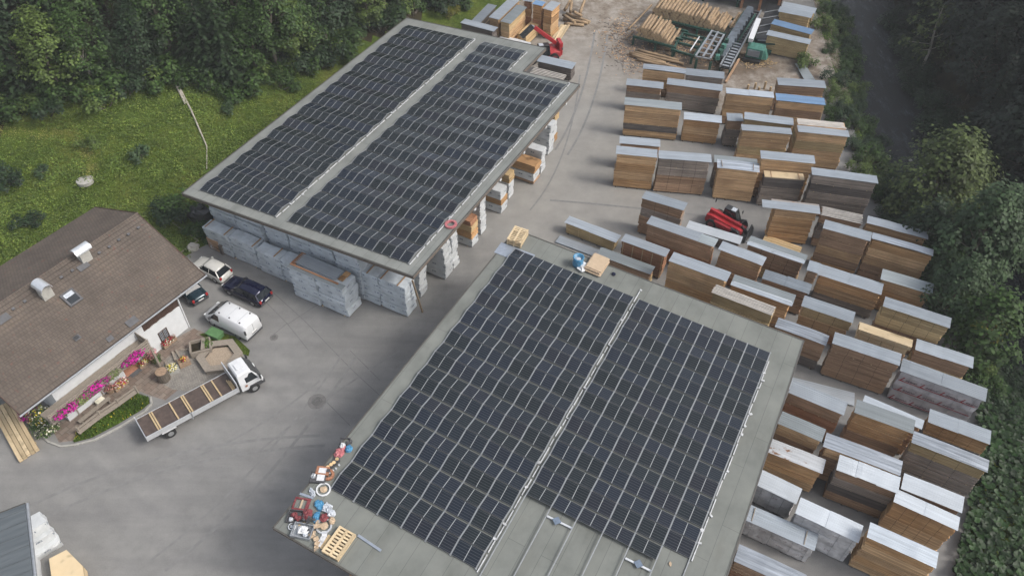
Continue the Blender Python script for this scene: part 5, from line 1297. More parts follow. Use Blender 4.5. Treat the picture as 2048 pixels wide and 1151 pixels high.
# telehandler in the yard
def telehandler(name, label, loc, rz, boom, bl=4.2, bh=5.0):
    t = empty(name, loc, rz, label, 'telehandler')
    prof = [(-2.4,.75,1.0,.85),(-2.3,.6,1.45,.95),(-1.6,.55,1.55,1.0),(.2,.55,1.35,1.0),(1.6,.55,1.25,.95),(2.1,.6,1.1,.85)]
    rings = [[(x,-w*.95,zl),(x,-w,(zl+zt)/2),(x,-w*.9,zt),(x,w*.35,zt),(x,w*.9,zt-.3),(x,w*.95,zl)] for x, zl, zt, w in prof]
    recalc(MB().loft(rings).build('body', M['red'], t))
    MB().loft([[(-1.2,-1.12,.6),(-1.2,-1.15,1.2),(-1.2,-.65,1.5),(-1.2,-.6,.6)],[(1.3,-1.12,.6),(1.3,-1.15,1.05),(1.3,-.7,1.25),(1.3,-.6,.6)]]).build('engine_cover', M['red'], t, bevel=.05)
    MB().tube((.9,-1.0,1.18),(1.32,-1.0,1.1),.13,n=10).build('exhaust_guard', M['blackm'], t)
    cabm = MB(); cabm.loft([[(-.9,.15,1.0),(1.1,.15,1.0),(1.1,1.08,1.0),(-.9,1.08,1.0)],[(-.75,.18,2.2),(.55,.18,2.3),(.55,.95,2.3),(-.75,.95,2.2)]])
    cb = recalc(cabm.build('cab', M['glass'], t))
    for xb, xt in ((-.9,-.75),(1.1,.55),(.15,.0)):
        for yb, yt in ((.15,.18),(1.08,.95)): MB().bar((xb,yb,1.0),(xt,yt,2.26),.07,.07).build('cab_post', M['blackm'], cb)
    MB().box(-.8,.6,.14,.98,2.28,2.36).build('cab_roof', M['blackm'], cb, bevel=.04); MB().box(-.05,.5,.25,.85,2.362,2.38).build('roof_window', M['clearbag'], cb)
    wheels(t, (-1.45, 1.45), 1.18, .6, .42, 'wheel', 'redbag')
    for x in (-2.35, 1.0): MB().cbox((x,1.3,1.9),(.08,.2,.3)).build('wing_mirror', M['blackm'], t); MB().bar((x+.1,1.0,1.8),(x,1.3,1.9),.03,.03).build('mirror_arm', M['blackm'], t)
    if boom == 0:
        b = MB().bar((-2.2,-.25,1.75),(1.7,-.25,1.35),.34,.40).build('boom', M['red'], t, bevel=.04)
        MB().bar((1.7,-.25,1.35),(2.6,-.25,.75),.26,.34).build('boom_head', M['blackm'], b)
        cr = MB().box(2.7,2.82,-1.05,1.0,.1,.75).build('fork_carriage', M['blackm'], t)
        MB().add([(2.7,-1.05,.76),(2.7,1.0,.76),(2.7,0,1.95),(2.82,-1.05,.76),(2.82,1.0,.76),(2.82,0,1.95)], [(0,2,1),(3,4,5),(0,3,5,2),(1,2,5,4),(0,1,4,3)]).build('load_guard', M['blackm'], cr)
        for y in (-.6, .6): MB().box(2.82,3.95,y-.07,y+.07,.04,.1).build('fork', M['steel'], t)
        MB().bar((1.5,.3,1.1),(2.0,.6,1.5),.3,.5).build('front_guard', M['blackm'], t)
    else:
        b = MB().bar((-2.3,-.25,1.6),(bl,-.25,bh),.36,.46).build('boom', M['red'], t, bevel=.04)
        MB().bar((bl-.05,-.25,bh-.05),(bl+.35,-.25,bh+.15),.26,.3).build('boom_tip', M['steel'], b)
        MB().bar((bl+.2,-.25,bh+.1),(bl+1.7,.2,bh-.9),.5,.5).build('load_head', M['blackm'], b)
        MB().cbox((-2.35,0,1.5),(.5,1.5,1.7)).build('counterweight', M['red'], t, bevel=.08)
        MB().cbox((2.0,-.95,1.1),(.35,.3,.35)).build('lamp_guard', M['red'], t, bevel=.05)
    return t
c, a, l = place((1486,459), (1424,431), .8)
p = c; th = telehandler('telehandler', 'red telehandler with black cab and lowered fork guard, parked in the stack yard', (p.x, p.y, 0), a, 0); th.scale = (.86, .9, .95)
a0, b0 = G(1117, 90, 1.6), G(1068, 54, 4.4); d = b0-a0; d.z = 0; hl_ = d.length; d.normalize()
o_ = a0+d*2.3+Vector((-d.y, d.x, 0))*.25
telehandler('telehandler', 'red telehandler with raised boom lifting a board stack, behind the far shed', (o_.x, o_.y, 0), math.atan2(d.y, d.x), 1, hl_-2.3, 4.4)
# ---------------------------------------------------------------- log deck and sawmill machinery
LOGM = []
for k in range(6):
    q = random.Random(k); mb = MB(); n = 11; rings = []
    L = 4.1; r0 = .17; r1 = .145
    for i in range(5):
        f = i/4; r = r0+(r1-r0)*f; oy, oz = .03*math.sin(f*3+k), .03*math.cos(f*2.4+k)
        rings.append([(L*f, oy+r*(1+q.uniform(-.06,.06))*math.cos(6.283*j/n), oz+r*(1+q.uniform(-.06,.06))*math.sin(6.283*j/n)) for j in range(n)])
    mb.loft(rings, 0); mb.m[-2:] = [1, 1]
    me = mb.mesh('log', [M['log'], M['logend']]); me.polygons.foreach_set('use_smooth', [len(p.vertices) == 4 for p in me.polygons]); LOGM.append(me)
def log(p, d, s=1., ls=1., label='', group=None, mats=None):
    o = bpy.data.objects.new('log', rnd.choice(LOGM)); COL.objects.link(o)
    x = Vector(d).normalized(); z = Vector((0,0,1)); y = z.cross(x).normalized(); z = x.cross(y)
    rot = Matrix((x, y, z)).transposed().to_4x4() @ Matrix.Rotation(rnd.uniform(0,6.28), 4, 'X')
    o.matrix_world = Matrix.Translation(p) @ rot @ Matrix.Diagonal((ls, s, s, 1))
    return tag(o, label, 'log', group)
def pile(a, b, tip, z, n, rows, rowlen, label, group, ls=1.):
    A_, B_, T = G(*a, z), G(*b, z), G(*tip, z); e = B_-A_; d = T-A_; d.z = 0; d.normalize()
    w = e.length/n
    for r in range(rows):
        m_ = rowlen[r]
        for i in range(m_):
            f = (i+.5+.5*(r % 2)*1.)/n + rnd.uniform(-.012,.012)
            p = A_+e*f+Vector((0,0,.17+r*.29*(w/.36)**.5))-d*rnd.uniform(0,.18)
            log(p, d+Vector((rnd.uniform(-.03,.03),rnd.uniform(-.03,.03),rnd.uniform(-.015,.015))), rnd.uniform(.78,1.2)*w/.36, ls*rnd.uniform(.95,1.05), label, group)
    return A_, B_, d
pA_, pB_, pd = pile((1273,72), (1342,91), (1299,38), 1.3, 10, 4, (10,8,7,4), 'debarked log in the smaller front heap on the green log deck', 'logs in the front heap of the log deck')
qA_, qB_, qd = pile((1303,32), (1449,64), (1328,0), 1.3, 21, 4, (21,19,17,13), 'debarked log in the large rear heap on the green log deck', 'logs in the rear heap of the log deck')
for i, (a, b) in enumerate((((1275,99),(1357,121)),((1259,107),(1330,128)),((1268,104),(1368,128)),((1264,112),(1352,136)),((1274,119),(1372,139)))):
    A_, B_ = G(*a, .2), G(*b, .2); log(A_+Vector((0,0,.12*(i%2))), B_-A_, 1.15, (B_-A_).length/4.1, ('long yellow log lying on the ground below the log deck, topmost of five','yellow log in the middle of the five lying below the deck','long yellow log crossing beneath the deck, second of five','yellow log second from the timber stack side of five','lowest of the five yellow logs, touching the timber stack')[i])
A_, B_ = G(1257,58,.3), G(1303,10,1.2); log(A_, B_-A_, .8, (B_-A_).length/4.1, 'long thin reddish log leaning along the left side of the log deck')
A_, B_ = G(1252,78,.2), G(1268,62,.3); log(A_, B_-A_, .5, (B_-A_).length/4.1, 'thin grey pole on the ground left of the log deck')
for i, (a, b) in enumerate((((1467,57),(1484,27)),((1462,54),(1478,26)))):
    A_, B_ = G(*a, 1.6), G(*b, 1.6); log(A_, B_-A_, 1.1, (B_-A_).length/4.1, ('single log on the feed ramp beside the stepped plates, right one', 'single log on the feed ramp beside the stepped plates, left one')[i])
for i, px in enumerate((1495,1509,1517,1528,1540)):
    p = G(px, (178,177,181,178,182)[i]); h = (.6,.75,.45,1.0,.55)[i]
    tag(MB().lathe([(.14,0),(.15,h),(.12,h+.02)], 10).build('round_post', M['logend'], None, p), ('pale round post behind the tan stack, leftmost of five','second pale round post from the left behind the tan stack','shortest pale round post, middle of five behind the tan stack','tallest pale round post behind the tan stack','rightmost pale round post behind the tan stack')[i], 'post')
# dark old logs behind the raised telehandler
for i, (a, b, z0, z1) in enumerate((((1128,48),(1168,50),.25,.25),((1126,38),(1176,47),.3,.3),((1127,30),(1150,46),.6,.5),((1132,28),(1180,44),.3,.25),((1128,22),(1142,0),.4,1.6),((1158,30),(1170,0),.4,1.4),((1145,22),(1164,32),1.2,.6),((1142,2),(1141,26),1.5,.5))):
    A_, B_ = G(*a, z0), G(*b, z1); o = log(A_, B_-A_, 1.3, (B_-A_).length/4.1, 'old dark log tumbled in the heap right of the tall orange stacks', 'dark logs tumbled beside the tall orange stacks')
    o.data = o.data
for i, (a, b) in enumerate((((1110,82),(1128,50)),((1114,82),(1132,52)),((1118,83),(1138,52)),((1106,80),(1124,52)))):
    A_, B_ = G(*a, .1), G(*b, .1); tag(MB().bar((0,0,.05+.07*i),(B_-A_)+Vector((0,0,.05+.05*i)),.28,.1).build('loose_board', M['w_fresh'], None, A_), 'fresh yellow board lying loose beside the tall orange stacks', 'board', 'loose boards beside the tall orange stacks')
# boom load and packs behind the far roof
for i, (px, py, d, mk, la) in enumerate(((1034,70,(4.2,1.3,.9),'w_orange','orange board pack with white sheet beneath the telehandler boom tip'),(1052,72,(4.0,1.2,1.6),'w_yellow','yellow board pack below the raised boom, nearest the far roof'),(995,80,(4.2,1.2,1.4),'wrapw','white wrapped pack just behind the far roof edge'))):
    p = G(px, py, d[2]); t = empty('timber_pack', (p.x, p.y, 0), R(63 if i < 2 else -25), la, 'timber pack')
    if mk == 'wrapw': putmesh('pack', puffy(d[0], d[1], d[2], 77, .04), M[mk], t, (0,0,.1))
    else:
        mb = MB(); courses(mb, 0, d[0], 0, d[1], .12, d[2]); mb.build('board_pack', [M[mk], M['gap']], t)
    for f in (.1, .85): MB().box(d[0]*f,d[0]*f+.1,0,d[1],.003,.095).build('bearer', M['stick'], t)
p = G(1055,150,1.5); t = empty('slat_pile', (p.x, p.y, 0), R(-24), 'pile of pale slats beneath the notch of the far shed roof', 'slat pile')
for k in range(7): MB().box(0,4.2,k*.32,k*.32+.12,1.3,1.5).build('slat', M['slat'], t)
for k in (.4, 3.6): MB().box(k,k+.12,0,2.1,0,1.29).build('support', M['post'], t)

# green deck frame
def frame(name, label, cat, legs, beams, z, mat='green', w=.22):
    p0 = G(*legs[0], 0); t = empty(name, (p0.x, p0.y, 0), 0, label, cat)
    o = Vector((p0.x, p0.y, 0))
    for l in legs: q = G(*l, z)-o; MB().box(q.x-.13,q.x+.13,q.y-.13,q.y+.13,0,z-.15).build('leg', M[mat], t)
    for a, b in beams: MB().bar(G(*a, z)-o, G(*b, z)-o, w, .28).build('beam', M[mat], t)
    return t, o
frame('log_deck', 'green steel log deck carrying the smaller front log heap', 'log deck', [(1268,72),(1312,84),(1350,94),(1292,42),(1336,52),(1374,62)],
      [((1266,73),(1352,96)),((1291,41),(1376,64)),((1278,58),(1366,80))], 1.25)
frame('log_deck', 'green steel log deck carrying the large rear log heap', 'log deck', [(1300,34),(1345,46),(1395,58),(1448,68),(1322,2),(1372,14),(1424,28),(1472,40)],
      [((1298,33),(1452,70)),((1322,2),(1474,41)),((1310,18),(1462,55))], 1.25)
frame('chain_table', 'green steel chain table between front log heap and sloping roller table', 'conveyor', [(1352,84),(1400,96),(1346,100),(1384,112),(1366,66),(1408,76)],
      [((1350,84),(1404,98)),((1342,99),(1392,114)),((1364,66),(1414,78)),((1346,100),(1366,66)),((1388,112),(1410,78)),((1362,74),(1408,86))], 1.1)
# sloping roller table
t, o = frame('roller_table', 'sloping green and white roller table in front of the stepped log feeder', 'conveyor', [(1394,116),(1422,122),(1432,80),(1456,86)], [], 1.6)
A_, B_, C_, D_ = (G(1391,113,2.0)-o, G(1420,118,2.0)-o, G(1448,70,2.2)-o, G(1424,62,2.2)-o)
for i in range(7):
    f = i/6; a = A_.lerp(D_, f); b = B_.lerp(C_, f); MB().bar(a, b, .16, .12).build('roller', M['steel'], t)
for a, b in ((A_, D_), (B_, C_), (A_.lerp(B_,.5)+Vector((0,0,.1)), D_.lerp(C_,.5)+Vector((0,0,.1)))): MB().bar(a, b, .2, .25).build('side_rail', M['steel'], t)
MB().bar(A_.lerp(D_,.2)+Vector((-1.0,.4,-.2)), A_.lerp(D_,.75)+Vector((-1.0,.4,-.2)), .12, .12).build('guide_rail', M['white'], t)
for k in range(4): 
    q = B_.lerp(C_, .2+.22*k)+Vector((.6,-.2,-.3)); MB().cbox(q, (.5,.5,.6), rz=.4*k).build('chain_drive', M['green' if k % 2 else 'teal'], t)
# stepped log feeder: rising row of triangular grey plates
A_, B_ = G(1440,117,.9), G(1500,22,2.4); t = empty('step_feeder', (A_.x, A_.y, 0), 0, 'stepped log feeder with a rising row of grey triangular plates', 'conveyor')
o = Vector((A_.x, A_.y, 0)); d = (B_-A_); dh = Vector((d.x, d.y, 0)).normalized(); s = Vector((dh.y, -dh.x, 0))
n = 11
for i in range(n):
    c = A_.lerp(B_, (i+.5)/n)-o; h = d.length/n*.62
    pts = [c-dh*h*.5-s*.55, c+dh*h*.6-s*.45, c+dh*h*.6+s*.35, c-dh*h*.5+s*.65]
    MB().add([p+Vector((0,0,.25 if k in (0,3) else .75)) for k, p in enumerate(pts)]+[p-Vector((0,0,.3)) for p in pts], [(0,3,2,1),(4,5,6,7),(0,1,5,4),(1,2,6,5),(2,3,7,6),(3,0,4,7)]).build('step_plate', M['c_dark'], t)
for k in (-.75, .8): MB().bar(A_-o+s*k-Vector((0,0,.3)), B_-o+s*k-Vector((0,0,.3)), .16, .3).build('side_beam', M['green'], t)
for f in (.05, .35, .65, .95):
    for k in (-.75, .8):
        q = A_.lerp(B_, f)-o+s*k; MB().box(q.x-.1,q.x+.1,q.y-.1,q.y+.1,0,q.z-.46).build('leg', M['green'], t)
# ladder-like chain conveyor
A_, B_ = G(1450,134,1.0), G(1513,20,1.8); t = empty('log_conveyor', (A_.x, A_.y, 0), 0, 'long dark chain conveyor with pale side rails running up into the sawmill', 'conveyor')
o = Vector((A_.x, A_.y, 0)); d = B_-A_; dh = Vector((d.x, d.y, 0)).normalized(); s = Vector((dh.y, -dh.x, 0)); n = 22
MB().bar(A_-o-Vector((0,0,.2)), B_-o-Vector((0,0,.2)), 1.1, .1).build('trough', M['blackm'], t)
for i in range(n):
    c = A_.lerp(B_, (i+.5)/n)-o; MB().bar(c-s*.42, c+s*.42, .34, .06).build('flight', M['steel' if i < 9 else 'plast'], t)
for k in (-.62, .62): MB().bar(A_-o+s*k, B_-o+s*k, .14, .35).build('side_rail', M['steel'], t)
for f in (.02, .3, .6, .9):
    for k in (-.62, .62):
        q = A_.lerp(B_, f)-o+s*k; MB().box(q.x-.09,q.x+.09,q.y-.09,q.y+.09,0,q.z-.18).build('leg', M['green'], t)
# white cabinet beam and teal machine
A_, B_ = G(1501,81,2.6), G(1517,40,3.2); t = empty('scanner_beam', (A_.x, A_.y, 0), 0, 'long white box beam beside the chain conveyor', 'machine')
o = Vector((A_.x, A_.y, 0)); MB().bar(A_-o, B_-o, .6, .5).build('housing', M['white'], t); MB().box(-.12,.12,-.1,.15,0,2.35).build('leg', M['teal'], t); q = B_-o; MB().box(q.x-.1,q.x+.1,q.y-.3,q.y-.1,0,2.85).build('leg', M['teal'], t)
p = G(1494,122,0); t = empty('debarker', p, R(-24), 'teal green machine with grey front panel next to the straw timber stack', 'machine')
MB().box(-.4,1.7,0,1.7,.5,1.8).build('housing', M['teal'], t, bevel=.08); MB().box(-.2,1.3,-.12,-.005,.8,1.6).build('front_panel', M['c_grey'], t)
MB().loft([[(1.71,.2,.5),(2.3,.3,.5),(2.3,1.4,.5),(1.71,1.5,.5)],[(1.71,.4,1.7),(1.9,.5,1.5),(1.9,1.2,1.5),(1.71,1.3,1.7)]]).build('chute', M['teal'], t)
MB().box(-.6,1.6,-.5,.0,0,.49).build('base', M['blackm'], t)
for k in range(4): MB().bar((.3,2.6+k*.9,1.2),(2.6,2.9+k*.9,1.5),.14,.14).build('pipe', M['steel' if k % 2 else 'green'], t)
MB().box(-.2,2.4,2.4,7.0,.2,.6).build('base_frame', M['green'], t)
p = G(1512,124,0); mb = MB(); q = random.Random(5)
for _ in range(220):
    x, y = q.gauss(0,1.0), q.gauss(0,.7); a = q.uniform(0,6.28); mb.bar((x,y,.02+q.uniform(0,.15)),(x+.4*math.cos(a),y+.4*math.sin(a),.02+q.uniform(0,.15)),.06,.03)
tag(mb.build('bark_waste', M['w_yellow'], None, p), 'scattered yellow bark strips in front of the teal machine', 'bark waste', kind='stuff')
mb = MB()
for _ in range(2200):
    a0 = q.choice(((1262,100),(1395,105),(1280,120),(1420,100),(1370,92),(1250,60))); x, y = a0[0]+q.gauss(0,26), a0[1]+q.gauss(0,14)
    g_ = G(x, y, .015); a = q.uniform(0,6.28); l = q.uniform(.1,.5); mb.bar(g_, g_+Vector((l*math.cos(a), l*math.sin(a), q.uniform(0,.06))), q.uniform(.03,.09), .03, q.choice((0,0,0,1,2)))
tag(mb.build('bark_litter', [M['w_dark'], M['w_tan'], M['w_brown']]), 'bark litter strewn over the ground round the log deck', 'bark litter', kind='stuff')
# low wood pile, plank, guide rail
A_, B_ = G(1478,168,.1), G(1455,126,.1)
A_, B_ = G(1451,166,.1), G(1478,120,.1); tag(MB().bar((0,0,.1),(B_-A_)+Vector((0,0,.1)),.25,.2).build('timber_kerb', M['w_brown'], None, A_), 'brown timber beam lying on the ground from the stacks towards the teal machine', 'timber')
P = [G(1590,127,.3), G(1608,126,.3), G(1632,162,.3), G(1610,162,.3)]; c = P[0]
t = empty('metal_sheet', (c.x, c.y, 0), 0, 'single grey metal sheet lying slanted on boards beside the river bank', 'sheet metal')
MB().add([p-Vector((c.x,c.y,0)) for p in P]+[p-Vector((c.x,c.y,.03)) for p in P], [(0,3,2,1),(4,5,6,7),(0,1,5,4),(1,2,6,5),(2,3,7,6),(3,0,4,7)]).build('sheet', M['c_dull'], t)
for f in (.2, .8):
    a = P[0].lerp(P[3], f); b = P[1].lerp(P[2], f); z = Vector((0,0,.2)); MB().bar(a-Vector((c.x,c.y,0))-z, b-Vector((c.x,c.y,0))-z, .12, .2).build('bearer', M['w_brown'], t)
# dark sawmill hall at the top edge
A_, B_, C_ = G(1478,14,0), G(1558,26,0), G(1570,-10,0)
d = (B_-A_); a = math.atan2(d.y, d.x); t = empty('sawmill_hall', (A_.x, A_.y, 0), a, 'dark open-fronted timber sawmill hall at the top edge behind the conveyors', 'building')
Lh = d.length
MB().box(0,.3,0,16,0,7).build('wall', M['darkwood'], t); MB().box(Lh-.3,Lh,0,16,0,7).build('wall', M['darkwood'], t); MB().box(.31,Lh-.31,7,7.3,0,7).build('wall', M['darkwood'], t)
MB().box(-.6,Lh+.6,-.8,17,7.01,7.3).build('roof', M['c_dark'], t)
for k in range(3): MB().box(k*(Lh-.6)/2+.1,k*(Lh-.6)/2+.45,-.3,-.0,0,7).build('post', M['w_red'], t)
for i, (a_, b_) in enumerate((((1352,70),(1372,46)),((1372,92),(1398,70)),((1330,98),(1376,106)),((1400,104),(1412,84)),((1365,110),(1392,100)))):
    A_, B_ = G(*a_, .25), G(*b_, .3); log(A_, B_-A_, .9, (B_-A_).length/4.1, 'stray dark log lying among the frames of the green log deck', 'stray logs below the log deck').data = LOGM[i]
A2_ = G(1400,3,0); t2 = empty('machine_shelter', A2_, R(-20), 'dark green machine housing behind the rear log heap', 'machine')
MB().box(0,5.5,0,3,1.0,3.2).build('housing', M['green'], t2, bevel=.08); MB().box(.2,.5,.2,.5,0,.99).build('leg', M['green'], t2); MB().box(5,5.3,.2,.5,0,.99).build('leg', M['green'], t2); MB().box(3.9,4.2,-.06,-.005,1.2,3.0).build('panel', M['red'], t2)

A_, B_ = G(1526,86,.9), G(1549,16,1.6); o = Vector((A_.x, A_.y, 0)); t = empty('hall_shade_box', o, 0, 'dark box added for the hall shade between the white box beam and the straw stacks', 'conveyor')  # invented black box, added to darken the ground like the hall's shadow
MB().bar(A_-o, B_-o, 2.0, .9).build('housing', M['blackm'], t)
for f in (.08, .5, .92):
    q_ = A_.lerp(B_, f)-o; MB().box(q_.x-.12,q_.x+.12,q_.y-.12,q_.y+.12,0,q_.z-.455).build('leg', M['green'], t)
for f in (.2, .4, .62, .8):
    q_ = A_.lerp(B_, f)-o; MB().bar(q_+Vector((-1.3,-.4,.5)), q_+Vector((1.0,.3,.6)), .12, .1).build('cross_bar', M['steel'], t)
# ---------------------------------------------------------------- things lying on the near roof
_iB = MBm.inverted()
def RB(px, py, z=0.):
    a = _iB @ CAMP; b = _iB @ G(px, py, 0); d = b-a; t = (z-a.z)/d.z; p = a+d*t; return p
def put(o, px, py, rz=0, z=.012):
    p = RB(px, py); o.matrix_world = MBm @ Matrix.Translation((p.x, p.y, z)) @ Matrix.Rotation(rz, 4, 'Z'); return o
def bag(name, label, cat, px, py, r, mat, seed, amp=.3):
    r = tuple(.68*x for x in r); o = MB().blob((0,0,r[2]*.8), r, 0, seed, amp, 9).build(name, M[mat]); put(o, px, py, seed*.7); return tag(o, label, cat)
def scraps(name, label, cat, px, py, r, mat, seed, n=8, s=.45):
    q = random.Random(seed); t = empty(name, (0,0,0), 0, label, cat); put(t, px, py, q.uniform(0,6))
    for k in range(n):
        a, b = s*q.uniform(.5,1.2), s*q.uniform(.35,.9); x, y, z = q.uniform(-r,r)*.7, q.uniform(-r,r), .04+.035*k
        f = MB(); f.add([(-a/2,-b/2,0),(a/2,-b/2,.03),(a/2,b/2,0),(-a/2,b/2,.05),(-a/2,-b/2,.02),(a/2,-b/2,.05),(a/2,b/2,.02),(-a/2,b/2,.07)], [(0,3,2,1),(4,5,6,7),(0,1,5,4),(1,2,6,5),(2,3,7,6),(3,0,4,7)])
        f.build('piece', M[mat], t, (x, y, z), rot=(q.uniform(-.45,.45), q.uniform(-.45,.45), q.uniform(0,6)))
    return t
def ring(px, py, R_, r, mat, label, inner=None, name='cable_coil', h=.1):
    mb = MB(); n = 22
    prof = [(R_-r,0),(R_,0),(R_+.01,h*.5),(R_,h),(R_-r,h),(R_-r-.01,h*.5)]
    rings = [[((a)*math.cos(6.283*i/n), (a)*math.sin(6.283*i/n), z) for a, z in prof] for i in range(n+1)]
    mb.loft(rings, 0, caps=False)
    t = empty(name, (0,0,0), 0, label, 'cable coil'); put(t, px, py)
    mb.build('coil', M[mat], t)
    if inner: MB().blob((0,0,.06),(R_*.5,R_*.45,.06),0,3,.3,5).build('cable_end', M[inner], t)
    return t
def pallet(name, label, L, W, lv):
    t = empty(name, (0,0,0), 0, label, 'pallet'); z = 0
    for v in range(lv):
        for k in range(3): MB().box(0,L,k*(W-.1)/2,k*(W-.1)/2+.1,z,z+.1).build('stringer', M['w_fresh'], t)
        for k in range(9): MB().box(k*(L-.12)/8,k*(L-.12)/8+.12,0,W,z+.101,z+.125).build('slat', M['w_fresh'], t)
        for k in range(3): MB().box(0,L,k*(W-.16)/2,k*(W-.16)/2+.16,z+.126,z+.15).build('top_board', M['w_fresh'], t)
        z += .16
    return t
a, b, c, d = RB(645.4,1103.3), RB(676.6,1123.4), RB(681.8,1052.8), RB(713,1069)
o = pallet('pallet', 'large pale wooden pallet with lattice openings near the front corner of near roof', (c-a).length, (b-a).length, 2)
v = c-a; o.matrix_world = MBm @ Matrix.Translation((b.x, b.y, .012)) @ Matrix.Rotation(math.atan2(v.y, v.x), 4, 'Z')
a, b, c = RB(1019,486), RB(1041,497), RB(1037,456)
o = pallet('pallet', 'stack of pale wooden pallets at the rear corner of the near roof', 1.75, 1.25, 4)
v = c-a; o.matrix_world = MBm @ Matrix.Translation((b.x, b.y, .012)) @ Matrix.Rotation(math.atan2(v.y, v.x), 4, 'Z')
def barthing(name, a, b, w, h, mat, label, cat, z=.012):
    p, q = RB(*a), RB(*b); o = MB().bar((0,0,h/2),(q-p)+Vector((0,0,h/2)),w,h).build(name, M[mat]); o.matrix_world = MBm @ Matrix.Translation((p.x,p.y,z)); return tag(o, label, cat)
M['rail'] = plain('blue grey rail', (.33,.37,.43), .4, .4, .1, 4)
barthing('spare_rail', (716,1070), (762,1101), .16, .06, 'rail', 'long blue-grey spare rail beside the large pallet', 'rail')
barthing('spare_rail', (600,987), (627,996), .15, .06, 'rail', 'short blue-grey rail next to the clear plastic bag', 'rail')
barthing('plank', (643,1097), (660,1070), .22, .05, 'stick', 'narrow plank leaning along the large pallet', 'plank')
# cardboard pile and bags at the back
p, q_ = RB(1183,549), RB(1204,518); v = q_-p
t = empty('cardboard_pile', (0,0,0), 0, 'heap of flattened cardboard boxes at the back of near roof', 'cardboard')
t.matrix_world = MBm @ Matrix.Translation(((p.x+q_.x)/2, (p.y+q_.y)/2, .012)) @ Matrix.Rotation(math.atan2(v.y, v.x), 4, 'Z')
q = random.Random(6)
for k in range(7):
    dx, dy = q.uniform(-.1,.1), q.uniform(-.1,.1); w_ = 1.0-.02*k
    mb = MB(); mb.add([(-w_+dx,-.68+dy,.07*k),(w_+dx,-.68+dy,.07*k),(w_+dx,.68+dy,.07*k),(-w_+dx,.68+dy,.07*k),(-w_+dx,-.68+dy,.07*k+.06),(w_+dx,-.66+dy,.07*k+.06),(w_+dx,.68+dy,.07*k+.06),(-w_+dx,.66+dy,.07*k+.06)], [(0,3,2,1),(4,5,6,7),(0,1,5,4),(1,2,6,5),(2,3,7,6),(3,0,4,7)])
    mb.build('flattened_box', M['card'], t)
t = empty('waste_bag', (0,0,0), 0, 'upright blue plastic waste bag with open top beside the cardboard', 'bag'); put(t, 1155, 530)
MB().lathe([(.40,0),(.44,.3),(.42,.7),(.46,.95),(.40,.97),(.34,.6)], 14).build('bag', M['bluebag'], t, smooth=True); MB().blob((0,-.05,.7),(.3,.28,.2),0,4,.35,6).build('contents', M['clearbag'], t)
bag('film_heap', 'heap of crumpled white plastic film between blue bag and cardboard', 'plastic film', 1164, 535, (.55,.75,.3), 'whitebag', 5, .4)
bag('dark_bag', 'small dark blue bag on the bare felt right of the cardboard', 'bag', 1227, 549, (.26,.22,.14), 'navy', 8, .25)
o = MB().box(0,3.1,-.0,1.35,0,.03).build('felt_sheet', M['rail']); p = RB(988,505); o.matrix_world = MBm @ Matrix.Translation((p.x, p.y, .012)) @ Matrix.Rotation(R(2), 4, 'Z'); tag(o, 'blue-grey sheet lying over the rear left edge of near roof', 'sheet')
# tools along the left edge
t = empty('metal_tray', (0,0,0), 0, 'small grey metal frame, uppermost item along the left roof edge', 'tool'); put(t, 690, 883, .5)
for a in ((-.35,-.25,.35,-.2),(-.35,.2,.35,.25),(-.35,-.199,-.3,.199),(.3,-.199,.35,.199)): MB().box(a[0],a[2],a[1],a[3],0,.12).build('bar', M['plast'], t)
bag('tool_bag', 'dark tool bundle beside the small grey frame on roof edge', 'tool', 698, 886, (.32,.22,.13), 'plast', 2, .4)
bag('plastic_bag', 'blue plastic bag at the left roof edge next to pink cable heap', 'bag', 698, 898, (.36,.3,.22), 'bluebag', 3)
bag('cable_heap', 'pink and red cable heap along the left roof edge', 'cable', 681, 905, (.38,.72,.22), 'pink', 9, .45)
bag('paper_bundle', 'white paper bundle lying on the pink cable heap', 'paper', 686, 894, (.3,.25,.3), 'whitebag', 12, .3)
for i, (px, py) in enumerate(((675,921),(668.7,928),(663,932),(656.5,937))):
    t = empty('cable_spool', (0,0,0), 0, ('brass-coloured spool nearest the pink cable heap','second brass-coloured spool from the pink cable heap','third brass-coloured spool from the pink cable heap','brass-coloured spool nearest the copper coil')[i], 'spool'); put(t, px, py)
    MB().lathe([(.18,0),(.18,.03),(.1,.04),(.1,.2),(.18,.21),(.18,.24)], 12).build('spool', M['plast'], t); MB().lathe([(.12,.241),(.12,.26)], 12).build('spool_cap', M['w_yellow'], t)
    s = MB().lathe([(.07,0),(.07,.1)], 8).build('spool_foot', M['alu'], t, (.3,-.22,0))
t = empty('tool_box', (0,0,0), 0, 'brown tool box with white manual on its lid by the copper coil', 'tool box'); put(t, 646, 944, .4)
MB().box(-.42,.42,-.3,.3,0,.28).build('box', M['copper'], t, bevel=.03); MB().box(-.22,.26,-.2,.16,.281,.29).build('manual', M['whitebag'], t); MB().box(.3,.5,-.1,.1,.29,.36).build('handle', M['plast'], t)
ring(656.5, 950, .4, .16, 'copper', 'orange-brown cable coil between the tool box and the solar array', None, h=.16)
t = empty('drill_case', (0,0,0), 0, 'grey open tool case with white papers at the left roof edge', 'tool box'); put(t, 637, 956, .45)
MB().box(-.5,.5,-.38,.38,0,.22).build('case', M['plast'], t, bevel=.04); MB().box(-.05,.42,-.28,.26,.221,.26).build('papers', M['whitebag'], t); MB().blob((-.3,0,.26),(.16,.2,.1),0,3,.3,6).build('tool', M['steel'], t)
ring(647, 979, .46, .08, 'white', 'white-rimmed cable coil near the lower corner of the solar array', 'card')
bag('clear_bag', 'crumpled clear plastic bag beside the white-rimmed coil', 'bag', 625, 985, (.2,.42,.14), 'clearbag', 15, .45)
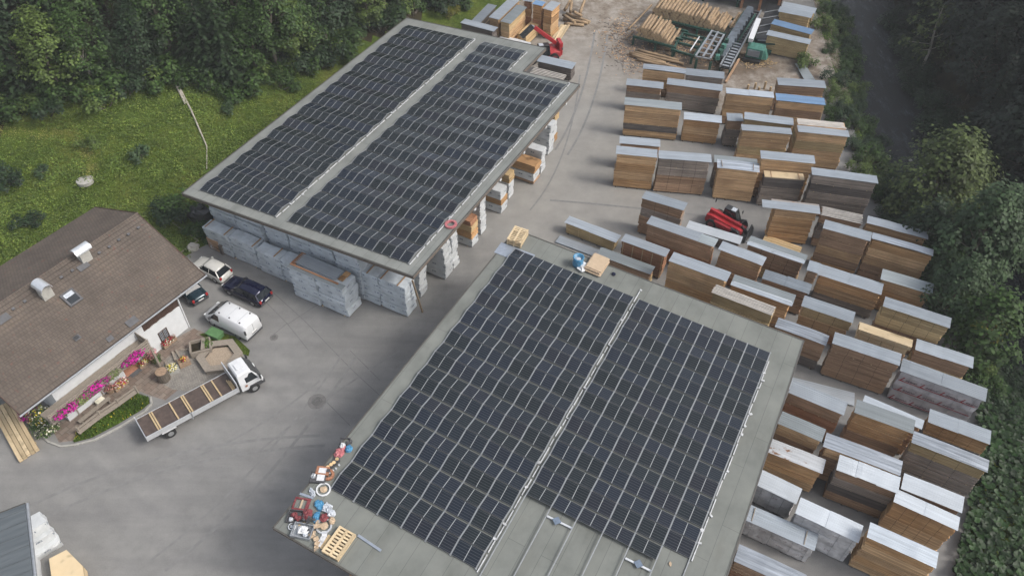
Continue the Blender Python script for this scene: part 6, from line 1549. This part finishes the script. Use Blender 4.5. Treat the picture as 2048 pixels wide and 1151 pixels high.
t = empty('red_frame', (0,0,0), 0, 'flat red and pale wooden frame lying near the roof edge', 'frame'); put(t, 603, 1008, .35)
for a, mk in (((-.5,-.42,.5,-.3),'redbag'),((-.5,.3,.5,.42),'redbag'),((-.5,-.29,-.4,.29),'redbag'),((-.05,-.29,.05,.29),'card'),((.3,-.29,.5,.29),'redbag')): MB().box(a[0],a[2],a[1],a[3],0,.08).build('bar', M[mk], t)
def tray(px, py, l, w, h, mat, label, rz=.4, inside=()):
    t = empty('tray', (0,0,0), 0, label, 'tub'); put(t, px, py, rz)
    for a in ((-l,-w,l,-w+.05),(-l,w-.05,l,w),(-l,-w+.051,-l+.05,w-.051),(l-.05,-w+.051,l,w-.051)): MB().box(a[0],a[2],a[1],a[3],0,h).build('side', M[mat], t)
    MB().box(-l+.05,l-.05,-w+.05,w-.05,.004,.03).build('base', M[mat], t)
    for i, (x, y, r, mk) in enumerate(inside): MB().blob((x,y,.03+r*.6),(r,r*.9,r*.6),0,i+px,.3,6).build('contents', M[mk], t)
tray(592, 1034, .5, .42, .18, 'plast', 'dark tray with red rags near the roof corner', .4, ((-.1,.1,.2,'redbag'),(.15,-.1,.22,'redbag'),(-.25,-.2,.14,'clearbag')))
tray(606, 1064, .62, .46, .3, 'steel', 'grey tub filled with white material at the roof corner', .3, ((.0,.05,.34,'whitebag'),(.25,-.15,.2,'clearbag')))
ring(584.5, 1053, .24, .05, 'alu', 'small silver wire ring at the outermost roof corner', 'clearbag')
bag('rag_heap', 'dark red cloth heap between dark tray and blue bags', 'cloth', 615, 1029, (.5,.42,.2), 'redbag', 21, .35)
bag('plastic_bag', 'blue plastic bag, the upper of two by the red cloth', 'bag', 641, 1012, (.55,.38,.16), 'bluebag', 22, .4)
bag('plastic_bag', 'blue plastic bag, the lower of two by the red cloth', 'bag', 634, 1036, (.3,.55,.18), 'bluebag', 23, .4)
bag('cloth_bag', 'dark red bag right of the lower blue bag', 'bag', 648, 1036, (.38,.38,.24), 'redbag', 24, .25)
bag('sack', 'grey-blue sack above the tan sack on roof clutter heap', 'sack', 663, 1028, (.38,.4,.28), 'clearbag', 25, .2)
bag('sack', 'tan paper sack at the right of the roof clutter', 'sack', 664, 1042, (.36,.3,.22), 'card', 26, .2)
bag('foil_bag', 'silver foil bags at the top right of roof clutter', 'bag', 655, 1017, (.5,.4,.2), 'clearbag', 27, .5)
scraps('metal_parts', 'loose dark metal parts between tub and blue bags', 'parts', 620, 1049, .5, 'plast', 28, 10, .25)
barthing('lath', (597,1050), (612,1044), .12, .05, 'stick', 'short wooden lath above the grey tub', 'lath')
ring(648, 1052, .5, .1, 'alu', 'large silver cable ring above the cardboard scraps', 'card')
scraps('cardboard_scraps', 'crumpled brown cardboard scraps left of the large pallet', 'cardboard', 636, 1066, .5, 'card', 31, 7, .42)
scraps('cardboard_scraps', 'crumpled cardboard at the very front edge of near roof', 'cardboard', 628, 1093, .28, 'card', 32, 4, .42)
for i, (px, py) in enumerate(((640,1086),(645,1079),(649,1068))):
    o = MB().box(-.16,.16,-.2,.2,0,.05).build('paper', M['whitebag']); put(o, px, py, .3*i); tag(o, ('white paper nearest the front roof edge','white paper in the middle of three beside the pallet','white paper nearest the silver ring')[i], 'paper')
# spacer bars on the bare rails
M['bluegrey'] = plain('blue grey bracket', (.13,.17,.23), .5, 0, .2, 4)
for i, (a, b, c) in enumerate((((1094,1033),(1145,1058),(1113,1043)),((1250,1117),(1302,1143),(1276,1129)))):
    p, q = RB(*a), RB(*b); t = empty('spacer_bar', (0,0,0), 0, ('white spacer bar with grey bracket between the upper bare rails','white spacer bar with grey bracket between the lower bare rails')[i], 'bar')
    t.matrix_world = MBm @ Matrix.Translation((p.x, p.y, .0)); MB().bar((0,0,.12),(q-p)+Vector((0,0,.12)),.12,.08).build('bar', M['alu'], t)
    k = RB(*c)-p; MB().cbox((k.x,k.y,.18),(.42,.42,.04),rz=.9).build('bracket', M['bluegrey'], t)
bag('glove', 'pair of pale work gloves on the bare felt by the last rail', 'gloves', 1340, 1127, (.12,.2,.06), 'card', 41, .3)
# coil and small things on the far roof
p = _iA @ CAMP; b = _iA @ G(902, 450, 0); d = b-p; tt = -p.z/d.z; p = p+d*tt
t = ring(0, 0, .52, .2, 'pink', 'red cable coil lying at the edge of the far shed roof', None, h=.16); t.matrix_world = MA @ Matrix.Translation((p.x, p.y, .012))
# ---------------------------------------------------------------- workshop at the lower left corner
C_ = G(50, 1006, 5.2); A_ = G(-80, 1056, 5.2); B_ = G(78, 1330, 5.2)
m = N('ribbed dark metal roof'); v = m.obj((.3, 3., 1), False); a = m.noise(v, 1, 4, .6)
M['ribroof'] = m.fin(m.ramp(a, [(.3, (.10,.115,.125)), (.7, (.16,.18,.19))]), .45, .3)
e = A_-C_; ang = math.atan2(e.y, e.x); t = empty('workshop', (C_.x, C_.y, 0), ang, 'workshop with ribbed dark grey metal roof at the lower left corner', 'building')
rf2 = MB(); Lr, Wr = 16., 14.
rf2.box(0,Lr,0,Wr,5.05,5.2); k = .4
ro = rf2.build('roof', M['ribroof'], t)
sgn = 1
for k in range(15): MB().box(0,Lr,.4+k*.9,.45+k*.9,5.201,5.24).build('rib', M['ribroof'], ro)
MB().tube((-.1,0,5.1),(-.1,Wr,5.1),.11,n=8).build('gutter', M['steel'], ro); MB().box(-.02,Lr,-.06,-.0,5.0,5.24).build('edge_trim', M['trimmetal'], ro)
MB().box(1.2,Lr,1.0,Wr,0,5.04).build('wall', M['render_white'], t)
p = G(82, 1120, 0); wt = empty('wrapped_packs', (p.x, p.y, 0), R(45), 'white wrapped packs leaning against the lower left workshop', 'wrapped packs')
for k in range(3): putmesh('pack', puffy(3.2, 1.2, .75, 300+k, .06), M['wrapw'], wt, (-1.6, .35*k, .02+.76*k))
P = [G(98,1116,1.0), G(133,1098,1.0), G(165,1130,1.0), G(172,1180,1.0), G(106,1180,1.0)]; c = P[0]
t = empty('panel_stack', (c.x, c.y, 0), 0, 'stack of smooth pale yellow wood panels at the lower left', 'panel stack')
pts = [(p.x-c.x, p.y-c.y) for p in P][::-1]
for k in range(8): MB().prism([(x*(1-.008*(k%3)), y*(1-.008*(k%2))) for x, y in pts], .12+.11*k, .12+.11*k+.10).build('panel', M['w_fresh' if k < 7 else 'panelwood'] if 'panelwood' in M else M['w_fresh'], t)
MB().box(.2,2.2,-2.0,-1.9,.003,.118).build('bearer', M['stick'], t)
p = G(78, 1074, 0); o = MB().blob((0,0,.25),(.9,.55,.4),0,12,.35,8).build('foam_heap', M['f_yellow'] if False else M['w_yellow'], None, p, R(-50)); tag(o, 'yellow insulation scraps heaped by the workshop wall', 'insulation')
p = G(699, 1148, 3.0); t = empty('timber_pack', (p.x, p.y, 0), R(-27), 'orange boards peeping out under the front edge of near roof', 'timber pack')
mb = MB(); courses(mb, 0, 3, 0, 1.2, .12, 3.0); mb.build('board_pack', [M['w_orange'], M['gap']], t)
# ---------------------------------------------------------------- trees and plants
M['l_mid'] = leafmat('mid green leaves', (.036,.072,.017), .55); M['l_light'] = leafmat('light green leaves', (.075,.115,.028), .4)
M['l_dark'] = leafmat('dark green leaves', (.020,.040,.018), .45); M['l_shade'] = leafmat('shade darkened leaves', (.014,.023,.015), .4)  # l_shade: far bank's shade put into the leaf colour
M['l_olive'] = leafmat('olive leaves', (.068,.095,.030), .4); M['l_grey'] = leafmat('grey green willow leaves', (.042,.074,.034), .4)
M['l_spruce'] = leafmat('spruce needles', (.025,.046,.020), .4); M['l_yellow'] = leafmat('yellowish leaves', (.14,.14,.025), .3)
M['l_bur'] = leafmat('butterbur leaves', (.018,.042,.012), .55, .5)
def quad(mb, p, nn, s, q, mi=0):
    u = nn.orthogonal().normalized(); u = Matrix.Rotation(q.uniform(0,6.28), 3, nn) @ u; v = nn.cross(u)
    mb.add([p-u*s*.5-v*s*.12, p+v*s*.36-nn*s*.06, p+u*s*.5+v*s*.05, p-v*s*.36+nn*s*.05], [(0,1,2,3)], mi)
def broadleaf(seed, h=14., cr=4.2, base=.32, clumps=66, per=84, ls=.40, lean=0.):
    """trunk with limbs; crown of leaf clumps set at the limb ends"""
    q = random.Random(seed); tr = MB(); top = Vector((lean*h, 0, h*.82))
    pts = [Vector((0,0,-.4)), Vector((q.uniform(-.3,.3), q.uniform(-.3,.3), h*.3)), Vector((lean*h*.5+q.uniform(-.5,.5), q.uniform(-.5,.5), h*.55)), top]
    for (a, b, r0, r1) in ((0,1,.26,.21),(1,2,.21,.14),(2,3,.14,.05)): tr.tube(pts[a], pts[b], r0*h/14, r1*h/14, 7)
    cr_ = MB(); cs = []
    for i in range(clumps):
        f = base+(1-base)*(i+.5)/clumps; w = math.sin(math.pi*min(1, max(.02, (f-base*.75)/(1-base*.75)))**.8)*cr*q.uniform(.45,1.05)
        a = i*2.39996+q.uniform(-.5,.5); c = Vector((lean*h*f+w*math.cos(a), w*math.sin(a), h*f*q.uniform(.94,1.05)))
        cs.append(c)
        if i % 4 == 0:
            s = pts[1].lerp(top, min(1, max(0, (c.z/h-.35)*1.3))); tr.tube(s, s.lerp(c, .9), .07*h/14, .02, 5)
    for c in cs:
        rr = q.uniform(.75, 1.35)*cr*.30
        out = Vector((c.x-lean*c.z, c.y, .4*cr)).normalized()
        for _ in range(per):
            d = Vector((q.gauss(0,1), q.gauss(0,1), q.gauss(0,.7))); d.normalize(); k = q.random()**.5
            p = c+d*rr*k; p.z += .15*rr
            nn = (out*.6+d*.6+Vector((q.uniform(-.5,.5), q.uniform(-.5,.5), .75))).normalized()
            quad(cr_, p, nn, ls*q.uniform(.55,1.25), q)
    return tr.mesh('trunk', M['trunk'], True), cr_
def conifer(seed, h=17., r=2.9, base=.14, whorls=26, ls=.55):
    q = random.Random(seed); tr = MB(); tr.tube((0,0,-.4),(0,0,h*.6),.24,.12,7); tr.tube((0,0,h*.6),(0,0,h),.12,.02,6); cr_ = MB()
    for i in range(whorls):
        f = base+(1-base)*i/whorls; L = r*(1-f)**.8*q.uniform(.8,1.15)+.15; nb = 7 if f < .7 else 5; a0 = q.uniform(0,6.28)
        for b in range(nb):
            a = a0+6.283*b/nb+q.uniform(-.2,.2); dr = q.uniform(.15,.42); n = max(3, int(L/.30))
            for k in range(n):
                t = (k+.6)/n; p = Vector((L*t*math.cos(a), L*t*math.sin(a), h*f-dr*L*t*t+.12*L*t))
                for s in range(3):
                    off = Vector((-math.sin(a), math.cos(a), 0))*q.uniform(-.3,.3)*(1-t*.5)*L*.42
                    nn = Vector((math.cos(a)*.35+q.uniform(-.35,.35), math.sin(a)*.35+q.uniform(-.35,.35), 1)).normalized()
                    quad(cr_, p+off+Vector((0,0,q.uniform(-.12,.05))), nn, ls*q.uniform(.6,1.15), q)
    return tr.mesh('trunk', M['trunk'], True), cr_
def bush(seed, r=(1.6,1.4,1.3), n=1100, ls=.21):
    q = random.Random(seed); cr_ = MB(); tr = MB()
    cl = [(q.uniform(-.75,.75)*r[0], q.uniform(-.75,.75)*r[1], q.uniform(.25,.95)*r[2]) for _ in range(9)]
    for c in cl[:5]: tr.tube((0,0,-.2), c, .05, .02, 5)
    for _ in range(n):
        c = Vector(q.choice(cl)); d = Vector((q.gauss(0,1), q.gauss(0,1), q.gauss(0,1))).normalized()
        p = c+Vector((d.x*r[0], d.y*r[1], d.z*r[2]))*.42*q.random()**.5
        if p.z < .05: p.z = .05
        quad(cr_, p, (d*.6+Vector((0,0,.8))).normalized(), ls*q.uniform(.6,1.3), q)
    return tr.mesh('stems', M['trunk'], True), cr_
PROTO = {}
def proto(key, fn, mat):
    t, c = fn; me = c.mesh('crown', M[mat]); PROTO[key] = (t, me)
proto('b0', broadleaf(1), 'l_mid'); proto('b1', broadleaf(2, 16, 4.6, .36, 70), 'l_mid'); proto('b2', broadleaf(3, 12, 3.8, .28, 56), 'l_light')
proto('b3', broadleaf(4, 13, 4.4, .3, 64, 80), 'l_dark'); proto('c0', conifer(5), 'l_spruce'); proto('c1', conifer(6, 14, 2.7, .1, 23), 'l_spruce')
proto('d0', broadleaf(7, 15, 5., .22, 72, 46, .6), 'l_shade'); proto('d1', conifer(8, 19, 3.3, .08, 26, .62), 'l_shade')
proto('w0', broadleaf(9, 9, 4.2, .12, 78, 70, .36), 'l_olive'); proto('w1', broadleaf(10, 10, 3.4, .15, 74, 70, .36), 'l_grey')
proto('w2', broadleaf(11, 7, 2.6, .12, 50, 60, .32), 'l_mid'); proto('s0', broadleaf(12, 9, 3.6, .25, 30, 30, .4, .06), 'l_olive')
proto('u0', bush(21), 'l_light'); proto('u1', bush(22), 'l_mid'); proto('u2', bush(23), 'l_dark'); proto('u3', bush(24, (1.1,1,1), 600, .18), 'l_yellow'); proto('u4', bush(25, (1.0,.9,.8), 560, .19), 'l_grey')
def plant(key, p, s, label, group=None, name=None, cat=None, rz=None, mat=None, pale=False):
    tm, cm = PROTO[key]
    kind = dict(b='broadleaf_tree', c='spruce_tree', d='dark_tree', w='willow_tree', s='river_tree', u='bush')[key[0]]
    t = empty(name or kind, (p[0], p[1], p[2]), rnd.uniform(0,6.28) if rz is None else rz, label, cat or ('bush' if key[0] == 'u' else 'tree'), group)
    t.scale = (s, s, s*rnd.uniform(.9,1.1))
    for nm, me in (('stems' if key[0] == 'u' else 'trunk', tm), ('foliage' if key[0] == 'u' else 'crown', cm)):
        o = bpy.data.objects.new(nm, me); COL.objects.link(o); o.parent = t
        if pale and nm == 'trunk': 
            o.data = me.copy(); o.data.materials[0] = M['palebark']
        if mat and nm in ('crown', 'foliage'):
            o.material_slots[0].link = 'OBJECT'; o.material_slots[0].material = M[mat]
    return t
# hillside forest, upper left
LB = {'b': 'tall broadleaf tree in the hillside forest behind the meadow', 'c': 'dark spruce standing in the hillside forest behind the meadow'}
LG = {'b': 'broadleaf trees of the hillside forest', 'c': 'spruces of the hillside forest'}
edge = [(-80,228),(60,215),(130,200),(190,185),(250,188),(300,165),(350,140),(430,172),(470,188),(520,165),(600,142),(660,112),(740,72),(800,32),(880,12),(960,-20)]
placed = []
def far_ok(p, d):
    for a in placed:
        if (a-p).length < d: return False
    placed.append(p.copy()); return True
ek = ['b1','b0','c0','b2','b0','c1','b3','b0','c0','c1','c0','b0','b1','b2','b0','b3','c1','b2','b0','c0']
el = list(edge); i = 0
rf3 = random.Random(31)
for (ax, ay), (bx_, by_) in zip(edge, edge[1:]):
    for f in (0, .5):
        px, py = ax+(bx_-ax)*f, ay+(by_-ay)*f; p = GT(px, py-6)
        if not far_ok(p, 2.2): continue
        k = ek[i % len(ek)]; i += 1
        plant(k, p, rf3.uniform(.62,.9), LB[k[0]], LG[k[0]], pale=(i % 5 == 0))
for _ in range(900):
    px = rf3.uniform(-170, 930); py = lerp(edge, px)-rf3.uniform(10, 230)
    if py < -150: continue
    p = GT(px, py)
    if not far_ok(p, 3.7): continue
    k = rf3.choice(('b0','b1','b3','c0','c1','c0','b0','b3','b2')); plant(k, p, rf3.uniform(.75,1.1), LB[k[0]], LG[k[0]])
    if len(placed) > 135: break
for i, (px, py, k, s, la) in enumerate(((215,222,'u0',1.5,'light green bush at the forest foot above the meadow, largest one'),(262,178,'u2',1.6,'dark green bush under the forest edge left of the fallen trunks'),(100,232,'u2',1.4,'dark bush at the forest foot on the far left'),
    (25,228,'u1',1.5,'mid green bush at the left end of the forest foot'),(455,222,'u4',1.1,'grey green bush low on the meadow slope near the far roof'),(285,320,'u4',1.3,'grey green bush in the middle of the meadow'),(88,350,'u4',1.0,'small pale bush left of the concrete cover'),
    (15,372,'u2',1.2,'dark bush at the left edge of the meadow'),(380,420,'u1',1.5,'green bush beside the left corner of the far roof'),(345,440,'u2',1.3,'dark green bush behind the house ridge end'),(60,455,'u2',.9,'small dark bush behind the farmhouse roof'),
    (640,140,'u2',1.5,'dark bush under the forest next to the far roof'),(560,178,'u1',1.3,'mid green bush under the forest above the far roof'),(700,95,'u1',1.2,'green bush at the forest foot by the far roof edge'),(905,35,'u3',1.1,'yellowish bush behind the low grey covers at top'),(395,480,'u1',1.0,'green shrub growing at the poles behind the farmhouse'),(180,300,'u0',.8,'small light bush in the meadow above the concrete cover'))):
    plant(k, GT(px, py), s, la)
for j in range(46):
    f = (j+.5)/46; px = -60+980*f; p = GT(px, lerp(edge, px)+rf3.uniform(-14, 10)); k = rf3.choice(('u1','u2','u1','u0'))
    plant(k, p, rf3.uniform(1.0,1.9), {'u0': 'light undergrowth bush in the row along the forest foot', 'u1': 'mid green undergrowth bush in the row along the forest foot', 'u2': 'dark undergrowth bush in the row along the forest foot'}[k], {'u0': 'light undergrowth along the forest foot', 'u1': 'mid green undergrowth along the forest foot', 'u2': 'dark undergrowth along the forest foot'}[k])
# fallen pale trunks
for i, (a, b) in enumerate((((348,162),(372,212)),((352,164),(384,226)),((384,226),(416,300)),((416,300),(416,345)))):
    A_, B_ = GT(*a), GT(*b); o = MB().tube((0,0,.25),(B_-A_)+Vector((0,0,.25)),.16-.03*i,.12-.025*i,7).build('fallen_trunk', M['palebark'], None, A_)
    tag(o, ('short pale fallen trunk at the head of the meadow','long pale fallen trunk beside the short one','bent middle piece of the pale fallen stem in the meadow','lowest thin piece of the pale fallen stem near far roof')[i], 'fallen trunk')
# river side trees
def at(px, py, z=-1.2): p = G(px, py, z); return (p.x, p.y, z)
plant('w0', at(1842,452), 1.2, 'large olive-green willow on the near river bank', rz=.3)
plant('w0', at(1888,440), .9, 'smaller olive willow leaning right of the large one', rz=2.3)
plant('w1', at(1888,590), 1.12, 'grey-green willow just below the olive ones', rz=1.2)
plant('w1', at(1935,570), 1.0, 'grey-green willow at the water, right of its twin', rz=.4)
plant('w1', at(1868,660), .8, 'grey-green willow behind the jointed straw stack', rz=2.2)
plant('w2', at(1930,720), 1.25, 'mid green bank tree right of the jointed straw stack', rz=.2)
plant('w2', at(1815,540), 1.1, 'dark leaved bank tree behind the streaked silver cover', rz=1.2, mat='l_dark')
plant('w2', at(1855,600), .95, 'bank tree behind the scratched grey cover', rz=2.9, mat='l_mid')
plant('u3', at(1976,668), 1.6, 'yellow-leaved bush at the river edge')
BK = [(1668,30,'u1'),(1680,60,'u0'),(1655,100,'u1'),(1690,100,'u1'),(1680,140,'u1'),(1668,170,'u2'),(1655,190,'u0'),(1672,215,'u0'),(1690,240,'u2'),(1705,262,'u1'),(1700,300,'u4'),(1722,300,'u2'),(1735,330,'u1'),(1712,345,'u0'),(1758,350,'u2'),(1742,385,'u1'),(1770,400,'u2'),(1785,440,'u2'),(1765,455,'u2'),(1810,470,'u1'),
      (1880,560,'u1'),(1905,600,'u0'),(1930,760,'u1'),(1965,780,'u1'),(1950,740,'u0'),(1985,820,'u2'),(2010,780,'u2'),(1645,62,'u0'),(1640,20,'u1'),(1650,235,'u1'),(1612,138,'u0')]
bl = {'u0': 'light green bush on the near bank of the river', 'u1': 'mid green bush on the near bank of the river', 'u2': 'dark green bush on the near bank of the river', 'u4': 'grey green bush on the near bank of the river'}
bgp = {'u0': 'light bushes on the near river bank', 'u1': 'mid green bushes on the near river bank', 'u2': 'dark bushes on the near river bank', 'u4': None}
for px, py, k in BK: plant(k, GT(px, py), rnd.uniform(.85,1.25), bl[k], bgp[k])
for j in range(30):
    y = 56+1.9*j; x = lerp(RIV, y)-rnd.uniform(-.4, 1.6)
    k = rnd.choice(('u1','u1','u2','u0')); plant(k, (x, y, max(terr(x, y), -3.0)), rnd.uniform(.8,1.25), bl[k], bgp[k])
# far bank forest, its shade put into the leaf colour
plant('s0', (GT(1838,150).x, GT(1838,150).y, -3), 1.15, 'sparse light tree leaning over the river at the top', rz=2.6, pale=True)
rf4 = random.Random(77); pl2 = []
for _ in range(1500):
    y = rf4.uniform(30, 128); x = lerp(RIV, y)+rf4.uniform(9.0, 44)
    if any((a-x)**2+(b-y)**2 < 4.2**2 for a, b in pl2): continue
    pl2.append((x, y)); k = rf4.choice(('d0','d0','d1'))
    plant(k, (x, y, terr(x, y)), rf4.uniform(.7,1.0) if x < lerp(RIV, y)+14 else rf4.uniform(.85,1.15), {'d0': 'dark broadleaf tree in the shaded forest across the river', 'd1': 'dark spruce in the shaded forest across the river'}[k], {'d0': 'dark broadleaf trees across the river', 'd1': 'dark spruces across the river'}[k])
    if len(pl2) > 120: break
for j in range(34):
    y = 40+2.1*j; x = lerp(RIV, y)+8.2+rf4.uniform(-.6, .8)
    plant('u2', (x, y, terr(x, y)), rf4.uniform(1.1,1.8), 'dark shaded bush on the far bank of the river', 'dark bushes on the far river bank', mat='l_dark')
# ---------------------------------------------------------------- ground cover
def scatter(name, label, cat, n, gen, mat, fn): 
    mb = MB(); q = random.Random(len(label)); k = 0; tries = 0
    while k < n and tries < n*12:
        tries += 1; p = gen(q)
        if p is None: continue
        fn(mb, p, q); k += 1
    return tag(mb.build(name, mat), label, cat, kind='stuff')
MOWN = [False]
PATHPX = [(-20+10*i, 291-1.2*i) for i in range(14)]+[(125+8*i, 275+1.6*i*i*.5) for i in range(8)]+[(188+.6*i, 318+8*i) for i in range(8)]
def gmeadow(q):
    px, py = q.uniform(-40, 640), q.uniform(140, 520); p = GTf(px, py)
    dx, dy = p.x+28.258, p.y-54.945; xa, ya = .8875*dx-.4608*dy, .4608*dx+.8875*dy
    if xa > -1.2 and ya > -4: return None
    if ya <= -4 and xa > -11: return None
    MOWN[0] = min((px-x_)**2+((py-y_)*1.6)**2 for x_, y_ in PATHPX) < 190
    return p
def GTf(px, py):
    p = G(px, py, 0)
    for _ in range(6): p = G(px, py, terr(p.x, p.y))
    return Vector((p.x, p.y, terr(p.x, p.y)))
def tuft(mb, p, q):
    m_ = q.choice((0,0,0,0,1,1,2)); s = q.uniform(.09,.21)
    if MOWN[0]: m_ = 3; s *= .6
    for _ in range(5):
        d = Vector((q.uniform(-.5,.5), q.uniform(-.5,.5), q.uniform(.02,.35))); quad(mb, p+d, Vector((q.uniform(-.6,.6), q.uniform(-.6,.6), 1)).normalized(), s*q.uniform(.6,1.2), q, m_)
M['weed'] = leafmat('weed leaves', (.115,.18,.034), .32); M['weed2'] = leafmat('yellow green weeds', (.165,.215,.045), .28); M['weed4'] = leafmat('trodden pale grass', (.27,.27,.08), .3); M['weed3'] = leafmat('dark weeds', (.085,.145,.03), .3)
scatter('meadow_plants', 'lush weeds and grass covering the meadow slope below the forest', 'meadow plants', 21000, gmeadow, [M['weed'], M['weed2'], M['weed3'], M['weed4']], tuft)
def gbur(q):
    y = q.uniform(12, 46); x = lerp(EDGE, y)+q.uniform(-.2, 15)
    if x > lerp(RIV, y)+1: return None
    return Vector((x, y, terr(x, y)))
def bur(mb, p, q):
    r = q.uniform(.11,.29); h = q.uniform(.3,.95); c = p+Vector((0,0,h)); tl = Vector((q.uniform(-.35,.35), q.uniform(-.35,.35), 1)).normalized(); u = tl.orthogonal().normalized(); v = tl.cross(u); n = 8; a0 = q.uniform(0,6.28)
    pts = [c]+[c+(u*math.cos(a0+6.283*i/n)+v*math.sin(a0+6.283*i/n))*r*(1 if i else .45)+tl*r*.16*(1 if i % 2 else .6) for i in range(n)]
    mb.add(pts, [(0, 1+i, 1+(i+1) % n) for i in range(n)])
MOWN[0] = False
scatter('butterbur', 'thick carpet of round butterbur leaves between the stacks and the river', 'butterbur', 10500, gbur, M['l_bur'], bur)
def gbank(q):
    y = q.uniform(44, 112); x = q.uniform(lerp(EDGE, y)-.3, lerp(RIV, y))
    if y > 70 and nz(x*2, y*1.4) > -.1 and q.random() < .75: return None
    return Vector((x, y, terr(x, y)))
scatter('bank_plants', 'tangled green growth on the river bank beyond the timber stacks', 'bank plants', 5200, gbank, [M['l_mid'], M['weed'], M['l_dark']], tuft)
# ---------------------------------------------------------------- camera, light
cd = bpy.data.cameras.new('camera'); cam = bpy.data.objects.new('camera', cd); COL.objects.link(cam)
cd.sensor_width = 36; cd.sensor_fit = 'HORIZONTAL'; cd.lens = F/2048*36; cd.clip_end = 2000; cd.clip_start = .5
cam.matrix_world = Matrix(((CR.x, CU.x, -CF.x, 0), (CR.y, CU.y, -CF.y, 0), (CR.z, CU.z, -CF.z, H), (0,0,0,1)))
sc.camera = cam
SUN_EL, SUN_AZ = R(46), R(104)       # azimuth clockwise from +Y
w = bpy.data.worlds.new('World'); sc.world = w; w.use_nodes = True
nt = w.node_tree; bg = nt.nodes['Background']; sky = nt.nodes.new('ShaderNodeTexSky')
sky.sky_type = 'NISHITA'; sky.sun_disc = False; sky.sun_elevation = SUN_EL; sky.sun_rotation = SUN_AZ
sky.dust_density = 4.; sky.air_density = 1.; sky.ozone_density = 1.
hs = nt.nodes.new('ShaderNodeHueSaturation'); hs.inputs['Saturation'].default_value = .45   # thin bright cloud takes most of the blue out of the sky
nt.links.new(sky.outputs[0], hs.inputs['Color']); nt.links.new(hs.outputs[0], bg.inputs[0]); bg.inputs[1].default_value = .15
ld = bpy.data.lights.new('sun', 'SUN'); ld.energy = 1.25; ld.angle = R(14); ld.color = (1., .955, .89)
sun = bpy.data.objects.new('sun', ld); COL.objects.link(sun)
dv = Vector((math.sin(SUN_AZ)*math.cos(SUN_EL), math.cos(SUN_AZ)*math.cos(SUN_EL), math.sin(SUN_EL)))
sun.rotation_euler = dv.to_track_quat('Z', 'Y').to_euler(); sun.location = dv*150
sc.view_settings.view_transform = 'Standard'; sc.view_settings.look = 'None'; sc.view_settings.gamma = 1; sc.view_settings.exposure = EXPOSURE

# thin summer haze in the valley
hz = MB().box(-170, 150, -25, 200, -5.5, 70).build('haze', (lambda m: m)(bpy.data.materials.new('haze'))); tag(hz, kind='stuff')
hm = hz.data.materials[0]; hm.use_nodes = True; t_ = hm.node_tree; t_.nodes.remove(t_.nodes['Principled BSDF'])
pv = t_.nodes.new('ShaderNodeVolumePrincipled'); pv.inputs['Color'].default_value = (.9,.93,.95,1); pv.inputs['Density'].default_value = .0004
t_.links.new(pv.outputs[0], t_.nodes['Material Output'].inputs['Volume'])
